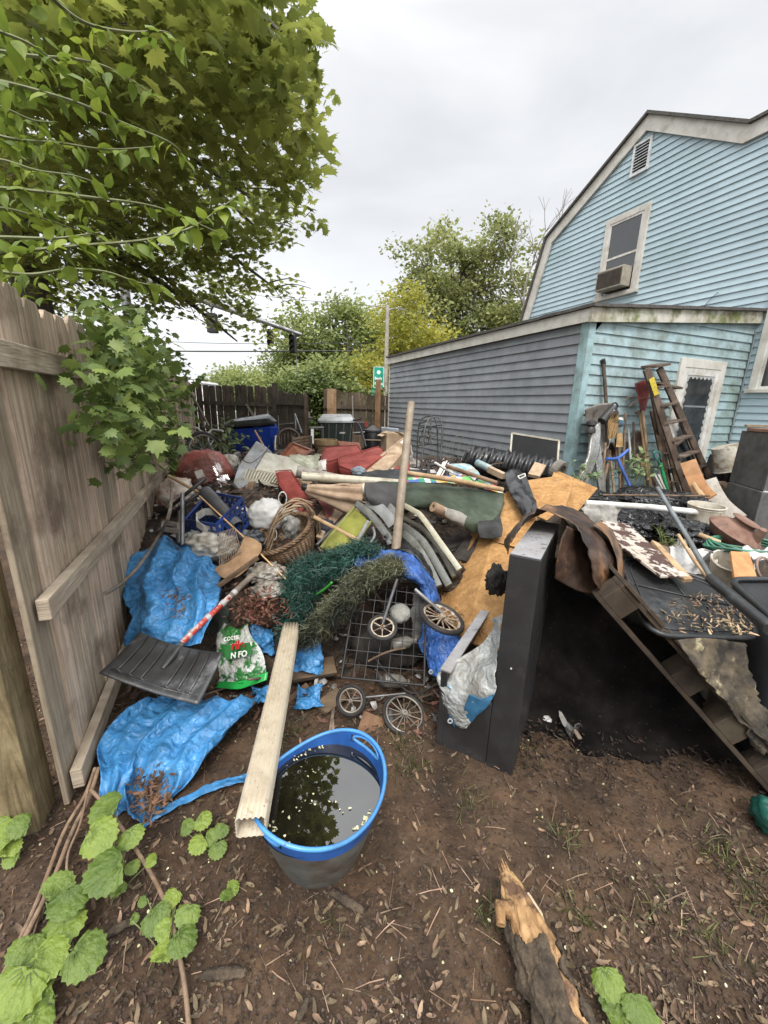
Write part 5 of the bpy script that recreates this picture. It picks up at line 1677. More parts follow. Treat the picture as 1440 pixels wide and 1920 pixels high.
scrap((420, 1112, 470, 1165), 2.38, 'grey green sheet behind the shaft of the snow shovel', mat('sage_cloth', (.06, .10, .07), (.09, .14, .10), rough=.7), .03, 10, 'green_sheet', 'sheet')

# --- things between the fence and the basket
def bag(u, v, Y, ru, rv, rd, label, m=m_bagw, seed=0, name='plastic_bag', cat='bag', wr=.28, ws=2.2, n=44, handles=()):
    k = Y / FPX * 1.03
    o = one(blob(at(u, v, Y), ru * k, rd, rv * k, wr, ws, seed, None, n, n * 2 // 3), name, m, label, cat, smooth=180)
    for (hu, hv, hr) in handles:
        MB().torus(at(hu, hv, Y - rd * .7), (.2, -1, .2), hr * k, .006, 20, 6, sx=.6).build('handle', m, o, smooth=180)
    return o
bag(502, 966, 2.95, 36, 30, .12, 'knotted white plastic bag sitting on the wicker basket rim', seed=1, handles=[(512, 1002, 11), (530, 935, 12)])
bag(548, 985, 3.0, 22, 30, .10, 'cloudy white plastic bag inside the wicker basket', mat('hazy_bag', (.34, .33, .30), (.50, .49, .46), rough=.3, trans=.3, bump=.4, bscale=30), seed=3)
bag(395, 1025, 2.62, 50, 26, .14, 'heap of crumpled off white plastic bags behind the blue tarp', mat('soiled_white_bag', (.36, .33, .28), (.55, .52, .47), rough=.4, bump=.4, bscale=30, c3=(.18, .14, .09), s3=8), seed=5, wr=.4, ws=3.2)
bag(365, 1015, 2.72, 26, 18, .10, 'netted teal and white bag beside the grey upright tube', mat('netted_bag', (.10, .16, .18), (.45, .45, .42), rough=.5, scale=28, lo=.4, hi=.55), seed=6, wr=.4)
bag(500, 1075, 2.4, 38, 20, .10, 'clear crumpled bag of rubbish just below the wicker basket', m_clear, seed=7, wr=.45, ws=3)
bag(505, 1108, 2.25, 34, 17, .09, 'second clear bag of rubbish above the dead leaves, beside the teal branch', m_clear, seed=8, wr=.45, ws=3)
# red cushion in clear plastic by the fence
b = one(blob(at(382, 885, 4.0), .28, .24, .22, .16, 1.6, 2.5, None, 44, 30), 'wrapped_cushion', mat('faded_red_upholstery', (.20, .045, .038), (.32, .095, .08), rough=.5, scale=5, c3=(.42, .30, .26), s3=5, lo3=.56, hi3=.66), 'faded red cushion wrapped in clear plastic against the fence', 'cushion', smooth=180)
S = [[(345, 880, 3.78), (380, 855, 3.85), (405, 850, 3.9)], [(350, 905, 3.70), (392, 885, 3.66), (425, 880, 3.72)], [(375, 925, 3.66), (410, 915, 3.62), (435, 905, 3.66)]]
cloth([A3(r_) for r_ in S], 8, .04, 8, .5, 5).build('clear_wrap', glass('clear_film', (.86, .86, .86), .15, .22), b, smooth=180)
MB().slab(A3([(364, 884, 3.62), (378, 880, 3.62), (384, 893, 3.6), (370, 898, 3.6)]), .003).build('paper_label', m_whitep, b)
bag(330, 925, 3.2, 32, 30, .16, 'pinkish white floral cloth bundle wedged at the foot of the fence', mat('floral_cloth', (.40, .33, .28), (.52, .46, .40), rough=.9, c3=(.35, .10, .08), s3=16, lo3=.58, hi3=.64), seed=12, name='cloth_bundle', cat='bundle')
# grey drain pipe
one(MB().pipe(at(384, 922, 2.95), at(445, 988, 2.75), .052, .046, 22), 'grey_drain_pipe', mat('dark_grey_pvc', (.045, .046, .048), (.07, .07, .072), rough=.4), 'wide dark grey drain pipe standing in the blue milk crate', 'pipe', smooth=50)
# milk crate
cr_ = thing('milk_crate', pa(400, 1000), 'dark blue lattice milk crate holding a pipe and an octagonal ring', 'crate')
mc = mat('dark_blue_plastic', (.012, .03, .13), (.02, .05, .20), rough=.4)
c8 = A3([(345, 975, 2.85), (405, 985, 2.62), (455, 935, 2.85), (400, 925, 3.05)])
dwn = V((.02, .02, -.20))
for i in range(4):
    a, b = c8[i], c8[(i + 1) % 4]
    mb = MB()
    w_ = (b - a).length
    mb.bar(a, b, .014, .022); mb.bar(a + dwn, b + dwn, .012, .02)
    for k in range(7):
        s_ = k / 6
        mb.bar(a.lerp(b, s_), a.lerp(b, s_) + dwn, .010, .012, up=(b - a))
    for k in range(1, 4): mb.bar(a + dwn * (k / 4), b + dwn * (k / 4), .008, .012)
    for k in range(-2, 6):
        s0, s1 = k / 6, (k + 2) / 6
        if s0 < 0 or s1 > 1: continue
        mb.bar(a.lerp(b, s0), a.lerp(b, s1) + dwn, .006, .010, up=(b - a))
    mb.build('side_panel', mc, cr_)
MB().slab([p + dwn for p in c8], .008).build('base', mc, cr_)
mb = MB()
oc = [at(392 + 24 * math.cos(2 * math.pi * (k + .5) / 8), 975 + 17 * math.sin(2 * math.pi * (k + .5) / 8), 2.78 - .10 * math.sin(2 * math.pi * (k + .5) / 8)) for k in range(8)]
for k in range(8): mb.bar(oc[k], oc[(k + 1) % 8], .012, .05)
one(mb, 'octagonal_ring', m_whitep, 'white octagonal ring lying in the blue milk crate', 'ring')
one(MB().tube(spline(A3([(385, 957, 2.95), (405, 955, 2.92), (425, 970, 2.85)]), 5), .012, 8), 'terracotta_hoop', mat('terracotta', (.26, .09, .045), (.32, .13, .07), rough=.7), 'terracotta coloured curved rim in the milk crate beside the drain pipe', 'pot rim', smooth=60)
# walking frame
fr_ = thing('metal_walking_frame', pa(345, 1010), 'grey and black metal walking frame tipped against the fence by the milk crate', 'walking frame')
MB().tube(A3([(342, 925, 2.75), (342, 1022, 2.55)]), .014, 10).build('upright', m_gun, fr_, smooth=60)
MB().tube(A3([(336, 945, 2.80), (335, 1018, 2.6)]), .010, 10).build('upright', m_gun, fr_, smooth=60)
MB().tube(spline(A3([(318, 952, 2.9), (350, 925, 2.85), (385, 897, 2.95)]), 4), .014, 8).build('crossbar', m_blackm, fr_, smooth=60)
MB().tube(spline(A3([(316, 968, 2.8), (345, 945, 2.75), (372, 925, 2.8)]), 4), .013, 8).build('crossbar', m_blackm, fr_, smooth=60)
MB().tube(A3([(345, 975, 2.7), (382, 935, 2.8)]), .010, 8).build('crossbar', mc, fr_, smooth=60)
one(MB().tube(A3([(316, 892, 3.1), (375, 925, 2.95)]), .012, 8), 'pale_stick', m_bam, 'pale round stick sloping over the floral bundle toward the drain pipe', 'stick', smooth=60)
bx = thing('small_wooden_frame', pa(323, 990), 'small open wooden frame at the fence above the blue tarp', 'frame')
f4 = A3([(306, 980, 2.62), (334, 984, 2.62), (334, 996, 2.55), (304, 992, 2.55)])
for i in range(4): MB().bar(f4[i], f4[(i + 1) % 4], .012, .03).build('rail', m_oldw, bx)
# broom stick with brown floor-tile flap
one(MB().tube(A3([(374, 930, 2.78), (455, 1005, 2.6), (545, 1095, 2.28)]), .0055, 8), 'bamboo_cane', mat('orange_cane', (.50, .30, .14), (.58, .38, .20), rough=.5), 'thin orange cane running diagonally from the drain pipe to the teal branch', 'cane', smooth=60)
S = [[(458, 1005, 2.55), (475, 1010, 2.53), (490, 1020, 2.52)], [(448, 1030, 2.48), (470, 1036, 2.45), (489, 1034, 2.45)], [(430, 1052, 2.42), (452, 1060, 2.38), (470, 1060, 2.38)], [(408, 1062, 2.38), (430, 1076, 2.34), (448, 1080, 2.34)], [(402, 1068, 2.36), (415, 1082, 2.33), (430, 1086, 2.32)]]
one(cloth([A3(r_) for r_ in S], 7, .002, 8), 'perforated_board', mat('brown_pegboard', (.28, .17, .09), (.34, .21, .115), rough=.75, c3=(.10, .05, .025), s3=75, lo3=.62, hi3=.66), 'curved tan perforated board in front of the wicker basket', 'board', smooth=180, solid=.006)
mb = MB()
g4 = A3([(408, 1000, 2.6), (440, 990, 2.6), (452, 1035, 2.45), (412, 1060, 2.4)])
for k in range(13): mb.tube([g4[0].lerp(g4[1], k / 12), g4[3].lerp(g4[2], k / 12)], .0022, 5)
for k in range(4): mb.tube([g4[0].lerp(g4[3], k / 3), g4[1].lerp(g4[2], k / 3)], .003, 5)
one(mb, 'wire_rack', mat('rusty_cream_wire', (.30, .25, .18), (.16, .10, .06), rough=.6), 'small rusty wire rack beside the perforated board', 'rack')
one(MB().bar(at(408, 1100, 2.2), at(484, 1045, 2.35), .02, .025), 'split_lath', m_bam2, 'brown split lath under the perforated board parallel to the shovel shaft', 'lath', bevel=.002)
# fallen branch against the fence
one(MB().tube(spline([fr(322, 905, .2), fr(318, 960, .35), at(300, 1000, 2.45), at(265, 1055, 2.1), at(230, 1092, 1.95), fr(196, 1113, .05)], 6), [.008 + .0001 * i for i in range(31)], 7), 'fallen_branch', m_oldw, 'long thin grey branch arching from the vine down to the fence over the blue tarp', 'branch', smooth=60)

# --- wicker basket with a braided handle
bc_ = at(530, 1000, 2.72)
ax = V((-.35, -.25, 1)).normalized()
bk = thing('wicker_basket', bc_ + V((0, 0, -.17)), 'large brown wicker basket tipped toward the camera with a thick braided handle', 'basket')
x, y, d = frame(ax)
mb = MB()
rows, cols_ = 24, 84
Pg = []
for i in range(rows + 1):
    f = i / rows
    r_ = .135 + .075 * math.sin(min(1, f * 1.05) * math.pi * .5)
    row = []
    for j in range(cols_ + 1):
        a = 2 * math.pi * j / cols_
        bump = .0045 * math.cos(math.pi * i + (math.pi if (j // 2) % 2 else 0)) + .002 * (j % 2)
        row.append(bc_ + d * (-.22 + .22 * f) + (x * math.cos(a) * 1.18 + y * math.sin(a)) * (r_ + bump))
    Pg.append(row)
mb.grid(Pg)
mb.add(Pg[0][:-1], [tuple(range(cols_))])
mb.build('woven_side', m_wick, bk, smooth=30, solid=.006)
def braid(path, rr, tw, parent, name, m=m_wick, st=3, r_=.011):
    pts = spline(path, 10)
    for s_ in range(st):
        q = []
        for i, p in enumerate(pts):
            dd = (pts[min(i + 1, len(pts) - 1)] - pts[max(i - 1, 0)]).normalized()
            xx = dd.cross(V((.3, -.2, 1))).normalized(); yy = dd.cross(xx)
            a = i * tw + 2 * math.pi * s_ / st
            q.append(p + (xx * math.cos(a) + yy * math.sin(a)) * rr)
        yield q
mb = MB()
rimp = [bc_ + d * .01 + (x * math.cos(2 * math.pi * k / 20) * 1.18 + y * math.sin(2 * math.pi * k / 20)) * .212 for k in range(21)]
for q in braid(rimp, .012, .35, bk, 'rim', st=4): mb.tube(q, .0075, 6)
mb.build('braided_rim', m_wick, bk, smooth=60)
mb = MB()
hp = A3([(505, 1030, 2.56), (515, 985, 2.58), (545, 955, 2.62), (570, 948, 2.68), (592, 975, 2.75), (600, 1010, 2.8)])
for q in braid(hp, .014, .30, bk, 'handle', st=4): mb.tube(q, .0068, 6)
hp2 = A3([(498, 1020, 2.60), (520, 965, 2.62), (552, 938, 2.68), (585, 945, 2.75)])
for q in braid(hp2, .010, .30, bk, 'handle', st=3): mb.tube(q, .0055, 6)
mb.build('handle', mat('pale_wicker', (.17, .11, .065), (.32, .23, .14), rough=.65, scale=14), bk, smooth=60)
one(blob(at(608, 992, 2.9), .10, .10, .075, .35, 2.5, 4), 'dark_cloth', mat('navy_cloth', (.012, .014, .022), (.03, .035, .05), rough=.8), 'crumpled navy cloth between the basket and the yellow chair', 'cloth', smooth=180)

# --- old television lying on its side
tv = thing('old_television', pa(500, 900), 'old grey television set lying on its side, beige ribbed back toward the camera', 'television')
m_tvg = mat('light_grey_bezel', (.26, .27, .285), (.32, .33, .345), rough=.38, c3=(.18, .17, .15), s3=4)
m_tvb = mat('beige_tv_shell', (.38, .36, .30), (.44, .42, .355), rough=.5, c3=(.26, .23, .17), s3=5, lo3=.56, hi3=.75)
a = A3([(478, 826, 4.35), (440, 905, 3.75), (500, 930, 3.75), (498, 842, 4.35)])
fA = A3([(476, 828, 4.3), (438, 898, 3.7), (455, 925, 3.62), (500, 845, 4.25)])
nb = (at(520, 905, 3.75) - at(452, 900, 3.7))
MB().hexa([at(480, 826, 4.45), at(447, 872, 4.0), at(436, 905, 3.72), at(500, 838, 4.6)], [at(500, 838, 4.35), at(470, 890, 3.9), at(452, 922, 3.62), at(512, 850, 4.45)]).build('bezel', m_tvg, tv, bevel=.012)
sh_ = MB().hexa(A3([(497, 846, 4.2), (455, 915, 3.70), (500, 945, 3.85), (545, 880, 4.45)]), A3([(572, 862, 4.35), (552, 905, 3.95), (555, 935, 4.05), (590, 880, 4.5)])).build('shell', m_tvb, tv, bevel=.02, seg=3)
bz = MB().hexa(A3([(430, 905, 3.72), (452, 923, 3.60), (520, 938, 3.72), (505, 915, 3.9)]), A3([(432, 918, 3.74), (452, 938, 3.62), (515, 945, 3.75), (505, 925, 3.9)])).build('dark_side', mat('dark_tv_side', (.03, .03, .032), (.045, .045, .047), rough=.5), tv, bevel=.006)
mb = MB()
g4 = A3([(465, 880, 3.78), (545, 893, 3.86), (528, 912, 3.74), (458, 898, 3.64)])
for k in range(15): mb.bar(bil(g4, k / 14, 0), bil(g4, k / 14, 1), .011, .022, up=(0, -.6, 1))
mb.bar(g4[3], g4[2], .018, .026); mb.bar(g4[0], g4[1], .01, .02)
mb.build('vent_ribs', mat('cream_ribs', (.46, .44, .36), (.40, .38, .30), rough=.5), sh_)
MB().tube(spline(A3([(505, 835, 4.3), (495, 850, 4.1), (470, 868, 3.85), (450, 860, 3.7), (445, 872, 3.65)]), 6), .004, 5).build('power_cord', m_blackm, tv, smooth=60)

# --- red sofa cushions
def cushion(L_, th, label, name='sofa_cushion', m=m_red, piping=True, cat='cushion', group=None):
    pts = A3(L_)
    o = one(MB().slab(pts, th), name, m, label, cat, group=group, bevel=min(.035, th * .3), seg=4, smooth=180)
    if piping:
        c = sum(pts, V()) / len(pts)
        n_ = (pts[1] - pts[0]).cross(pts[2] - pts[0]).normalized()
        if n_.dot(CAM - c) < 0: n_ = -n_
        q = [p.lerp(c, .045) - n_ * -.001 for p in pts]
        MB().tube(q + [q[0]], .006, 6).build('piping', m, o, smooth=60)
    return o
cushion([(607, 838, 4.75), (672, 834, 4.7), (682, 848, 4.35), (640, 858, 4.25), (598, 872, 4.15)], .30, 'bulky red sofa cushion leaning back against a wooden frame in the middle of the heap')
cushion([(632, 858, 4.25), (712, 836, 4.55), (728, 850, 4.25), (672, 888, 3.80), (634, 874, 4.0)], .13, 'flat red sofa cushion half under the long cardboard box')
cushion([(516, 882, 3.72), (545, 880, 3.75), (592, 950, 3.2), (562, 964, 3.15), (520, 905, 3.55)], .13, 'narrow red sofa cushion standing on edge beside the television')
one(MB().slab(A3([(735, 878, 3.95), (768, 862, 4.1), (768, 880, 3.9), (738, 890, 3.82)]), .08), 'sofa_cushion', m_red, 'small visible end of a red cushion below the cardboard box', 'cushion', bevel=.02)
one(cloth([A3([(575, 925, 3.2), (600, 945, 3.1), (612, 975, 2.95)]), A3([(590, 920, 3.3), (618, 940, 3.15), (622, 975, 3.0)]), A3([(610, 930, 3.3), (628, 950, 3.2), (625, 985, 3.0)])], 7, .03, 7), 'red_drape', mat('dark_red_cloth', (.08, .018, .016), (.13, .03, .025), rough=.9), 'dark red drape hanging behind the basket handle', 'cloth', smooth=180, solid=.004)
t = thing('wooden_picture_frame', pa(560, 848), 'orange brown wooden tray frame standing between the television and the patio chair', 'frame')
f4 = A3([(526, 858, 4.75), (548, 832, 4.95), (584, 846, 4.85), (566, 860, 4.6)])
MB().slab(f4, .02).build('panel', mat('orange_panel', (.22, .075, .035), (.28, .10, .05), rough=.6), t)
for i in range(4): MB().bar(f4[i], f4[(i + 1) % 4], .045, .04).build('rail', mat('red_brown_wood', (.13, .04, .022), (.19, .07, .04), rough=.5), t, bevel=.003)
one(MB().slab(A3([(632, 826, 5.0), (674, 830, 5.0), (680, 850, 4.8), (640, 842, 4.85)]), .03), 'sofa_backing', mat('stapled_backing', (.20, .08, .05), (.14, .05, .035), rough=.8), 'wooden edged sofa back panel behind the bulky red cushion', 'panel', bevel=.004)
# cardboard boxes
t = thing('long_cardboard_box', pa(715, 880), 'long flattened cardboard box lying diagonally across the red cushions', 'box')
bx4 = A3([(675, 882, 3.95), (755, 820, 4.6), (770, 832, 4.45), (712, 898, 3.7)])
MB().slab(bx4, .13).build('carton', m_card, t, bevel=.004)
mb = MB()
for k in (.12, .3, .34, .55, .8):
    mb.slab([bil(bx4, k, .0) + up * .002, bil(bx4, k + .008, 0) + up * .002, bil(bx4, k + .008, 1) + up * .002, bil(bx4, k, 1) + up * .002], .001)
mb.build('crease', mat('box_crease', (.14, .09, .055), rough=.9), t)
MB().slab([bil(bx4, .87, .25) + up * .004 + V((0, -.004, 0)), bil(bx4, .96, .25) + up * .004 + V((0, -.004, 0)), bil(bx4, .96, .8) + up * .004 + V((0, -.004, 0)), bil(bx4, .87, .8) + up * .004 + V((0, -.004, 0))], .001).build('shipping_label', m_whitep, t)
one(MB().slab(A3([(612, 945, 3.25), (645, 960, 3.1), (618, 990, 2.85), (584, 980, 2.9)]), .06), 'flattened_carton', mat('printed_carton', (.30, .21, .14), (.20, .13, .08), rough=.8, scale=20, stretch=(3, .3, 1)), 'folded printed carton between the basket and the yellow chair', 'box', bevel=.003)
one(MB().slab(A3([(598, 992, 2.82), (610, 996, 2.80), (605, 1010, 2.74), (592, 1006, 2.76)]), .05), 'carton_end', m_card, 'small cardboard carton end under the folded printed carton', 'box', bevel=.003)
bxx = thing('tall_cardboard_box', pa(736, 826), 'small open brown cardboard box near the translucent tub', 'box')
MB().cbox(at(736, 828, 5.9), .28, .25, .26, Rz(20)).build('carton', m_card, bxx, bevel=.004)
for s_ in (-1, 1): MB().cbox(at(736, 816, 5.9) + V((s_ * .12, 0, .02)), .16, .22, .006, Rz(20) @ Ry(s_ * 25)).build('flap', m_card, bxx)
one(MB().hexa(A3([(718, 818, 6.3), (744, 820, 6.2), (744, 819, 6.5), (718, 817, 6.6)]), A3([(714, 801, 6.3), (748, 804, 6.2), (747, 803, 6.55), (715, 800, 6.65)])), 'translucent_tub', mat('translucent_plastic', (.22, .25, .29), (.28, .31, .35), rough=.3), 'translucent grey storage tub near the corner of the grey shed wall', 'tub', bevel=.01)
# ---------------------------------------------------------------- back row: carts, chairs, planter
def cart_bin(name, Q, top, bot, hgt, mbody, mlid, label, tilt=(0, 0), lidq=None):
    """wheeled cart from its rim quadrilateral (world) ; bottom is the rim shrunk and dropped"""
    c = sum(Q, V()) / 4
    t = thing(name, V((c.x, c.y, c.z - hgt)), label, 'garbage cart')
    B = [V((c.x, c.y, c.z - hgt)) + (p - c) * bot for p in Q]
    mid = [Q[i].lerp(B[i], .12) for i in range(4)]
    r1, r2, r3 = rrect(Q, .12, 3), rrect([p.lerp(c, .05) for p in mid], .12, 3), rrect([p for p in B], .12, 3)
    k = len(r1)
    mb = MB().add(r1 + r2 + r3, [(i, (i + 1) % k, k + (i + 1) % k, k + i) for i in range(k)] + [(k + i, k + (i + 1) % k, 2 * k + (i + 1) % k, 2 * k + i) for i in range(k)] + [tuple(range(2 * k, 3 * k)), tuple(range(k - 1, -1, -1))])
    mb.build('body', mbody, t, smooth=35)
    lz = [p + up * .012 for p in (lidq or Q)]
    cl = sum(lz, V()) / 4
    lz = rrect([cl + (p - cl) * 1.06 for p in lz], .15, 4)
    k = len(lz)
    tp_ = [p.lerp(cl, .16) + up * .05 for p in lz]
    li = MB().add(lz + tp_ + [p - up * .03 for p in lz], [(i, (i + 1) % k, k + (i + 1) % k, k + i) for i in range(k)] + [(2 * k + i, 2 * k + (i + 1) % k, (i + 1) % k, i) for i in range(k)] + [tuple(range(k, 2 * k))]).build('lid', mlid, t, smooth=30)
    MB().tube([Q[3].lerp(Q[2], .1) + up * .0 + V((0, .06, -.02)), Q[3].lerp(Q[2], .9) + V((0, .06, -.02))], .016, 8).build('handle', mlid, t)
    for q in (B[3], B[2]):
        MB().lathe(q + V((-.03, .02, .08)), (1, 0, 0), [(.03, 0), (.12, .005), (.12, .05), (.03, .055)], 20).build('wheel', m_rubber, t, smooth=40)
    return t, li, Q, B
m_bb = mat('royal_blue_plastic', (.012, .045, .32), (.02, .065, .40), rough=.4, scale=3, c3=(.01, .03, .18), s3=4, lo3=.55, hi3=.75)
m_wetl = mat('wet_grey_lid', (.06, .065, .07), (.16, .17, .175), rough=.2, scale=5)
Qb = A3([(422, 806, 6.0), (521, 800, 5.7), (509, 786, 6.5), (428, 794, 6.75)])
t, li, Q_, B_ = cart_bin('blue_recycling_cart', Qb, 1, .74, .92, m_bb, mat('wet_black_lid', (.012, .013, .014), (.04, .042, .045), rough=.22), 'royal blue recycling cart with a wet black lid in the far left corner',
                         lidq=A3([(420, 800, 6.0), (517, 792, 5.75), (508, 782, 6.4), (428, 794, 6.75)]))
MB().slab(A3([(505, 802, 5.66), (520, 801, 5.62), (519, 815, 5.64), (506, 822, 5.68)]), .04).build('grip_lug', m_bb, t, bevel=.006)
MB().slab(A3([(470, 800, 6.0), (512, 792, 5.8), (505, 783, 6.25), (490, 784, 6.3)]), .02).build('lid_panel', m_wetl, li, bevel=.006)
m_gc = mat('dark_green_grey_cart', (.022, .030, .026), (.035, .045, .04), rough=.45, scale=4)
Qg = A3([(597, 790, 6.4), (664, 790, 6.4), (661, 783, 6.95), (602, 783, 6.95)])
t, li, Q_, B_ = cart_bin('grey_green_trash_cart', Qg, 1, .80, .85, m_gc, mat('wet_sheen_pale', (.25, .27, .28), (.40, .42, .43), rough=.25, scale=6), 'dark green grey trash cart, lid painted with wet sheen, in front of the brown fence')  # pale lid colour stands for sky reflected on the wet lid
MB().slab(A3([(637, 810, 6.33), (647, 810, 6.33), (647, 813, 6.33), (637, 813, 6.33)]), .004).build('stamped_mark', mat('white_mark', (.5, .5, .5), rough=.5), t)
for k in range(5):
    MB().slab(A3([(602 + k * 14, 795, 6.36), (604 + k * 14, 795, 6.36), (604 + k * 13, 835, 6.3), (602 + k * 13, 835, 6.3)]), .02).build('rib', m_gc, t)
tb = thing('black_barrel_grill', pa(699, 830), 'black lidded barrel with a strap, between the trash cart and the translucent tub', 'barrel')
c = at(699, 828, 6.35)
MB().lathe(c - up * .15, (0, 0, 1), [(.12, -.2), (.135, 0), (.135, .27), (.125, .30)], 24).build('drum', m_blackp, tb, smooth=40)
MB().lathe(c - up * .15, (0, 0, 1), [(.145, .30), (.145, .33), (.06, .37), (.02, .40)], 24).build('lid', m_blackm, tb, smooth=40)
MB().torus(c + up * .02, (0, .1, 1), .14, .012, 24, 6).build('strap', mat('tan_strap', (.3, .26, .2), rough=.7), tb)
MB().slab(A3([(684, 790, 6.2), (690, 790, 6.2), (690, 800, 6.2), (684, 800, 6.2)]), .01).build('red_tag', mat('red_tag', (.3, .03, .02), rough=.5), tb)
t = thing('scooter_frame', pa(680, 828), 'black folding scooter or walker frame standing left of the black barrel', 'frame')
MB().tube(spline(A3([(668, 792, 6.3), (675, 800, 6.25), (682, 822, 6.1), (686, 838, 6.0)]), 4), .016, 8).build('stem', m_blackm, t)
MB().tube(A3([(662, 788, 6.35), (676, 786, 6.3)]), .014, 8).build('handlebar', m_blackm, t)
MB().box(at(664, 815, 6.5), V((.2, 0, 0)), V((0, .1, 0)), V((0, 0, .2))).build('basket', m_blackm, t, bevel=.01)
MB().tube(A3([(662, 812, 6.2), (684, 810, 6.2)]), .01, 8).build('crossbar', m_gun, t)
# half barrel planter
c = at(611, 829, 5.35)
t = thing('half_barrel_planter', c - up * .1, 'weathered yellow brown half barrel planter with a dark inside', 'planter')
m_barrel = mat('barrel_wood', (.17, .11, .05), (.27, .19, .09), rough=.8, scale=14, stretch=(2, 2, .3))
MB().lathe(c, (0, 0, 1), [(.125, -.16), (.145, -.08), (.155, .0), (.155, .035), (.138, .035), (.132, -.06)], 30, closed=False).build('staves', m_barrel, t, smooth=40)
MB().torus(c - up * .03, (0, 0, 1), .158, .006, 30, 6).build('hoop', mat('rusty_hoop', (.10, .06, .035), rough=.7), t)
MB().lathe(c - up * .03, (0, 0, 1), [(.132, 0), (.01, .02)], 24).build('soil', m_heap, t)
# patio chair with arched back, slatted chair, frames
t = thing('arched_patio_chair', pa(540, 835), 'dark patio chair with an arched spindled back in front of the plank gate', 'chair')
m_dw = mat('dark_brown_wood', (.035, .022, .015), (.07, .045, .03), rough=.6)
arc = A3([(520, 842, 5.6), (521, 818, 5.6), (532, 806, 5.65), (546, 805, 5.7), (560, 816, 5.7), (566, 838, 5.6)])
MB().tube(spline(arc, 6), .018, 8).build('back_frame', m_dw, t, smooth=60)
for k in range(6):
    u = 527 + k * 6.4
    MB().tube(A3([(u, 810 + abs(k - 2.5) * 1.5, 5.64), (u + .5, 842, 5.6)]), .008, 6).build('spindle', m_dw, t)
MB().slab(A3([(522, 842, 5.6), (566, 842, 5.6), (572, 850, 5.2), (520, 850, 5.2)]), .03).build('seat', m_dw, t)
for q in ((524, 850, 5.25), (568, 850, 5.25)): MB().tube([at(*q), at(*q) - up * .32], .016, 6).build('leg', m_dw, t)
t = thing('slatted_wooden_chair', pa(568, 838), 'brown slatted wooden chair back tilted beside the half barrel planter', 'chair')
for k in range(4):
    MB().slab(A3([(550, 821 + k * 6, 5.35), (583, 816 + k * 6, 5.4), (583, 820 + k * 6, 5.4), (550, 825 + k * 6, 5.35)]), .015).build('slat', mat('brown_slat', (.14, .085, .05), (.20, .13, .08), rough=.7), t)
for u in (549, 583): MB().tube(A3([(u, 818, 5.38), (u + 1, 850, 5.25)]), .016, 6).build('post', m_dw, t)
for i, L_ in enumerate([[(551, 815, 5.9), (566, 812, 5.9)]]): MB().tube(A3(L_), .012, 6).build('top_bar', m_dw, t)
t = thing('metal_chair_frame', pa(545, 800), 'thin bare metal chair frame leaning on the plank gate', 'frame')
for i, L_ in enumerate([[(521, 780, 6.4), (524, 835, 6.0)], [(553, 776, 6.6), (566, 812, 6.2)], [(521, 797, 6.35), (551, 794, 6.4)], [(553, 776, 6.6), (555, 815, 6.4)], [(537, 806, 6.4), (567, 806, 6.3)]]):
    MB().tube(A3(L_), .013, 8).build('bar', m_gun if i % 2 else m_blackm, t)
t = thing('small_black_table', pa(592, 815), 'small black side table with one white leg beside the trash cart', 'table')
MB().slab(A3([(580, 803, 5.9), (608, 802, 5.9), (606, 799, 6.2), (584, 800, 6.2)]), .02).build('table_top', m_blackm, t)
MB().slab(A3([(583, 804, 5.88), (588, 804, 5.88), (588, 832, 5.75), (583, 832, 5.75)]), .03).build('leg', m_whitep, t)
MB().tube(A3([(605, 805, 5.9), (606, 834, 5.8)]), .014, 6).build('leg', m_blackm, t)
one(MB().tube(A3([(516, 815, 5.9), (517, 845, 5.7)]), .022, 8), 'white_post', m_whitep, 'short white post upright at the right edge of the blue cart', 'post', smooth=60)
one(MB().tube(A3([(478, 808, 5.2), (494, 836, 4.7)]), .013, 8), 'salmon_stick', mat('salmon_handle', (.36, .20, .14), rough=.6), 'salmon coloured stick rising in front of the blue cart', 'stick', smooth=60)
for i, (a, b_, r_, lab) in enumerate((((360, 740, 7.2), (392, 800, 6.5), .02, 'pale weathered pole leaning on the dark fence, the longer of two in the far corner'), ((372, 770, 6.9), (385, 802, 6.5), .018, 'shorter pale pole leaning in the far fence corner'))):
    one(MB().tube(A3([a, b_]), r_, 8), 'leaning_pole', m_oldw, lab, 'pole', smooth=60)
# white bits between tv and cushions
bag(432, 868, 4.5, 16, 16, .1, 'crumpled off white bag wedged left of the television', MATS['soiled_white_bag'], 14)
one(MB().bar(at(407, 880, 4.2), at(447, 850, 4.9), .05, .04), 'aluminium_rail', mat('aluminium', (.36, .34, .32), (.26, .24, .22), rough=.4, metal=.4), 'pale aluminium rail lying behind the wrapped red cushion', 'rail')
scrap((540, 852, 600, 890), 4.3, 'ribbed cream plastic webbing between the television and the bulky cushion', mat('cream_webbing', (.50, .50, .40), (.34, .36, .26), rough=.6, scale=40, stretch=(1, 4, 1)), .03, 11, 'cream_webbing', 'webbing')
scrap((598, 862, 612, 885), 4.0, 'white fabric tag sticking up at the corner of the bulky red cushion', m_whitep, .01, 12, 'fabric_tag', 'tag')
bag(760, 850, 4.6, 14, 18, .1, 'small white bag behind the upright tan pole', m_bagw, 15)
one(cloth([A3([(690, 885, 3.85), (730, 880, 3.9), (800, 882, 4.0)]), A3([(680, 893, 3.72), (730, 892, 3.75), (812, 893, 3.85)]), A3([(690, 902, 3.62), (735, 902, 3.66), (790, 903, 3.75)])], 8, .02, 9), 'black_jacket', mat('black_cloth', (.012, .014, .016), (.03, .034, .036), rough=.7), 'black and white jacket spread under the long cardboard box', 'jacket', smooth=180, solid=.004)
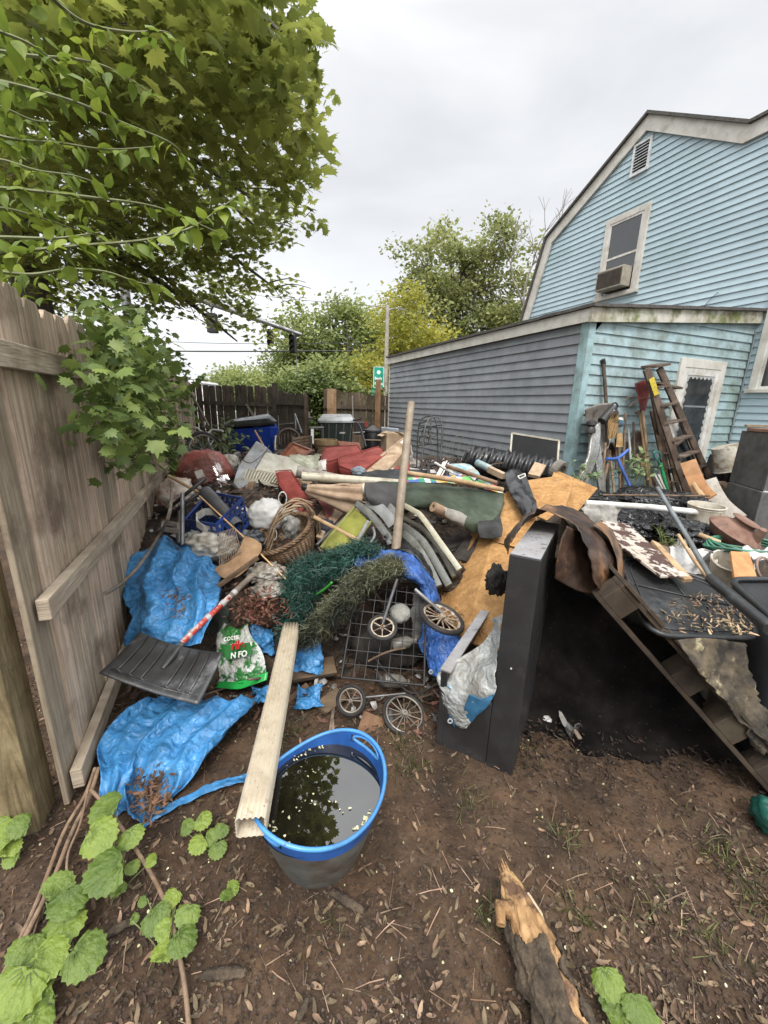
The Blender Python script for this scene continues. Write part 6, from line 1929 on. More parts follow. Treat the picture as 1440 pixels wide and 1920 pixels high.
one(cloth([A3([(700, 880, 3.95), (740, 877, 4.0), (815, 880, 4.1)]), A3([(705, 886, 3.83), (740, 884, 3.87), (820, 888, 4.0)])], 8, .015, 9), 'white_sheet', m_bagw, 'narrow white plastic sheet between the jacket and the cardboard box', 'sheet', smooth=180, solid=.003)
bag(672, 884, 3.85, 14, 9, .06, 'small grey cap beside the lower end of the long cardboard box', mat('grey_cap', (.16, .19, .23), (.22, .26, .30), rough=.8), 16, 'grey_hat', 'hat')

# bicycle by the fence
t = thing('bicycle', pa(385, 850), 'old bicycle with white handlebars and a teal frame overgrown by the fence', 'bicycle')
m_teal = mat('teal_paint', (.015, .14, .15), (.03, .20, .20), rough=.35, c3=(.08, .05, .03), s3=12)
MB().tube(spline(A3([(352, 806, 4.9), (368, 802, 4.9), (378, 810, 4.95), (390, 812, 5.0), (398, 806, 5.05), (418, 808, 5.0)]), 5), .013, 8).build('handlebar', mat('white_bar_paint', (.55, .54, .50), (.40, .38, .33), rough=.4), t, smooth=60)
MB().tube(A3([(345, 808, 4.88), (356, 806, 4.9)]), .019, 8).build('grip', m_rubber, t)
MB().tube(A3([(388, 812, 5.0), (392, 838, 4.85)]), .016, 8).build('stem', m_gun, t)
MB().tube(A3([(392, 832, 4.9), (408, 868, 4.5)]), .02, 8).build('frame_tube', m_gun, t)
MB().tube(A3([(376, 836, 5.0), (410, 856, 4.6)]), .018, 8).build('frame_tube', m_teal, t)
MB().tube(A3([(362, 848, 4.8), (378, 830, 5.0)]), .016, 8).build('frame_tube', m_teal, t)
wheel(at(385, 850, 4.75), (.9, -.5, .2), .26, .02, 16, t, mr_=m_chr)
# weeds round the bicycle
def weed(name, pts, size, m, leaf, label, n_, sr, cat='plant', nb=.9):
    t_ = thing(name, low(pts), label, cat)
    st = MB(); P = []
    for p in pts:
        for _ in range(3):
            q = p + V((random.gauss(0, sr), random.gauss(0, sr), abs(random.gauss(0, sr)) + .03))
            st.tube([p - up * .12, p.lerp(q, .5), q], .003, 4)
            for _ in range(n_):
                P.append(tuple(q + V((random.gauss(0, sr * .7), random.gauss(0, sr * .7), random.gauss(0, sr * .5)))))
    st.build('stem', m_twig, t_)
    scatter('foliage', *leaf, P, rots(len(P), nb), rng.uniform(size * .6, size * 1.3, len(P)), m, t_)
    return t_
m_weed = leafmat('weed_leaf', (.06, .10, .035), (.15, .20, .09), tr=.3)
weed('leafy_weed', [pa(u, v, .3) for u, v in ((372, 845), (395, 840), (420, 835), (440, 838), (365, 860), (410, 850), (385, 825), (430, 825))], .075, m_weed, OVATE, 'dark leafy weeds smothering the bicycle under the fence', 9, .12)

# ---------------------------------------------------------------- centre of the heap
m_tanpole = mat('grey_tan_pole', (.26, .21, .155), (.33, .27, .20), rough=.5, scale=4, c3=(.13, .09, .06), s3=9, lo3=.56, hi3=.75)
one(MB().tube([at(771, 754, 2.75), at(756, 890, 2.62), at(742, 1032, 2.42)], [.024, .027, .03], 20), 'upright_pole', m_tanpole, 'thick grey tan pole standing almost upright out of the middle of the heap', 'pole', smooth=60)
one(MB().pipe(at(566, 893, 3.05), at(752, 907, 3.15), .036, .031, 20), 'cream_pipe', mat('cream_pvc', (.46, .43, .34), (.40, .37, .29), rough=.4, c3=(.22, .18, .12), s3=7), 'long cream pipe lying across the heap with its open end to the left', 'pipe', smooth=50)
one(MB().pipe(at(556, 884, 3.15), at(640, 902, 3.2), .05, .046, 20), 'rolled_screen', mat('dirty_screen', (.30, .28, .25), (.14, .12, .10), rough=.7, scale=30, stretch=(1, 5, 1)), 'dirty rolled screen beneath the open end of the cream pipe', 'roll', smooth=50)
one(MB().tube(A3([(752, 885, 2.72), (850, 900, 2.9), (942, 918, 3.05)]), [.016, .019, .018], 12), 'bamboo_pole', m_bam, 'long tan round pole pointing right from the upright pole over plaid cloth', 'pole', smooth=60)
one(MB().tube(A3([(838, 874, 3.4), (932, 906, 3.1)]), .018, 12), 'brown_pole', mat('chestnut_handle', (.14, .075, .04), (.20, .12, .07), rough=.5), 'shorter brown handle above the long tan pole, ending at the black sleeve', 'handle', smooth=60)
one(MB().tube(A3([(816, 868, 3.6), (850, 888, 3.3)]), .012, 10), 'white_rod', m_whitep, 'short white rod above the brown handle near the papers', 'rod', smooth=60)
one(MB().tube(A3([(582, 966, 2.75), (650, 1002, 2.55), (716, 1036, 2.35)]), .0145, 12), 'bamboo_pole', m_bam, 'tan round pole slanting down from the basket over the yellow chair', 'pole', smooth=60)
# tan folded umbrella
def umbrella(name, A, B, r0, r1, m, label, folds=7, tip=None, sag=.0, lower=None):
    pts = spline([A, A.lerp(B, .33) - up * sag * .6, A.lerp(B, .66) - up * sag, B], 6)
    P = []
    for i, p in enumerate(pts):
        f_ = i / (len(pts) - 1)
        d = (pts[min(i + 1, len(pts) - 1)] - pts[max(i - 1, 0)]).normalized()
        x = V((0, 0, 1)) - d * d.z; x.normalize(); y = d.cross(x)
        r = r0 + (r1 - r0) * f_
        row = []
        for j in range(57):
            a = 2 * math.pi * j / 56
            q = r * (1 + .22 * math.cos(folds * a + 2.5 * f_) * f_ ** .5 + .08 * noise.noise(V((f_ * 4, a, 2))))
            v_ = x * math.cos(a) * q * (1.25 if math.cos(a) < 0 else .8) + y * math.sin(a) * q * .7
            row.append(p + v_)
        P.append(row)
    return MB().grid(P)
t = thing('folded_tan_umbrella', pa(620, 950), 'folded tan patio umbrella with a black tip pointing left', 'umbrella')
umbrella('x', at(574, 915, 2.95), at(680, 935, 2.95), .032, .125, m_card, '').build('canopy', mat('tan_canvas', (.30, .21, .14), (.38, .275, .19), rough=.85, c3=(.22, .15, .10), s3=5), t, smooth=180)
MB().lathe(at(566, 914, 2.95), (1, 0, 0), [(.022, 0), (.026, .005), (.026, .04), (.02, .045)], 16).build('tip', m_blackp, t, smooth=40)
MB().lathe(at(680, 917, 2.9), (1, 0, .0), [(.04, 0), (.043, .01), (.038, .05)], 16).build('collar', m_cream, t, smooth=40)
# green and black canvas over the middle
S = [[(683, 908, 2.85), (720, 903, 2.9), (780, 905, 2.95), (850, 912, 3.0), (945, 925, 3.05)],
     [(684, 925, 2.78), (730, 925, 2.78), (790, 922, 2.85), (860, 932, 2.88), (944, 945, 2.95)],
     [(692, 945, 2.76), (740, 940, 2.72), (800, 935, 2.75), (870, 955, 2.75), (938, 962, 2.85)],
     [(720, 960, 2.78), (760, 952, 2.70), (815, 945, 2.72), (872, 978, 2.68), (925, 975, 2.76)],
     [(742, 966, 2.82), (780, 956, 2.75), (838, 958, 2.74), (885, 998, 2.70), (915, 985, 2.74)]]
o = one(cloth([A3(r_) for r_ in S], 10, .022, 5, .25, 41), 'green_canvas', mat('dark_green_canvas', (.020, .032, .018), (.042, .058, .035), rough=.75, scale=3, c3=(.10, .11, .08), s3=3.5, lo3=.58, hi3=.8), 'dark green canvas draped over the grey plastic strips and a paper roll', 'canvas', smooth=180, solid=.004)
S = [[(684, 905, 2.80), (715, 905, 2.82), (752, 910, 2.86)], [(686, 930, 2.72), (718, 935, 2.70), (755, 938, 2.75)], [(700, 950, 2.72), (725, 962, 2.68), (748, 958, 2.72)], [(722, 968, 2.74), (734, 976, 2.70), (742, 968, 2.73)]]
cloth([A3(r_) for r_ in S], 8, .014, 6, .25, 42).build('black_panel', mat('charcoal_canvas', (.022, .021, .022), (.045, .043, .042), rough=.7), o, smooth=180, solid=.004)
# plaid cloth strip
m_pl = bpy.data.materials.new('bright_plaid'); m_pl.use_nodes = True
n_, l_ = m_pl.node_tree.nodes, m_pl.node_tree.links
tc = n_.new('ShaderNodeTexCoord'); mp_ = n_.new('ShaderNodeMapping'); mp_.inputs['Scale'].default_value = (14, 6, 26)
l_.new(tc.outputs['Object'], mp_.inputs[0])
vo = n_.new('ShaderNodeTexVoronoi'); vo.inputs['Scale'].default_value = 1.6; vo.inputs['Randomness'].default_value = .15
l_.new(mp_.outputs[0], vo.inputs['Vector'])
rp_ = n_.new('ShaderNodeValToRGB'); rp_.color_ramp.interpolation = 'CONSTANT'
el_ = rp_.color_ramp.elements
el_[0].color = (.45, .45, .42, 1)
for k, (p_, c_) in enumerate(((.22, (.42, .05, .04)), (.38, (.02, .20, .12)), (.52, (.50, .30, .05)), (.64, (.03, .10, .30)), (.76, (.5, .5, .47)), (.88, (.12, .35, .10)))):
    q_ = el_.new(p_); q_.color = (*c_, 1)
el_[-1].color = (.4, .12, .05, 1)
sp__ = n_.new('ShaderNodeSeparateColor'); l_.new(vo.outputs['Color'], sp__.inputs[0]); l_.new(sp__.outputs[0], rp_.inputs[0])
l_.new(rp_.outputs[0], n_['Principled BSDF'].inputs['Base Color'])
S = [[(762, 897, 3.05), (820, 893, 3.2), (885, 895, 3.25), (942, 915, 3.15)], [(762, 905, 2.98), (820, 905, 3.05), (885, 910, 3.1), (944, 928, 3.08)]]
one(cloth([A3(r_) for r_ in S], 8, .012, 9, .3, 43), 'plaid_cloth', m_pl, 'bright multicoloured plaid cloth showing along the long tan pole', 'cloth', smooth=180, solid=.003)
S = [[(838, 870, 3.6), (880, 872, 3.55), (900, 890, 3.3)], [(835, 882, 3.4), (870, 890, 3.3), (890, 902, 3.15)]]
one(cloth([A3(r_) for r_ in S], 8, .02, 9, .3, 44), 'striped_paper', mat('pale_magazine', (.42, .46, .44), (.30, .30, .26), rough=.5, scale=16, stretch=(1, 3, 1), c3=(.10, .28, .34), s3=10), 'crumpled pale papers beneath the brown handle', 'paper', smooth=180, solid=.002)
# paper roll
t = thing('paper_roll', pa(840, 960), 'brown paper roll sticking out under the green canvas, wrapped in clear film', 'roll')
MB().pipe(at(812, 950, 2.64), at(880, 984, 2.78), .036, .016, 20).build('roll', mat('kraft_paper', (.24, .15, .09), (.34, .24, .16), rough=.8, c3=(.42, .35, .28), s3=6), t, smooth=50)
cloth([A3([(836, 952, 2.62), (862, 960, 2.67), (888, 978, 2.75)]), A3([(834, 966, 2.60), (858, 976, 2.64), (884, 990, 2.72)]), A3([(842, 974, 2.62), (858, 984, 2.67), (880, 996, 2.74)])], 6, .016, 12).build('film_wrap', mat('hazy_film', (.20, .185, .16), (.34, .32, .29), rough=.25), t, smooth=180, solid=.002)
# yellow green canvas chair
t = thing('yellow_canvas_chair', pa(650, 1000), 'folded camp chair with yellow green canvas stretched on a grey frame', 'camp chair')
S = [[(663, 953, 2.80), (678, 965, 2.72), (694, 980, 2.68)], [(640, 975, 2.68), (660, 990, 2.60), (682, 1005, 2.58)], [(612, 1008, 2.52), (635, 1020, 2.48), (660, 1030, 2.47)], [(600, 1025, 2.46), (622, 1036, 2.43), (645, 1042, 2.43)]]
cloth([A3(r_) for r_ in S], 7, .006, 6, .2, 45).build('canvas', mat('yellow_green_canvas', (.12, .125, .014), (.19, .19, .025), rough=.75, scale=5), t, smooth=180, solid=.004)
MB().tube(A3([(665, 950, 2.8), (602, 1028, 2.45)]), .012, 8).build('frame_bar', mat('olive_hem', (.20, .21, .06), rough=.7), t)
MB().tube(A3([(698, 975, 2.68), (650, 1040, 2.42)]), .010, 8).build('frame_bar', MATS['olive_hem'], t)
for L_ in ([(655, 962, 2.85), (594, 1022, 2.5)], [(668, 948, 2.78), (694, 975, 2.7)]): MB().tube(A3(L_), .010, 8).build('frame_bar', m_gun, t)
# grey strips: folded resin lounge chairs
def strip(L_, w_, th, m, name='x', wv=(1, 0, 0)):
    pts = spline(A3(L_), 8)
    P = []
    mb = MB()
    rows = []
    for i, p in enumerate(pts):
        d = (pts[min(i + 1, len(pts) - 1)] - pts[max(i - 1, 0)]).normalized()
        vw = (CAM - p).normalized()
        x = d.cross(vw).normalized()
        z = x.cross(d).normalized()
        if z.dot(vw) < 0: z = -z
        rows.append([p - x * w_ / 2, p - x * w_ / 2 + z * th * .7, p - x * w_ * .3 + z * th, p + x * w_ * .3 + z * th, p + x * w_ / 2 + z * th * .7, p + x * w_ / 2, p + x * w_ / 2 - z * th, p - x * w_ / 2 - z * th])
    k = 8
    mb.add([q for r_ in rows for q in r_], [(i * k + j, i * k + (j + 1) % k, (i + 1) * k + (j + 1) % k, (i + 1) * k + j) for i in range(len(rows) - 1) for j in range(k)] + [tuple(range(k - 1, -1, -1)), tuple(range((len(rows) - 1) * k, len(rows) * k))])
    return mb
m_sil = mat('silvery_plastic', (.16, .165, .165), (.26, .265, .265), rough=.3, scale=4, c3=(.10, .09, .07), s3=6)
lch = thing('folded_lounge_chairs', pa(760, 1020), 'bundle of folded grey resin lounge chairs curving down behind the upright pole', 'lounge chair')
for L_, w_, m_ in (([(668, 945, 2.8), (690, 960, 2.72), (712, 985, 2.62), (733, 1015, 2.5)], .05, m_greyp),
                   ([(690, 940, 2.78), (708, 950, 2.70), (724, 965, 2.62), (738, 985, 2.56)], .075, m_sil),
                   ([(712, 940, 2.76), (727, 950, 2.70), (738, 962, 2.64), (748, 985, 2.56)], .06, m_sil),
                   ([(680, 950, 2.78), (700, 972, 2.68), (722, 1000, 2.56), (732, 1022, 2.48)], .035, m_gun),
                   ([(700, 990, 2.62), (702, 1005, 2.56), (690, 1022, 2.50), (672, 1035, 2.46)], .018, m_gun),
                   ([(690, 978, 2.66), (675, 1005, 2.55), (650, 1040, 2.42)], .026, m_sil),
                   ([(755, 985, 2.70), (790, 1012, 2.55), (815, 1050, 2.42), (842, 1098, 2.28)], .048, m_greyp),
                   ([(756, 1000, 2.62), (778, 1020, 2.50), (800, 1055, 2.36), (822, 1100, 2.22)], .05, m_greyp),
                   ([(752, 970, 2.75), (790, 990, 2.65), (822, 1028, 2.50), (852, 1082, 2.32)], .030, mat('olive_plastic', (.07, .065, .045), (.10, .095, .07), rough=.5)),
                   ([(748, 1000, 2.66), (765, 1025, 2.55), (785, 1065, 2.4)], .06, MATS['olive_plastic'])):
    strip(L_, w_, .014, m_).build('curved_rail', m_, lch, smooth=40)
one(strip([(757, 947, 2.72), (775, 957, 2.66), (790, 968, 2.60), (822, 1012, 2.45), (862, 1068, 2.28)], .036, .014, m_cream), 'cream_curved_rail', mat('cream_rail', (.42, .40, .30), (.34, .32, .24), rough=.45), 'bent cream rail sloping from the upright pole toward the particle board', 'rail', smooth=40)
t = tag(MB().pipe(at(722, 1008, 2.50), at(733, 1000, 2.60), .018, .012, 14).build('pipe_end', m_gun, smooth=50), 'open grey pipe end beside the base of the upright pole', 'pipe')
# black strap and sleeves over the board
S = [[(930, 935, 3.0), (938, 938, 3.0), (946, 942, 3.0)], [(908, 965, 2.8), (922, 972, 2.78), (938, 968, 2.82)], [(895, 985, 2.66), (918, 992, 2.62), (942, 990, 2.66)], [(900, 1008, 2.58), (922, 1010, 2.55), (940, 1006, 2.58)]]
one(cloth([A3(r_) for r_ in S], 8, .012, 8, .4, 47), 'black_rag', mat('black_rag', (.014, .014, .014), (.03, .03, .03), rough=.8), 'black rag with a strap hanging over the left edge of the long particle board', 'rag', smooth=180, solid=.004)
S = [[(946, 888, 3.35), (962, 880, 3.4), (980, 886, 3.35)], [(952, 915, 3.1), (972, 908, 3.1), (990, 912, 3.1)], [(968, 945, 2.9), (986, 938, 2.88), (1002, 940, 2.9)], [(980, 968, 2.75), (992, 968, 2.72), (1006, 965, 2.76)]]
one(cloth([A3(r_) for r_ in S], 8, .02, 8, .5, 48), 'black_sleeve', m_blackp, 'wrinkled shiny black sleeve lying down the middle of the particle boards', 'sleeve', smooth=180, solid=.004)
t = thing('black_metal_strip', pa(990, 930), 'flat black metal strip with a square end beside the shiny black sleeve', 'metal strip')
MB().bar(at(980, 892, 3.25), at(1005, 965, 2.72), .05, .02).build('bar', m_blackm, t, bevel=.003)
f4 = A3([(971, 893, 3.2), (984, 888, 3.25), (985, 893, 3.22), (974, 898, 3.18)])
for i in range(4): MB().bar(f4[i], f4[(i + 1) % 4], .008, .008).build('end_frame', m_whitep, t)
bag(932, 1088, 2.0, 20, 32, .035, 'matted black fur like bundle pressed against the left side of the desk', mat('matted_black', (.010, .009, .009), (.035, .03, .026), rough=.8, bump=1, bscale=60), 17, 'black_bundle', 'bundle', wr=.5)

# pleated black roll, window screen, papers, garden obelisk
x0, x1 = at(872, 862, 4.25), at(1048, 890, 3.75)
d_ = (x1 - x0).normalized()
P = []
for i in range(90):
    f_ = i / 89
    c = x0.lerp(x1, f_)
    row = []
    for j in range(25):
        a = 2 * math.pi * j / 24
        r = .15 * (1 + .08 * math.sin(f_ * 85 + 1.5 * math.sin(a * 2)) + .12 * noise.noise(V((f_ * 14, a, 1)))) * min(1, .55 + min(f_, 1 - f_) * 8)
        xx, yy, dd = frame(d_)
        row.append(c + (xx * math.cos(a) + yy * math.sin(a)) * r)
    P.append(row)
one(MB().grid(P), 'pleated_black_bundle', m_blackp, 'long bundle wrapped in pleated shiny black plastic along the grey wall', 'bundle', smooth=180)
one(MB().pipe(at(1040, 880, 3.65), at(1052, 886, 3.60), .10, .07, 20), 'carpet_roll_end', mat('grey_carpet', (.14, .13, .12), (.20, .19, .17), rough=.9), 'dirty grey carpet roll end beside the blue corner trim', 'roll')
t = thing('window_screen', pa(1000, 880), 'aluminium framed black window screen leaning on the grey wall', 'window screen')
s4 = A3([(960, 812, 4.35), (1048, 826, 4.05), (1044, 880, 4.0), (956, 860, 4.3)])
MB().slab(s4, .004).build('mesh', mat('black_mesh', (.012, .013, .014), (.02, .02, .022), rough=.35), t)
for i in range(4): MB().bar(s4[i], s4[(i + 1) % 4], .018, .016).build('frame_bar', m_cream, t)
t = thing('garden_obelisk', pa(795, 870), 'black wrought iron garden trellis with arched tops beside the upright pole', 'trellis')
for ux, sx_ in ((0, 1), (1, 1)):
    base_ = [(781, 880, 4.1), (785, 800, 4.3), (800, 781, 4.35), (818, 793, 4.3), (822, 880, 4.1)] if ux == 0 else [(791, 880, 3.95), (797, 803, 4.15), (812, 783, 4.2), (829, 795, 4.15), (826, 862, 4.0)]
    MB().tube(spline(A3(base_), 6), .008, 6).build('arch', m_blackm, t)
for L_ in ([(785, 803, 4.3), (829, 797, 4.15)], [(785, 795, 4.3), (800, 790, 4.2)], [(808, 830, 4.1), (808, 778, 4.3)], [(783, 835, 4.2), (826, 832, 4.1)], [(790, 880, 3.98), (797, 803, 4.15)], [(760, 800, 4.4), (785, 812, 4.3)]):
    MB().tube(A3(L_), .006, 6).build('rod', m_blackm, t)
for c_ in ((800, 812), (812, 810), (795, 826)): MB().torus(at(*c_, 4.2), (0, 1, .1), .05, .005, 20, 5).build('scroll', m_blackm, t)
t = thing('black_stool_frame', pa(825, 890), 'bare black wooden stool frame upended near the garden trellis', 'stool')
for L_ in ([(800, 873, 3.85), (846, 868, 4.0)], [(803, 875, 3.85), (804, 908, 3.6)], [(846, 870, 4.0), (847, 902, 3.7)], [(800, 868, 4.2), (803, 875, 3.85)], [(832, 872, 3.95), (842, 905, 3.7)]):
    MB().tube(A3(L_), .017, 8).build('leg', m_blackm, t)
for i, (u0, v0, u1, v1, lab) in enumerate(((813, 905, 833, 866, 'leftmost thin white slat in the fan of slats by the stool frame'), (817, 905, 838, 864, 'middle thin white slat in the fan of slats by the stool frame'), (821, 905, 841, 868, 'rightmost thin white slat in the fan of slats by the stool frame'))):
    one(MB().bar(at(u0, v0, 3.6), at(u1, v1, 3.95), .012 + .012 * (i == 0), .006), 'white_batten', m_whitep, lab, 'slat', 'white slats by the stool frame')
t = thing('printed_box', pa(865, 885), 'white box printed with a blue picture next to the black stool frame', 'box')
c4 = A3([(848, 872, 3.9), (876, 882, 3.75), (858, 896, 3.6), (842, 888, 3.7)])
MB().slab(c4, .07).build('carton', m_whitep, t, bevel=.003)
cc = sum(c4, V()) / 4
nn_ = (c4[1] - c4[0]).cross(c4[2] - c4[0]).normalized()
if nn_.dot(CAM - cc) < 0: nn_ = -nn_
MB().slab([cc.lerp(p, .68) + nn_ * .003 for p in c4], .001).build('printed_picture', mat('blue_print', (.05, .10, .35), (.35, .40, .50), rough=.4, scale=22), t)
t = thing('caulk_tube', pa(910, 880), 'pale blue and white tube lying over the pleated black bundle', 'tube')
MB().tube(A3([(895, 868, 3.75), (920, 880, 3.6)]), .035, 14).build('tube', mat('pale_blue_print', (.15, .28, .33), (.40, .46, .46), rough=.4, scale=12), t, smooth=50)
MB().bar(at(918, 880, 3.58), at(945, 893, 3.42), .05, .05).build('box', m_card, t)
one(MB().slab(A3([(1003, 866, 3.6), (1024, 872, 3.55), (1012, 893, 3.4), (990, 888, 3.45)]), .03), 'folded_carton_piece', m_card, 'small brown and grey folded carton piece on the pleated black bundle', 'box')
for i in range(26):                                               # wispy dry vines on the wall
    pass
mb = MB()
for _ in range(10):
    u = U(790, 900); v = U(800, 850)
    mb.tube(spline(A3([(u, v + 40, 4.6), (u + U(-10, 15), v + 15, 4.75), (u + U(10, 30), v, 4.8)]), 4), .002, 4)
one(mb, 'dry_vine', mat('dry_stem', (.16, .14, .11), rough=.9), 'wispy dry vines clinging to the grey siding above the black bundle', 'vine')
# ---------------------------------------------------------------- right side: ladder, tools, buckets
def wallp(u, v, o_=.1):     # a point o_ metres in front of the shed door wall
    return onp(u, v, C1 + dn * o_, DV)
m_lad = mat('old_ladder_wood', (.055, .036, .026), (.13, .09, .065), rough=.8, scale=9, stretch=(1, 1, .2), bump=.3, c3=(.21, .17, .13), s3=5, lo3=.55, hi3=.7)
lad = thing('wooden_stepladder', wallp(1290, 955, .5), 'tall dark wooden stepladder with a yellow label leaning beside the white door', 'stepladder')
L0, L1, L2, L3 = wallp(1213, 690, .18), wallp(1240, 683, .28), wallp(1303, 950, .75), wallp(1335, 935, .35)
ft = [wallp(1211, 690, .22), wallp(1246, 685, .12)]
MB().bar(wallp(1216, 688, .30), wallp(1244, 683, .10), .14, .025, up=(0, 0, 1)).build('top_step', m_lad, lad, bevel=.003)
A_, B_ = wallp(1212, 692, .36), wallp(1298, 955, .62)      # front left rail
C_, D_ = wallp(1236, 690, .22), wallp(1345, 930, .36)      # front right rail
MB().bar(A_, B_, .07, .025, up=(0, -1, .2)).build('rail', m_lad, lad, bevel=.002)
MB().bar(C_, D_, .07, .025, up=(0, -1, .2)).build('rail', m_lad, lad, bevel=.002)
A2, B2 = wallp(1216, 700, .28), wallp(1265, 955, .10)
C2_, D2 = wallp(1238, 695, .14), wallp(1320, 900, .05)
MB().bar(A2, B2, .045, .022, up=(0, -1, .2)).build('back_rail', m_lad, lad)
MB().bar(C2_, D2, .045, .022, up=(0, -1, .2)).build('back_rail', m_lad, lad)
for k in range(1, 8):
    f_ = k / 8.2
    MB().bar(A_.lerp(B_, f_), C_.lerp(D_, f_), .085, .02).build('step', m_lad, lad, bevel=.002)
for k in (.25, .55, .8):
    MB().bar(A2.lerp(B2, k), C2_.lerp(D2, k), .04, .016).build('back_bar', m_lad, lad)
q = [A_.lerp(B_, s_) for s_ in (.06, .17)]
MB().bar(q[0] + V((0, -.03, .0)), q[1] + V((0, -.03, 0)), .055, .004, up=(0, -1, .2)).build('warning_label', mat('yellow_label', (.45, .34, .02), (.5, .4, .04), rough=.5, scale=20, c3=(.04, .04, .03), s3=45, lo3=.6, hi3=.63), lad)
MB().bar(wallp(1228, 718, .28), wallp(1272, 728, .15), .09, .02).build('paint_shelf', m_lad, lad)
t = thing('lower_ladder_section', wallp(1270, 960, .4), 'narrow second ladder section standing just left of the stepladder', 'ladder')
A_, B_ = wallp(1222, 770, .12), wallp(1262, 955, .42)
C_, D_ = wallp(1232, 765, .08), wallp(1282, 955, .30)
MB().bar(A_, B_, .04, .022, up=(0, -1, .2)).build('rail', m_bam2, t); MB().bar(C_, D_, .04, .022, up=(0, -1, .2)).build('rail', m_bam2, t)
for k in range(1, 7): MB().bar(A_.lerp(B_, k / 7), C_.lerp(D_, k / 7), .03, .014).build('rung', m_oldw, t)
# shovel with a grey scoop blade up, D-handle black
m_hand = mat('worn_handle', (.15, .10, .065), (.27, .19, .125), rough=.7, scale=8, stretch=(1, 1, .3), c3=(.08, .055, .035), s3=8)
m_steel = mat('rusty_steel', (.10, .085, .075), (.20, .17, .15), rough=.5, metal=.3, scale=8, c3=(.14, .065, .035), s3=9, lo3=.5, hi3=.65)
def handle(u0, v0, u1, v1, r_=.015, o0=.06, o1=.30, m=m_hand):
    return MB().tube([wallp(u0, v0, o0), wallp(u1, v1, o1)], r_, 10), m
def tool(name, label, cat, seg, parts=()):
    t_ = thing(name, wallp(seg[2], seg[3], seg[6] if len(seg) > 6 else .3), label, cat)
    mb_, m_ = handle(*seg[:4], *(seg[4:] if len(seg) > 4 else ()))
    mb_.build('handle', m_, t_, smooth=60)
    for nm, b_, mm_ in parts: b_.build(nm, mm_, t_, smooth=40)
    return t_
def WG(rows, n=5, wr=0.0): return cloth([[wallp(u, v, o_) for u, v, o_ in r_] for r_ in rows], n, wr, 6)
m_dark_h = mat('dark_worn_handle', (.05, .035, .025), (.10, .07, .05), rough=.7, scale=8)
t = thing('scoop_shovel', wallp(1125, 930, .3), 'grey scoop shovel standing blade up, its dark handle rising high on the blue wall', 'shovel')
MB().tube([wallp(1131, 675, .03), wallp(1137, 762, .08), wallp(1140, 930, .28)], .018, 10).build('handle', m_dark_h, t, smooth=60)
MB().tube([wallp(1130, 674, .03), wallp(1132, 684, .03)], .024, 10).build('grip', m_blackm, t)
WG([[(1097, 768, .14), (1120, 758, .10), (1150, 755, .14)], [(1099, 790, .13), (1122, 785, .07), (1155, 785, .13)], [(1104, 820, .16), (1125, 820, .10), (1150, 815, .15)], [(1115, 845, .2), (1128, 850, .18), (1140, 840, .2)]]).build('blade', mat('grey_scoop', (.20, .185, .165), (.28, .26, .235), rough=.45, metal=.3, c3=(.12, .09, .07), s3=5), t, smooth=180, solid=.006)
t = thing('black_lantern', wallp(1107, 800, .25), 'small black round lantern hanging over the lower left of the grey scoop', 'lantern')
MB().lathe(wallp(1108, 800, .24), (0, 0, 1), [(.02, -.07), (.05, -.06), (.05, -.03), (.035, .0), (.05, .02), (.045, .05), (.015, .07)], 20).build('body', m_blackm, t, smooth=30)
t = thing('black_power_tool', wallp(1140, 790, .25), 'black motor head with a handle hanging over the right of the grey scoop', 'tool')
MB().tube([wallp(1128, 790, .24), wallp(1150, 765, .22)], .042, 14).build('motor', m_blackm, t, smooth=50)
MB().lathe(wallp(1147, 778, .24), (.2, -.3, 1), [(.03, -.08), (.055, -.05), (.055, .03), (.03, .06)], 18).build('housing', m_blackp, t, smooth=40)
MB().torus(wallp(1152, 762, .22), (.2, -1, 0), .035, .009, 20, 6).build('handle', m_blackm, t)
t = thing('straw_broom', wallp(1148, 800, .25), 'ragged yellow straw broom head up beside the black motor head', 'broom')
P = []; Rm = []; S_ = []
for _ in range(320):
    p = wallp(1148 + U(-9, 6), 815 + U(-26, 8), .26 + U(-.03, .03)); P.append(tuple(p)); S_.append(U(.04, .11))
    y = V((U(-.25, .35), U(-.3, .1), 1)).normalized(); x = y.cross(V((0, 1, .1))).normalized(); Rm.append(np.array([list(x), list(y), list(x.cross(y))]).T)
scatter('bristles', [(-.04, 0, 0), (.04, 0, 0), (.03, 1, 0), (-.03, 1, 0)], [(0, 1, 2, 3)], P, np.array(Rm), S_, mat('straw', (.26, .17, .06), (.40, .28, .12), rough=.8, rnd=.4), t)
MB().tube([wallp(1135, 830, .25), wallp(1128, 935, .35)], .014, 8).build('handle', m_hand, t, smooth=60)
# silver wrapped boards
for i, (rows, lab) in enumerate((([[(1110, 800, .22), (1124, 792, .22)], [(1102, 850, .28), (1122, 845, .28)], [(1092, 880, .32), (1108, 885, .32)], [(1082, 905, .36), (1100, 908, .36)]], 'silver foil wrapped board slanting left below the black lantern'),
                                  ([[(1106, 822, .24), (1122, 820, .24)], [(1116, 865, .30), (1128, 862, .30)], [(1120, 900, .34), (1132, 898, .34)], [(1124, 940, .38), (1134, 935, .38)]], 'silver foil wrapped board slanting right toward the foot of the tools'))):
    one(WG(rows, 8, .01), 'foil_wrapped_board', mat('crumpled_foil', (.42, .42, .41), (.30, .30, .29), rough=.25, metal=.6, scale=12, bump=.6, bscale=50), lab, 'board', smooth=180, solid=.03)
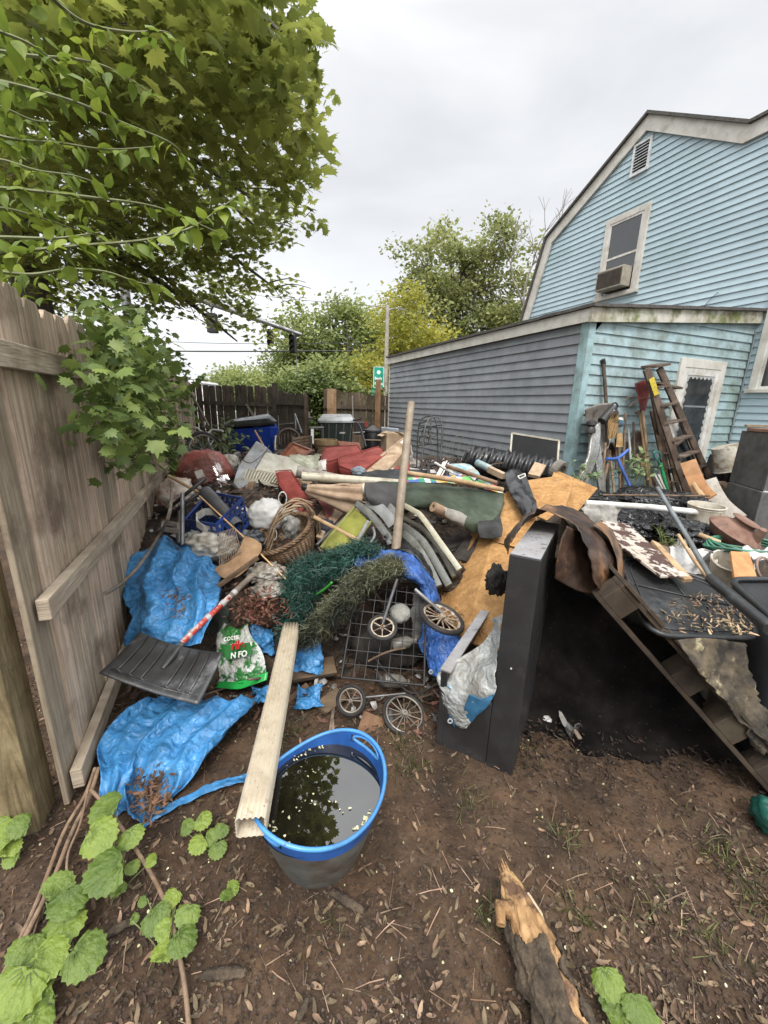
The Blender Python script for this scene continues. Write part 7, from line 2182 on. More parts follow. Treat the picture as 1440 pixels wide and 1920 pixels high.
# round shovels
def roundshovel(u, v, label, hu, hv, k=1.0):
    t_ = thing('round_shovel', wallp(hu, hv, .3), label, 'shovel')
    WG([[(u - 16 * k, v + 6, .16), (u, v - 16 * k, .10), (u + 17 * k, v + 4, .16)], [(u - 15 * k, v + 18 * k, .15), (u + 2, v + 12 * k, .08), (u + 19 * k, v + 14 * k, .15)], [(u - 12 * k, v + 27 * k, .19), (u + 3, v + 27 * k, .16), (u + 17 * k, v + 24 * k, .18)]]).build('blade', m_steel, t_, smooth=180, solid=.005)
    MB().tube([wallp(u + 3, v + 18 * k, .17), wallp(hu, hv, .34)], .015, 10).build('handle', m_hand, t_, smooth=60)
roundshovel(1196, 822, 'rusty round shovel, blade up, in the middle of the tool row', 1222, 940)
roundshovel(1140, 838, 'grey round shovel partly hidden under the grey scoop', 1128, 925, .8)
segs = [(1173, 775, 1166, 930, 'pale tan handle', 'tall pale tan tool handle left of the rusty round shovel'),
        (1160, 812, 1163, 925, 'handle', 'thin brown tool handle behind the straw broom'),
        (1178, 805, 1184, 880, 'x', 'white topped grey rod in the middle of the tool row'),
        (1150, 830, 1180, 905, 'x', 'brown tool handle slanting right below the straw broom'),
        (1188, 792, 1190, 880, 'x', 'dark straight tool handle just behind the rusty round shovel'),
        (1143, 845, 1152, 930, 'x', 'mid brown tool handle standing between the foil boards and the blue handle'),
        (1210, 850, 1240, 950, 'x', 'reddish brown tool handle slanting right below the rusty shovel'),
        (1190, 850, 1206, 872, 'x', 'short thick pale stub of a handle below the rusty shovel'),
        (1154, 770, 1156, 880, 'x', 'dark tool handle directly right of the black motor head')]
for i, (u0, v0, u1, v1, _, lab) in enumerate(segs):
    m_ = [m_hand, m_hand, mat('pale_grey_rod', (.34, .34, .33), (.26, .26, .25), rough=.5), m_bam2, m_dark_h, m_bam, mat('red_brown_handle', (.13, .06, .035), (.19, .10, .06), rough=.7), m_bam, m_dark_h][i]
    mb = MB().tube([wallp(u0, v0, .08 + .02 * (i % 3)), wallp(u1, v1, .30 + .02 * (i % 4))], .0135 if i != 7 else .02, 10)
    one(mb, 'wooden_pole' if i != 2 else 'grey_rod', m_, lab, 'pole', smooth=60)
# red rake
t = thing('red_leaf_rake', wallp(1215, 930, .3), 'faded red fan leaf rake standing head up between the tools and the stepladder', 'rake')
WG([[(1190, 720, .10), (1205, 714, .08), (1219, 716, .10)], [(1196, 745, .12), (1206, 742, .10), (1216, 744, .12)], [(1200, 770, .14), (1205, 772, .13), (1210, 770, .14)]], 5, .004).build('fan', mat('faded_red_plastic', (.24, .03, .03), (.17, .035, .03), rough=.5, scale=6, c3=(.10, .06, .05), s3=7), t, smooth=180, solid=.004)
mb = MB()
for k in range(9): mb.tube([wallp(1191 + k * 3.4, 718, .10), wallp(1202 + k * .7, 768, .135)], .004, 5)
mb.build('tines', MATS['faded_red_plastic'], t)
MB().tube([wallp(1205, 770, .14), wallp(1222, 935, .34)], .014, 10).build('handle', m_bam, t, smooth=60)
tool('wooden_rake', 'wooden handled rake just left of the red fan rake', 'rake', (1199, 772, 1215, 900, .013, .1, .3, m_bam), [('head', MB().bar(wallp(1193, 775, .12), wallp(1204, 770, .12), .03, .02), m_steel)])
one(MB().tube([wallp(u, v, .12) for u, v in ((1168, 752), (1180, 744), (1200, 746), (1212, 744), (1190, 752), (1178, 764))], .004, 5), 'wire_loop', mat('copper_wire', (.25, .15, .10), rough=.6), 'thin coppery wire loop sticking out left of the red rake', 'wire')
t = thing('blue_handled_tool', wallp(1183, 915, .5), 'bright blue T handled tool leaning in front of the tool row', 'tool')
m_bh = mat('blue_handle_paint', (.03, .08, .30), (.04, .11, .38), rough=.4)
MB().tube(spline([wallp(1137, 860, .42), wallp(1155, 860, .42), wallp(1168, 852, .42), wallp(1178, 843, .42)], 5), .016, 10).build('crossbar', m_bh, t, smooth=60)
MB().tube([wallp(1157, 858, .42), wallp(1184, 918, .55)], .014, 10).build('shaft', m_bh, t, smooth=60)
t = thing('green_handled_tool', wallp(1250, 920, .5), 'bright green handled tool with a D grip in front of the stepladder foot', 'tool')
m_gh = mat('green_handle_paint', (.01, .20, .07), (.02, .27, .10), rough=.4)
MB().tube([wallp(1238, 868, .42), wallp(1251, 918, .5)], .018, 10).build('shaft', m_gh, t, smooth=60)
MB().tube(spline([wallp(1238, 870, .42), wallp(1228, 858, .42), wallp(1226, 848, .42), wallp(1236, 848, .42), wallp(1240, 862, .42)], 5), .010, 8).build('grip', mat('teal_grip', (.05, .20, .16), rough=.5), t, smooth=60)
for i, (a, b_, lab) in enumerate((((1226, 888), (1242, 918), 'left one of two short white rods beside the green handle'), ((1234, 890), (1247, 918), 'right one of two short white rods beside the green handle'))):
    one(MB().tube([wallp(*a, .45), wallp(*b_, .5)], .012, 8), 'white_rod', m_whitep, lab, 'rod', smooth=60)
t = thing('yellow_blue_brush', wallp(1162, 830, .3), 'blue and white brush over a yellow bristle block in the tool row', 'brush')
MB().lathe(wallp(1163, 792, .2), (.1, -.5, 1), [(.02, -.05), (.04, -.03), (.045, .0), (.03, .02)], 16).build('blue_head', mat('dull_blue', (.05, .11, .16), (.10, .17, .22), rough=.5), t, smooth=50)
MB().lathe(wallp(1164, 787, .18), (.1, -.8, .5), [(.028, 0), (.022, .012), (.01, .015)], 16).build('white_cap', m_whitep, t, smooth=50)
MB().hexa([wallp(1157, 812, .24), wallp(1167, 812, .24), wallp(1167, 812, .20), wallp(1157, 812, .20)], [wallp(1155, 838, .28), wallp(1168, 838, .28), wallp(1168, 838, .24), wallp(1155, 838, .24)]).build('bristles', MATS['straw'], t)
weed('leafy_weed', [wallp(u, v, .5) for u, v in ((1180, 880), (1195, 888), (1205, 880), (1212, 892), (1190, 900))], .055, leafmat('pale_weed_leaf', (.10, .16, .06), (.20, .27, .12), tr=.3), OVATE, 'pale green weeds growing among the foot of the tools', 7, .05)
weed('leafy_weed', [wallp(u, v, .5) for u, v in ((1100, 905), (1112, 910), (1090, 898))], .05, MATS['pale_weed_leaf'], OVATE, 'small pale green weed behind the particle boards at the blue corner trim', 6, .05)
# bark roll, buckets, right cabinet
one(MB().lathe(wallp(1342, 905, .35), (.02, 0, 1), [(.13, -.25), (.135, 0), (.13, .1), (.137, .2), (.125, .33)], 18), 'mossy_dark_stump', mat('dark_bark', (.022, .020, .018), (.06, .05, .045), rough=.95, scale=9, bump=1), 'dark bark covered stump standing right of the white door', 'stump', smooth=60)
def bucket(name, c, axis, r0, r1, h, m, label, cat='bucket', rim=True, lip=None):
    t_ = thing(name, V(c), label, cat)
    MB().lathe(c, axis, [(r0, 0), (r1, h), (r1 - .006, h), (r0 - .006, .008)], 28, closed=False).build('wall', m, t_, smooth=40)
    MB().lathe(c, axis, [(r0 - .001, .002), (.001, .003)], 28).build('base', m, t_)
    if rim: MB().torus(V(c) + V(axis).normalized() * h * .97, axis, r1, .006, 28, 6).build('rim', lip or m, t_, smooth=180)
    if rim: MB().torus(V(c) + V(axis).normalized() * h * .86, axis, r1 - .004, .004, 28, 6).build('rib', lip or m, t_, smooth=180)
    return t_
m_dirtw = mat('dirty_white_bucket', (.46, .42, .34), (.56, .53, .46), rough=.5, scale=5, c3=(.20, .14, .08), s3=7, lo3=.5, hi3=.62)
bucket('black_bucket', wallp(1378, 918, .6), (0, 0, 1), .13, .155, .34, m_blackp, 'black bucket under the upturned dirty white bucket near the right cabinet')
bucket('white_bucket', wallp(1368, 842, .6) + V((-.05, 0, .03)), V((.35, -.15, -1)), .125, .15, .27, m_dirtw, 'upturned dirty white bucket perched on the black bucket')
bucket('white_bucket', wallp(1408, 935, .9), V((-1, -.3, .35)), .06, .075, .16, m_dirtw, 'small white tub lying on its side left of the grey cabinet')
cx = at(1408, 1000, 3.35)
cab = thing('grey_cabinet', V((cx.x, cx.y, .1)), 'tall dark grey two part metal cabinet at the right edge, brown board on top', 'cabinet')
m_cab = mat('grey_cabinet_paint', (.085, .085, .083), (.11, .11, .107), rough=.5, scale=3, c3=(.06, .055, .05), s3=3)
z0_, z1_, z2_ = .15, at(1392, 922, 3.35).z, at(1405, 812, 3.4).z
MB().box(V((cx.x, cx.y, z0_)), V((.6, -.12, 0)), V((.12, .5, 0)), V((0, 0, z1_ - z0_))).build('lower_cabinet', m_cab, cab, bevel=.005)
MB().box(V((cx.x + .035, cx.y + .03, z1_ + .003)), V((.6, -.12, 0)), V((.12, .5, 0)), V((0, 0, z2_ - z1_))).build('upper_cabinet', m_cab, cab, bevel=.005)
MB().box(V((cx.x + .03, cx.y + .01, z1_ - .002)), V((.6, -.12, 0)), V((0, .02, 0)), V((0, 0, .008))).build('light_edge', m_whitep, cab)
MB().box(V((cx.x + .035, cx.y + .027, z1_ + (z2_ - z1_) * .42)), V((.6, -.12, 0)), V((0, .003, 0)), V((0, 0, .006))).build('drawer_gap', m_dark, cab)
one(MB().box(V((cx.x + .03, cx.y + .05, z2_ + .005)), V((.6, -.12, 0)), V((.1, .4, 0)), V((0, 0, .025))), 'brown_board', mat('red_brown_board', (.20, .10, .065), (.28, .15, .10), rough=.7), 'red brown board lying on top of the grey cabinet', 'board')
one(MB().box(at(1400, 800, 4.2), V((.5, 0, 0)), V((0, .03, 0)), V((0, 0, .02))), 'thin_board_end', m_new, 'thin tan board end sticking out above the grey cabinet', 'board')
# curved chair parts
t = one(strip([(1290, 865, 4.0), (1300, 890, 3.9), (1312, 915, 3.75), (1330, 935, 3.6)], .13, .008, m_osb), 'bent_plywood_seat', mat('orange_plywood', (.36, .17, .065), (.42, .22, .095), rough=.5, scale=6, stretch=(1, 1, .3)), 'bent orange plywood seat leaning in front of the stepladder', 'chair seat', smooth=40)
t = one(strip([(1328, 900, 3.9), (1340, 925, 3.75), (1355, 948, 3.55), (1386, 975, 3.35)], .13, .010, m_osb), 'bent_white_seat', mat('white_laminate', (.52, .49, .44), (.44, .41, .36), rough=.4, c3=(.3, .24, .17), s3=6), 'bent white laminate seat right of the orange plywood seat', 'chair seat', smooth=40)
for i, L_ in enumerate(([(1300, 905, 3.8), (1335, 960, 3.4), (1352, 985, 3.2)], [(1312, 920, 3.7), (1350, 975, 3.3), (1362, 990, 3.2)])):
    one(strip(L_, .03, .008, m_bam), 'bent_wood_strip', m_bam, ['upper thin bent wood strip under the white laminate seat', 'lower thin bent wood strip under the white laminate seat'][i], 'strip', smooth=40)
one(MB().bar(at(1350, 905, 4.0), at(1398, 940, 3.7), .09, .04), 'brown_beam', m_bam2, 'dark brown beam end left of the grey cabinet foot', 'beam', bevel=.003)
# black plastic bags in the right heap
def lump(u, v, Y, ru, rv, rd, label, m=m_blackb, seed=0, name='black_bag', cat='bag', wr=.35, ws=2.6, n=52):
    return bag(u, v, Y, ru, rv, rd, label, m, seed, name, cat, wr, ws, n)
lump(1215, 935, 3.75, 55, 20, .28, 'glossy black plastic bag behind the white pipe, below the tools', seed=21)
lump(1290, 945, 3.55, 32, 20, .2, 'second glossy black bag between the grey conduit and the white bucket', seed=22)
lump(1180, 985, 3.1, 60, 26, .25, 'large dark plastic sack in shadow under the white pipe', seed=23)
lump(1290, 1000, 2.75, 50, 24, .2, 'crinkled black bag under the grey conduit by the clay jug', seed=24)
lump(1120, 935, 3.55, 30, 14, .2, 'flat black plastic between the rear particle board and the foil boards', seed=25)
lump(1240, 975, 3.2, 45, 22, .2, 'shadowed black sack left of the white bucket under the pipe', seed=26)
one(MB().tube([at(1098, 943, 3.05), at(1220, 951, 3.0), at(1322, 962, 2.95)], .0235, 18), 'white_pvc_pipe', mat('white_pvc', (.62, .62, .60), (.55, .55, .52), rough=.35), 'long white pipe lying level across the black bags with a browned end', 'pipe', smooth=60)
MB().tube([at(1318, 961.5, 2.95), at(1326, 962.5, 2.945)], .0255, 18).build('browned_end', mat('rust_stain', (.32, .20, .09), rough=.6), bpy.data.objects['white_pvc_pipe'], smooth=60)
one(MB().tube([at(1233, 915, 2.95), at(1290, 1010, 2.35), at(1346, 1108, 1.85)], .0145, 14), 'grey_conduit', mat('blue_grey_conduit', (.14, .16, .17), (.20, .22, .23), rough=.4, metal=.3), 'long blue grey metal conduit slanting down to the hinge of the black lid', 'pipe', smooth=60)
one(MB().tube([at(1272, 1003, 2.40), at(1300, 1048, 2.15), at(1338, 1098, 1.9)], .010, 8), 'wooden_stick', m_bam, 'thin wooden stick alongside the lower half of the grey conduit', 'stick')
one(MB().tube([at(1330, 930, 3.4), at(1130, 928, 3.4)], .009, 8), 'brown_stick', m_bam2, 'thin brown stick lying behind the white pipe', 'stick')
bucket('white_bucket', at(1318, 972, 3.0) - up * .06, (0, -.05, 1), .10, .12, .17, m_dirtw, 'open white bucket standing behind the browned end of the white pipe')
bucket('white_bucket', at(1356, 1085, 2.25) - up * .02, (-.15, -.35, 1), .085, .10, .17, m_dirtw, 'white bucket with a brown smear beside the orange wood board')
# clay watering jug
jc = at(1378, 998, 2.55)
ja = V((.35, -.35, 1)).normalized()
jug = thing('clay_jug', jc - up * .1, 'squat rusty brown clay jug with a spout and ring handle near the grey cabinet', 'jug')
m_clay = mat('rusty_clay', (.16, .085, .06), (.24, .14, .105), rough=.75, scale=6, c3=(.10, .06, .045), s3=7)
MB().lathe(jc, ja, [(.05, -.10), (.12, -.06), (.165, .0), (.12, .045), (.07, .065), (.06, .085), (.085, .095), (.085, .10), (.05, .10)], 36).build('body', m_clay, jug, smooth=50)
sx_, sy_, sd_ = frame(ja)
MB().tube([at(1412, 1012, 2.45), at(1424, 1005, 2.42), at(1432, 993, 2.40)], [.035, .026, .02], 14).build('spout', m_clay, jug, smooth=60)
MB().tube(spline([at(1344, 988, 2.6), at(1348, 975, 2.6), at(1362, 970, 2.62), at(1368, 978, 2.62)], 5), .011, 8).build('handle', m_clay, jug, smooth=60)
# green hose coil
mb = MB()
for k in range(7):
    c = at(1402, 1023 + k * 1.3, 2.40 - .008 * k)
    pts = [c + V((math.cos(a) * (.20 + .008 * k), math.sin(a) * (.13 + .004 * k), .02 * math.sin(a * 2 + k) + .003 * k)) for a in [i * math.pi / 12 for i in range(25)]]
    mb.tube(pts, .0085, 7, cap=False)
one(mb, 'green_hose', mat('green_hose', (.03, .13, .085), (.06, .20, .13), rough=.35), 'coiled green garden hose under the clay jug', 'hose', smooth=180)
one(MB().slab(A3([(1370, 1033, 2.15), (1405, 1035, 2.15), (1421, 1086, 1.95), (1378, 1088, 1.93)]), .02), 'orange_wood_board', mat('orange_pine', (.38, .17, .06), (.46, .23, .09), rough=.55, scale=6, stretch=(3, .5, .5), dist=1.5), 'short bright orange wood board beside the open black cart', 'board', bevel=.003)
one(MB().torus(at(1436, 1070, 2.1), (.2, -.8, .5), .075, .008, 30, 8, sx=.8), 'pale_hoop', mat('dull_pink_plastic', (.26, .18, .15), rough=.6), 'dull pale hoop standing at the right edge beside the orange board', 'hoop', smooth=180)
scrap((1258, 1030, 1345, 1078), 2.35, 'white plastic sheet with a dark strap beside the grey conduit', m_bagw, .03, 33, 'white_sheet', 'sheet')
one(MB().bar(at(1308, 1062, 2.22), at(1335, 1035, 2.28), .02, .008), 'black_strap', m_blackm, 'black strap lying on the white sheet beside the conduit', 'strap')
scrap((1395, 1030, 1440, 1048), 2.25, 'crumpled white cloth under the green hose', m_bagw, .02, 34, 'white_cloth', 'cloth')
one(MB().tube(A3([(1310, 1002, 2.5), (1350, 1018, 2.42)]), .016, 10), 'tan_stub', m_bam, 'short tan stick lying left of the green hose', 'stick', smooth=60)
mb = MB()
for k in range(3): mb.tube(spline(A3([(1310, 1005 + k * 5, 2.5), (1340, 1022 + k * 4, 2.4), (1370, 1040 + k * 3, 2.3)]), 5), .005, 5)
one(mb, 'black_cable', m_blackm, 'black cables trailing under the tan stick toward the orange board', 'cable')
# marbled panels and other boards in front of the black bags
m_marb = mat('brown_marbled_panel', (.55, .50, .44), (.45, .40, .35), rough=.4, scale=4, c3=(.07, .035, .028), s3=13, lo3=.49, hi3=.52)
one(MB().slab(A3([(1118, 962, 2.7), (1180, 985, 2.5), (1292, 1080, 1.80), (1240, 1080, 1.75), (1160, 1020, 2.05)]), .012), 'marbled_panel', m_marb, 'white panel with a dark brown marbled pattern slanting toward the black lid', 'panel', bevel=.002)
one(MB().slab(A3([(1222, 1012, 2.22), (1236, 1018, 2.20), (1300, 1085, 1.78), (1284, 1086, 1.76)]), .02), 'tan_lath', m_bam, 'pale tan lath along the right edge of the marbled panel', 'lath', bevel=.002)
scrap((1092, 950, 1160, 1010), 2.6, 'crumpled grey white patterned sheet right of the brown tarpaulin', mat('grey_newsprint', (.30, .29, .26), (.14, .13, .12), rough=.6, scale=16), .04, 35, 'patterned_sheet', 'sheet')
scrap((1140, 1010, 1190, 1050), 2.25, 'dirty cream cloth between the tarpaulin and the marbled panel', mat('dirty_cream_cloth', (.34, .30, .23), (.22, .19, .14), rough=.8), .04, 36, 'cream_cloth', 'cloth')
one(MB().slab(A3([(1230, 1018, 2.4), (1262, 1028, 2.38), (1256, 1038, 2.33), (1232, 1030, 2.33)]), .04), 'brown_carton', mat('wet_carton', (.14, .10, .07), (.20, .14, .10), rough=.9), 'small wet brown carton between the marbled panel and the white sheet', 'box')
# boards added out of sight to close and darken the hollow
one(MB().slab([gz(1040, 1045, .62), gz(1230, 1040, .60), gz(1420, 1110, .52), gz(1420, 1230, .40), V((1.45, 2.6, .42)), V((.6, 2.75, .62))], .02), 'hollow_shade_roof', m_bam2, 'added plywood sheet roofing the hollow behind the pallet to shade it', 'board')
one(MB().slab([V((.85, 2.25, -.02)), V((1.9, 2.2, -.02)), V((1.9, 2.45, .55)), V((.85, 2.5, .55))], .02), 'hollow_shade_back', m_dark, 'near black panel added as shade at the back of the hollow under the pallet', 'board')  # dark panel added in place of the shade at the back
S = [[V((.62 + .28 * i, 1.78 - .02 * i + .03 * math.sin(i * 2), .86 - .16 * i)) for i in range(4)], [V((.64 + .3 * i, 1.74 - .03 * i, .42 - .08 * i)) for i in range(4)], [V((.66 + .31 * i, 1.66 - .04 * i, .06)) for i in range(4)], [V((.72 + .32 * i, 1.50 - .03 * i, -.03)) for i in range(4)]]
one(cloth(S, 12, .07, 5, .5, 51, edge=.02), 'hollow_shade_sheet', mat('hollow_shade_black', (.004, .004, .004), (.010, .008, .007), rough=.9, spec=.1), 'added black sheet standing in for the deep shade between the desk and the pallet', 'sheet', smooth=180, solid=.003)  # black sheet added to stand in for the shade of the hollow
weed('grass_clump', [at(1245, 1022, 2.45), at(1255, 1026, 2.4)], .05, leafmat('grass_green', (.08, .12, .03), (.18, .22, .07), tr=.25), ([(-.05, 0, 0), (.05, 0, 0), (.03, .6, .02), (0, 1, .0), (-.03, .6, .02)], [(0, 1, 2, 3, 4)]), 'small grass clump in the heap beside the marbled panel', 12, .03, nb=-.2)
# green bag at the right edge
one(blob(at(1450, 1532, 1.15), .06, .07, .055, .4, 2.5, 5), 'green_bag', mat('dark_teal_plastic', (.01, .07, .055), (.02, .10, .08), rough=.3, bump=.4), 'dark teal plastic bag cut off by the right edge of the picture', 'bag', smooth=180)
# --- more odds and ends filling the heap
def plank(a, b, w_, h_, m, label, nm='old_plank', cat='plank'):
    return one(MB().bar(at(*a), at(*b), w_, h_), nm, m, label, cat, bevel=.002, seg=1)
plank((455, 945, 3.3), (475, 900, 3.7), .06, .02, m_bam2, 'dark brown plank end between the milk crate and the television')
plank((600, 905, 3.4), (650, 893, 3.6), .10, .02, m_oldw, 'grey plank under the red cushions above the cream pipe')
plank((700, 1060, 2.4), (725, 1042, 2.5), .03, .02, m_bam2, 'short brown stick end behind the blue tarp over the cart', 'stick_end', 'stick')
plank((480, 1090, 2.35), (540, 1075, 2.45), .035, .015, m_oldw, 'narrow grey board between the two clear rubbish bags')
plank((610, 1105, 2.15), (650, 1085, 2.25), .03, .02, m_blackm, 'black bar crossing behind the olive branches', 'black_bar', 'bar')
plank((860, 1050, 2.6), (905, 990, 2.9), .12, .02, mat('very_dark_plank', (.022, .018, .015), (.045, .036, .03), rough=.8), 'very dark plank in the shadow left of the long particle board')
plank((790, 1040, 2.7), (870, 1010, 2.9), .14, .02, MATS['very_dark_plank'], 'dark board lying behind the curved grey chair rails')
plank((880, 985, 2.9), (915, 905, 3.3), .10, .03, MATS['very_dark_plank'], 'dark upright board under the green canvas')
bag(450, 965, 3.05, 20, 16, .08, 'crumpled grey bag with dark spots between the milk crate and the white bag', mat('spotted_bag', (.05, .045, .04), (.40, .38, .35), rough=.5, scale=24, lo=.42, hi=.52), 61, wr=.4)
bag(470, 1015, 2.75, 26, 20, .09, 'dark netting bundle between the basket and the perforated board', mat('blue_black_net', (.015, .018, .025), (.09, .10, .11), rough=.6, scale=30, lo=.42, hi=.56), 62, 'net_bundle', 'bundle', wr=.5)
bag(440, 1095, 2.42, 24, 16, .07, 'brown muddy rag bundle under the perforated board', mat('muddy_rag', (.05, .035, .022), (.12, .09, .06), rough=.9, bump=.8), 63, 'muddy_rag', 'rag', wr=.5)
bag(600, 1060, 2.5, 30, 20, .1, 'black rubbish bag behind the teal branch', m_blackb, 64, 'black_bag', 'bag', wr=.4)
bag(660, 1048, 2.5, 26, 14, .1, 'dark bag in the gap between the yellow chair and the teal branch', m_blackb, 65, 'black_bag', 'bag', wr=.4)
bag(830, 1075, 2.5, 40, 34, .14, 'dark crumpled sheet in the hollow under the paper roll', mat('dark_brown_sheet', (.018, .014, .011), (.045, .035, .026), rough=.7, crump=.8), 66, 'dark_sheet', 'sheet', wr=.4)
bag(640, 915, 3.6, 26, 12, .12, 'off white cloth under the cream pipe near the red cushions', MATS['dirty_cream_cloth'] if 'dirty_cream_cloth' in MATS else m_bagw, 67, 'cream_cloth', 'cloth', wr=.4)
bag(770, 872, 4.5, 20, 12, .12, 'grey and white rubbish bag behind the upright pole near the trellis', m_clear, 68)
bag(905, 858, 4.1, 12, 8, .07, 'small crumpled clear bag near the pale blue tube', m_clear, 69)
bag(345, 860, 4.4, 22, 20, .14, 'dark green leafy bag beyond the wrapped cushion', m_dgreen, 70, 'dark_bag', 'bag')
bag(570, 900, 3.9, 18, 14, .1, 'brown paper sack beside the narrow red cushion', m_card, 71, 'paper_sack', 'sack', wr=.3)
for i, (u, v, Y_, ang, lab) in enumerate(((735, 1210, 1.95, 20, 'white bottle half buried low in the wire cart'), (720, 1275, 1.8, -30, 'pale bottle lying at the bottom of the wire cart'), (1262, 1035, 2.5, 60, 'white bottle cap end on the white sheet'))):
    d_ = V((math.cos(rad(ang)), .2, math.sin(rad(ang)) * .4)).normalized()
    one(MB().lathe(at(u, v, Y_), d_, [(.028, 0), (.034, .01), (.034, .09), (.014, .12), (.014, .14)], 16), 'plastic_bottle', mat('milky_plastic', (.20, .19, .17), (.12, .11, .09), rough=.35), lab, 'bottle', smooth=40)
one(MB().torus(at(395, 950, 3.1), (.3, -.6, .7), .10, .006, 26, 6), 'wire_hoop', m_gun, 'thin wire hoop standing behind the drain pipe', 'hoop')
S = [[at(u, v, 2.32 - .02 * j) for u in (560, 590, 620)] for j, v in enumerate((1130, 1150, 1175))]
one(MB().tube(spline(A3([(845, 1265, 1.7), (780, 1300, 1.72), (735, 1270, 1.78), (700, 1230, 1.85)]), 6), .004, 6), 'wire_loop', m_blackm, 'thin black wire looping low across the wire cart', 'wire')
# sticks poking through the heap
for i, (a, b, r_, lab) in enumerate((((300, 1000, 2.7), (345, 1040, 2.4), .004, 'thin twig by the fence above the blue tarp'), ((575, 1120, 2.2), (520, 1060, 2.4), .004, 'thin straw coloured twig left of the teal branch'),
                                     ((690, 1240, 1.8), (760, 1215, 1.85), .005, 'twig caught across the wires of the cart'), ((900, 880, 3.7), (945, 868, 3.9), .006, 'twig in front of the pleated black bundle'), ((1195, 1040, 2.2), (1140, 1010, 2.4), .006, 'twig on the dirty cream cloth'))):
    one(MB().tube(spline([at(*a), at(*a).lerp(at(*b), .5) + up * .015, at(*b)], 4), r_, 6), 'twig', m_bam2, lab, 'twig')
# ---------------------------------------------------------------- foreground
m_broken = mat('broken_wood', (.25, .135, .055), (.44, .28, .13), rough=.75, scale=22, stretch=(1, .4, 1), bump=1, bscale=60, c3=(.09, .045, .022), s3=14, lo3=.5, hi3=.6)
m_lbark = mat('crumbly_bark', (.025, .018, .012), (.10, .072, .046), rough=.95, scale=30, bump=1, bscale=110, c3=(.20, .14, .08), s3=10, lo3=.6, hi3=.7)
g0, g1 = gz(948, 1640, .10), gz(1085, 1990, .045)
lg = thing('broken_branch_log', low([g0, g1]), 'broken log with bare orange splintered wood, lying toward the camera at bottom right', 'log')
x, y, d = frame(g1 - g0)
if y.z < 0: y = -y; x = -x
def logsec(f_, k, n):
    a = math.pi * 2 * k / n
    r_ = .020 + .032 * min(1, f_ * 2.2) ** .8
    q = noise.noise(V((f_ * 9, math.cos(a) * 2, math.sin(a) * 2)))
    r_ *= 1 + .28 * q + .10 * noise.noise(V((f_ * 13, math.cos(a) * 3, math.sin(a) * 3))) + .13 * noise.noise(V((f_ * 5, math.cos(a) * 9, math.sin(a) * 9)))
    c = g0.lerp(g1, f_) + y * .0
    return c + (x * math.cos(a) * 1.1 + y * math.sin(a)) * r_
n = 90
bare, bark = MB(), MB()
for i in range(100):
    for k in range(n):
        f0_, f1_ = i / 100, (i + 1) / 100
        a = math.pi * 2 * k / n
        isb = math.sin(a) < -.15 + 1.6 * smooth01(f0_, .22, .6) - .9 * (math.cos(a) > .3) + .5 * noise.noise(V((f0_ * 12, a, 8)))
        q = [logsec(f0_, k, n), logsec(f0_, k + 1, n), logsec(f1_, k + 1, n), logsec(f1_, k, n)]
        if isb:
            cs_ = [g0.lerp(g1, f0_)] * 2 + [g0.lerp(g1, f1_)] * 2
            q = [p + (p - c).normalized() * (.005 + .009 * abs(noise.noise(V((p.dot(x) * 95, p.dot(y) * 95, p.dot(d) * 22)))) + .003 * noise.noise(p * 150)) for p, c in zip(q, cs_)]
        (bark if isb else bare).add(q, [(0, 1, 2, 3)])
weld(bare.build('bare_wood', m_broken, lg)); b_ = weld(bark.build('bark', m_lbark, lg)); 
for o in (b_,):
    q = o.modifiers.new('solid', 'SOLIDIFY'); q.thickness = .006; q.offset = -1
mb = MB()
for k in range(9):
    a = U(0, 6.28)
    p = g0 + (x * math.cos(a) + y * math.sin(a)) * .013 + d * .01
    q = p - d * U(.015, .055) + V((U(-.004, .004), 0, U(-.004, .004)))
    mb.tube([p + d * .05, p, q], [.009, .007, .0015], 6)
mb.build('splinter', m_broken, lg, smooth=60)
c = g0.lerp(g1, .24) + x * -.035 + y * .02
MB().tube([c, c - x * .03 - d * .008 + y * .012, c - x * .045 + d * .03 + y * .01], [.022, .018, .013], 10).build('knot_stub', m_broken, lg, smooth=60)
c = g0.lerp(g1, .15) + x * .045
MB().tube([c, c + d * .05 + x * .01, c + d * .12], [.005, .009, .003], 6, flat=.5).build('loose_strip', mat('pale_splinter', (.50, .40, .26), rough=.8), lg)

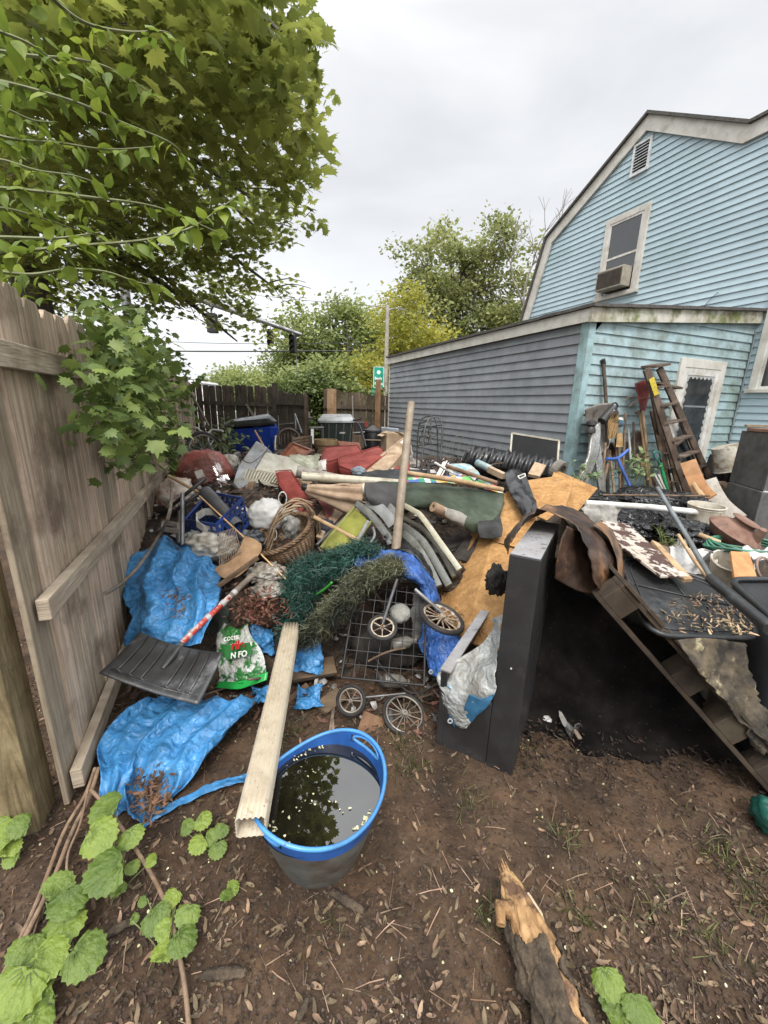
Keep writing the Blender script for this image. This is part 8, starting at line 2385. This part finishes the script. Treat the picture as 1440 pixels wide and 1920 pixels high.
# heart leaved plants (garlic mustard)
def mustard_leaf():
    vs, fs = [(0, .12, -.0)], []
    K = 34
    for i in range(K):
        a = -math.pi / 2 + 2 * math.pi * i / K
        n_ = min(i, K - i) / (K / 2)
        r_ = .5 * (.30 + .80 * smooth01(n_, 0, .30)) * (1.04 if i % 2 else .93)
        if n_ > .85: r_ *= 1.06
        X, Y_ = r_ * math.cos(a) * 1.05, .5 + r_ * math.sin(a) * .95
        vs.append((X * .55, .12 + (Y_ - .12) * .55, .035 + .015 * (i % 3)))
        vs.append((X, Y_, -.05 + .016 * math.cos(i * 1.9)))
    for i in range(K):
        a, b = 1 + 2 * i, 1 + 2 * ((i + 1) % K)
        fs.append((0, a, b)); fs.append((a, a + 1, b + 1, b))
    return vs, fs
ML = mustard_leaf()
VEIN = ([], [])
for a_ in (90, 55, 125, 18, 162, -25, 205):
    ex, ey = .47 * math.cos(rad(a_)), .5 + .43 * math.sin(rad(a_))
    k_ = len(VEIN[0]); dx, dy = ex, ey - .12; l_ = math.hypot(dx, dy); px_, py_ = -dy / l_ * .012, dx / l_ * .012
    for f_, z_ in ((0, .008), (.55, .052), (1, -.015)):
        VEIN[0].extend([(dx * f_ - px_ * (1.2 - f_), .12 + dy * f_ - py_ * (1.2 - f_), z_), (dx * f_ + px_ * (1.2 - f_), .12 + dy * f_ + py_ * (1.2 - f_), z_)])
    VEIN[1].extend([(k_, k_ + 1, k_ + 3, k_ + 2), (k_ + 2, k_ + 3, k_ + 5, k_ + 4)])
m_vein = leafmat('leaf_vein', (.06, .10, .02), (.08, .13, .03), tr=.2)
m_must = mat('heart_leaf', (.10, .165, .022), (.18, .26, .04), rough=.45, scale=10, trans=.25, rnd=.34, bump=.8, bscale=70)
def mustard(label, leaves, base, size=None):
    b = gz(*base, .0)
    b.z = ground(b.x, b.y)
    t_ = thing('heart_leaved_plant', b, label, 'plant')
    P, Rm, S_ = [], [], []
    st = MB()
    for (u, v, s_, h_) in leaves:
        p = gz(u, v, h_)
        toc = (CAM - p).normalized()
        nrm = (up * .75 + toc * .6 + V((U(-.3, .3), U(-.3, .3), 0))).normalized()
        y = V((U(-1, 1), U(-1.2, .4), 0)); y = (y - nrm * y.dot(nrm)).normalized(); x_ = y.cross(nrm)
        L_ = s_ / FPX * (p - CAM).length * .47
        Rm.append(np.array([list(x_), list(y), list(nrm)]).T); S_.append(L_)
        P.append(tuple(p - y * L_ * .5))
        a = p - y * L_ * .42 - nrm * .003
        st.tube(spline([b + V((U(-.01, .01), U(-.01, .01), 0)), b.lerp(a, .5) + up * .01, a], 4), .0018, 5)
    st.build('stalk', m_twig, t_, smooth=60)
    f = scatter('leaf', *ML, P, np.array(Rm), S_, m_must, t_, smooth=True)
    scatter('leaf_veins', *VEIN, P, np.array(Rm), S_, m_vein, f)
    return t_
mustard('cluster of large pale green scalloped leaves beside the blue tarp at the fence foot', [(198, 1518, 80, .14), (185, 1568, 84, .16), (245, 1568, 60, .12), (200, 1632, 100, .13), (284, 1612, 34, .06), (248, 1625, 34, .05), (222, 1668, 34, .04)], (210, 1690))
mustard('middle left cluster of pale green scalloped leaves over the dead vine stems', [(128, 1688, 78, .11), (108, 1665, 66, .09), (120, 1735, 80, .07), (50, 1780, 66, .08), (85, 1800, 82, .09), (158, 1790, 84, .08), (78, 1822, 66, .06)], (125, 1800))
mustard('lowest left cluster of big pale green scalloped leaves cut by the picture edge', [(30, 1858, 96, .10), (72, 1895, 80, .05), (66, 1925, 60, .07), (25, 1915, 70, .05)], (45, 1930))
mustard('cluster of small folded green leaves right of the long twig at lower left', [(292, 1722, 62, .06), (325, 1680, 40, .05), (352, 1715, 56, .07), (342, 1762, 66, .06), (305, 1786, 50, .04), (252, 1722, 22, .03), (318, 1690, 34, .05), (268, 1690, 24, .03), (308, 1742, 44, .05)], (315, 1800))
mustard('green leaves at the left edge in the shade behind the fence post', [(18, 1560, 66, .10), (38, 1548, 50, .12), (15, 1590, 50, .06), (22, 1610, 36, .04), (5, 1545, 40, .1)], (20, 1600))
mustard('small pale green plant between the blue tarp strip and the downspout mouth', [(380, 1538, 48, .07), (350, 1550, 40, .06), (415, 1556, 40, .05), (372, 1582, 50, .04), (408, 1592, 46, .035), (395, 1570, 40, .04)], (385, 1595))
mustard('bright green leaves poking in at the bottom edge right of the broken log', [(1140, 1840, 64, .08), (1160, 1880, 76, .06), (1198, 1892, 64, .08), (1210, 1925, 80, .06), (1165, 1925, 60, .05)], (1180, 1940))
mustard('tiny round green leaf beside the middle of the broken log', [(1078, 1858, 24, .04)], (1070, 1868))
mustard('small dull green leaf between the twig and the foot of the tub', [(436, 1665, 34, .02), (424, 1680, 30, .03)], (432, 1680))
# dead vine stems by the fence foot, long twig
m_stem = mat('dead_stem', (.16, .10, .06), (.25, .17, .11), rough=.8, scale=14, c3=(.09, .06, .04), s3=12)
for i, (L_, lab) in enumerate((([(178, 1440, .09), (160, 1490, .06), (120, 1560, .04), (70, 1690, .03), (0, 1840, .02), (-60, 1960, .01)], 'leftmost dead vine stem running from the fence foot to the lower left'),
                               ([(185, 1440, .09), (165, 1500, .07), (135, 1560, .05), (95, 1660, .04), (30, 1790, .03), (-20, 1880, .02)], 'thicker dead vine stem lying against the leftmost one'),
                               ([(165, 1480, .10), (150, 1545, .07), (128, 1600, .05), (125, 1650, .03)], 'short dead stem dropping from the vine bundle'),
                               ([(170, 1480, .12), (205, 1520, .09), (260, 1600, .06), (300, 1670, .04), (325, 1740, .03), (345, 1840, .02), (358, 1960, .01)], 'long bare twig bending from the fence foot to the bottom edge'),
                               ([(110, 1640, .03), (80, 1700, .03), (60, 1760, .02)], 'small dead twig beside the vine stems'),
                               ([(225, 1740, .02), (160, 1770, .015), (148, 1782, .01)], 'brown twig under the middle leaf cluster'))):
    one(MB().tube(spline([gz(u, v, z_) for u, v, z_ in L_], 6), [.0068, .0075, .004, .0062, .003, .003][i], 7), 'dead_stem', m_stem, lab, 'stem', smooth=60)
# bark chunks
def chunk(u, v, w_, h_, ang, label, m=m_lbark):
    p = gz(u, v, .012)
    P = []
    ca, sa = math.cos(rad(ang)), math.sin(rad(ang))
    for j in range(7):
        row = []
        for i in range(15):
            s_, t_ = i / 14 - .5, j / 6 - .5
            X, Y_ = s_ * w_, t_ * h_ * (1 - .6 * abs(s_) * 2 * .6 + .3 * noise.noise(V((s_ * 5, u, t_))))
            z = .014 * (1 - (2 * t_) ** 2) * (1 - (2 * s_) ** 4) + .004 * noise.noise(V((s_ * 14, t_ * 9, v)))
            row.append(p + V((X * ca - Y_ * sa, X * sa + Y_ * ca, z)))
        P.append(row)
    return one(MB().grid(P), 'bark_chunk', m, label, 'bark', smooth=50, solid=.003)
chunk(650, 1690, .12, .03, -25, 'dark bark strip on the soil just below the tub')
chunk(708, 1405, .06, .03, 10, 'reddish bark flake behind the upper handle of the tub')
chunk(420, 1825, .12, .03, 5, 'flat grey bark piece at the lower left below the twig')
chunk(225, 1740, .07, .025, 30, 'small bark piece under the leaf clusters at left')
chunk(715, 1625, .035, .015, -30, 'small bark chip right of the tub foot')
chunk(570, 1890, .05, .02, 60, 'bark splinter at the bottom centre')
chunk(790, 1300, .07, .03, 80, 'dark bark chunk left of the desk foot')

# litter over the soil: samaras, chips, petals, grit; each kind one uncountable mass
def soil_pts(n_, dens):
    out_ = []
    while len(out_) < n_:
        u, v = U(-60, 1500), U(1200, 1990) if R() < .85 else U(1150, 1400)
        if R() > dens(u, v): continue
        p = gz(u, v, 0)
        if p.y < .45: continue
        if (p - TB).xy.length < .15: continue
        p.z = gh(p.x, p.y) + .004
        out_.append(p)
    return out_
def dn_(u, v): # thicker on the right foreground and along the heap edge
    d_ = .35 + .5 * smooth01(u, 900, 1300) * smooth01(v, 1500, 1700) + .35 * noise.noise(V((u * .006, v * .008, 3)))
    if v < 1420: d_ += .35
    if u < 460: d_ += .15
    return max(.04, d_)
def lay(name, label, n_, lo_, hi_, m, shape, nb=2.2, dens=dn_, kind_cat='leaf litter', lift=0.0):
    pts = soil_pts(n_, dens)
    return debris(name, label, [p + up * lift for p in pts], lo_, hi_, m, nb, shape, kind_cat)
CURL = ([(0, 0, 0), (.13, .1, .05), (.20, .35, .09), (.17, .65, .07), (.06, .95, .12), (-.05, 1, .16), (-.12, .7, .02), (-.15, .35, .10), (-.08, .1, .02), (0, .3, -.02), (.02, .65, -.02)],
        [(0, 1, 2, 9), (9, 2, 3, 10), (10, 3, 4, 5), (0, 9, 7, 8), (9, 10, 6, 7), (10, 5, 6)])
TW = ([(-.02, 0, 0), (.02, 0, 0), (.015, .5, .03), (.03, 1, .0), (.0, 1, .02), (-.01, .5, .05)], [(0, 1, 2, 5), (5, 2, 3, 4)])
PET = ([(0, 0, 0), (.35, .2, .1), (.3, .6, .2), (0, .9, .1), (-.3, .6, .25), (-.3, .2, .1)], [(0, 1, 2, 3, 4, 5)])
GRIT = ([(0, 0, 0), (.5, .1, .1), (.6, .5, .3), (.3, .9, .15), (-.2, .7, .3), (-.3, .2, .2), (.15, .45, .6)], [(0, 1, 6), (1, 2, 6), (2, 3, 6), (3, 4, 6), (4, 5, 6), (5, 0, 6)])
lay('fallen_samaras', 'brown winged maple seeds and curled dead leaves scattered over the soil', 2700, .014, .040, mat('samara', (.080, .058, .032), (.24, .18, .10), rough=.75, rnd=.5, scale=20), CURL, 1.6)
lay('leaf_fragments', 'dark brown leaf fragments trodden into the soil', 7000, .008, .028, mat('dark_fragment', (.03, .019, .012), (.10, .066, .040), rough=.9, rnd=.5, scale=20), CURL, .9)
lay('twig_litter', 'thin dry twigs and grass stalks strewn on the soil', 1000, .03, .09, mat('dry_stalk', (.15, .10, .06), (.30, .22, .14), rough=.8, rnd=.4, scale=20), TW, 2.5)
lay('pale_petals', 'tiny pale petals dotted over the soil', 420, .006, .013, m_petal, PET, 1.5)
lay('soil_grit', 'small pebbles and crumbs of soil', 11000, .003, .012, mat('grit', (.025, .017, .011), (.10, .075, .052), rough=.9, rnd=.5, scale=30), GRIT, .4, lambda u, v: .7)
heap_pts = []
while len(heap_pts) < 8500:
    x_, y_ = U(-3.2, 2.4), U(1.55, 5.5)
    if x_ > 1.0 and y_ < 2.4: continue
    z = max(heap(x_, y_), ground(x_, y_))
    p = V((x_, y_, z + .012))
    f_ = F0 + FD * (y_ - F0.y) / FD.y
    if x_ < f_.x + .03: continue
    heap_pts.append(p)
debris('heap_leaves', 'reddish brown dead leaves filling the gaps between the dumped things', heap_pts[:6500], .02, .055, mat('heap_leaf', (.045, .024, .014), (.15, .080, .045), rough=.85, rnd=.5, scale=15), 1.0, CURL)
debris('heap_scraps', 'small pale scraps of paper and plastic scattered through the heap', heap_pts[6500:7300], .02, .06, mat('scrap', (.10, .10, .10), (.45, .44, .42), rough=.5, rnd=.5, scale=2, lo=.4, hi=.6), 1.0, GRIT, 'scraps')
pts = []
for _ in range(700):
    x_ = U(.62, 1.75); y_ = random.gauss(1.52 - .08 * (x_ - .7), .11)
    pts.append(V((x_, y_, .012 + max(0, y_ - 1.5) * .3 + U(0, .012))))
debris('hollow_blend_leaves', 'dark leaf crumbs added to blend the shade sheet into the soil at the hollow', pts, .01, .035, mat('shade_leaf', (.014, .009, .006), (.05, .032, .02), rough=.9, rnd=.5, scale=20), 1.0, CURL)  # leaves added and coloured dark to blend the shade sheet into the soil
BAR = ([(-.04, 0, 0), (.04, 0, 0), (.04, 1, 0), (-.04, 1, 0), (-.04, 0, .05), (.04, 0, .05), (.04, 1, .05), (-.04, 1, .05)], [(0, 3, 2, 1), (4, 5, 6, 7), (0, 1, 5, 4), (1, 2, 6, 5), (2, 3, 7, 6), (3, 0, 4, 7)])
hp = [p + up * U(0, .05) for p in random.sample(heap_pts, 1500)]
debris('broken_sticks', 'tangle of broken sticks and laths lying all through the heap', hp[:330], .08, .26, mat('stick_mix', (.05, .035, .024), (.26, .20, .14), rough=.8, rnd=.5, scale=2.5, lo=.4, hi=.6), 1.6, BAR, 'sticks')
debris('dark_shreds', 'torn dark plastic and cloth shreds lying between the dumped things', hp[330:1000], .05, .13, mat('dark_shred', (.010, .010, .010), (.045, .04, .036), rough=.5, rnd=.5, scale=4), 1.2, CURL, 'shreds')
debris('pale_shreds', 'torn pale plastic and paper shreds lying between the dumped things', hp[1000:1230], .03, .09, mat('pale_shred', (.16, .17, .18), (.42, .40, .36), rough=.5, rnd=.4, scale=4), 1.2, CURL, 'shreds')
# red brown leaves by the clear bags
pts = [at(random.gauss(490, 26), random.gauss(1140, 16), 2.02 + U(-.04, .04)) for _ in range(420)]
debris('rust_leaves', 'drift of rust coloured leaves under the clear rubbish bags', pts, .02, .045, mat('rust_leaf', (.10, .040, .022), (.20, .10, .055), rough=.8, rnd=.4, scale=15), 1.0, CURL)
# grass tufts
BL = ([(-.03, 0, 0), (.03, 0, 0), (.022, .5, .05), (0, 1, .22), (-.022, .5, .05)], [(0, 1, 2, 3, 4)])
m_grass = leafmat('thin_grass', (.07, .10, .03), (.19, .20, .08), tr=.25, rnd=.4)
gp2 = []
for (u, v, n_, sr) in ((770, 1440, 70, .05), (880, 1505, 50, .05), (1060, 1570, 50, .035), (920, 1720, 60, .03), (1090, 1715, 40, .025), (1350, 1600, 90, .06), (1400, 1650, 60, .06), (1220, 1700, 40, .05), (1340, 1770, 40, .03), (545, 1375, 50, .05), (1430, 1700, 40, .03), (750, 1400, 40, .04), (620, 1745, 20, .02), (980, 1420, 40, .05)):
    for _ in range(n_):
        c = gz(u, v, 0); p = c + V((random.gauss(0, sr), random.gauss(0, sr), 0)); p.z = gh(p.x, p.y); gp2.append(p)
y = np.stack([rng.normal(size=len(gp2)) * .6, rng.normal(size=len(gp2)) * .6, np.abs(rng.normal(size=len(gp2))) * .5 + .35], 1); y /= np.linalg.norm(y, axis=1)[:, None]
z = np.cross(y, rng.normal(size=(len(gp2), 3))); z /= np.linalg.norm(z, axis=1)[:, None]
tag(scatter('grass', *BL, [tuple(p) for p in gp2], np.stack([np.cross(y, z), y, z], 2), rng.uniform(.02, .065, len(gp2)), m_grass), 'sparse thin grass tufts on the trampled soil', 'grass', kind='stuff')
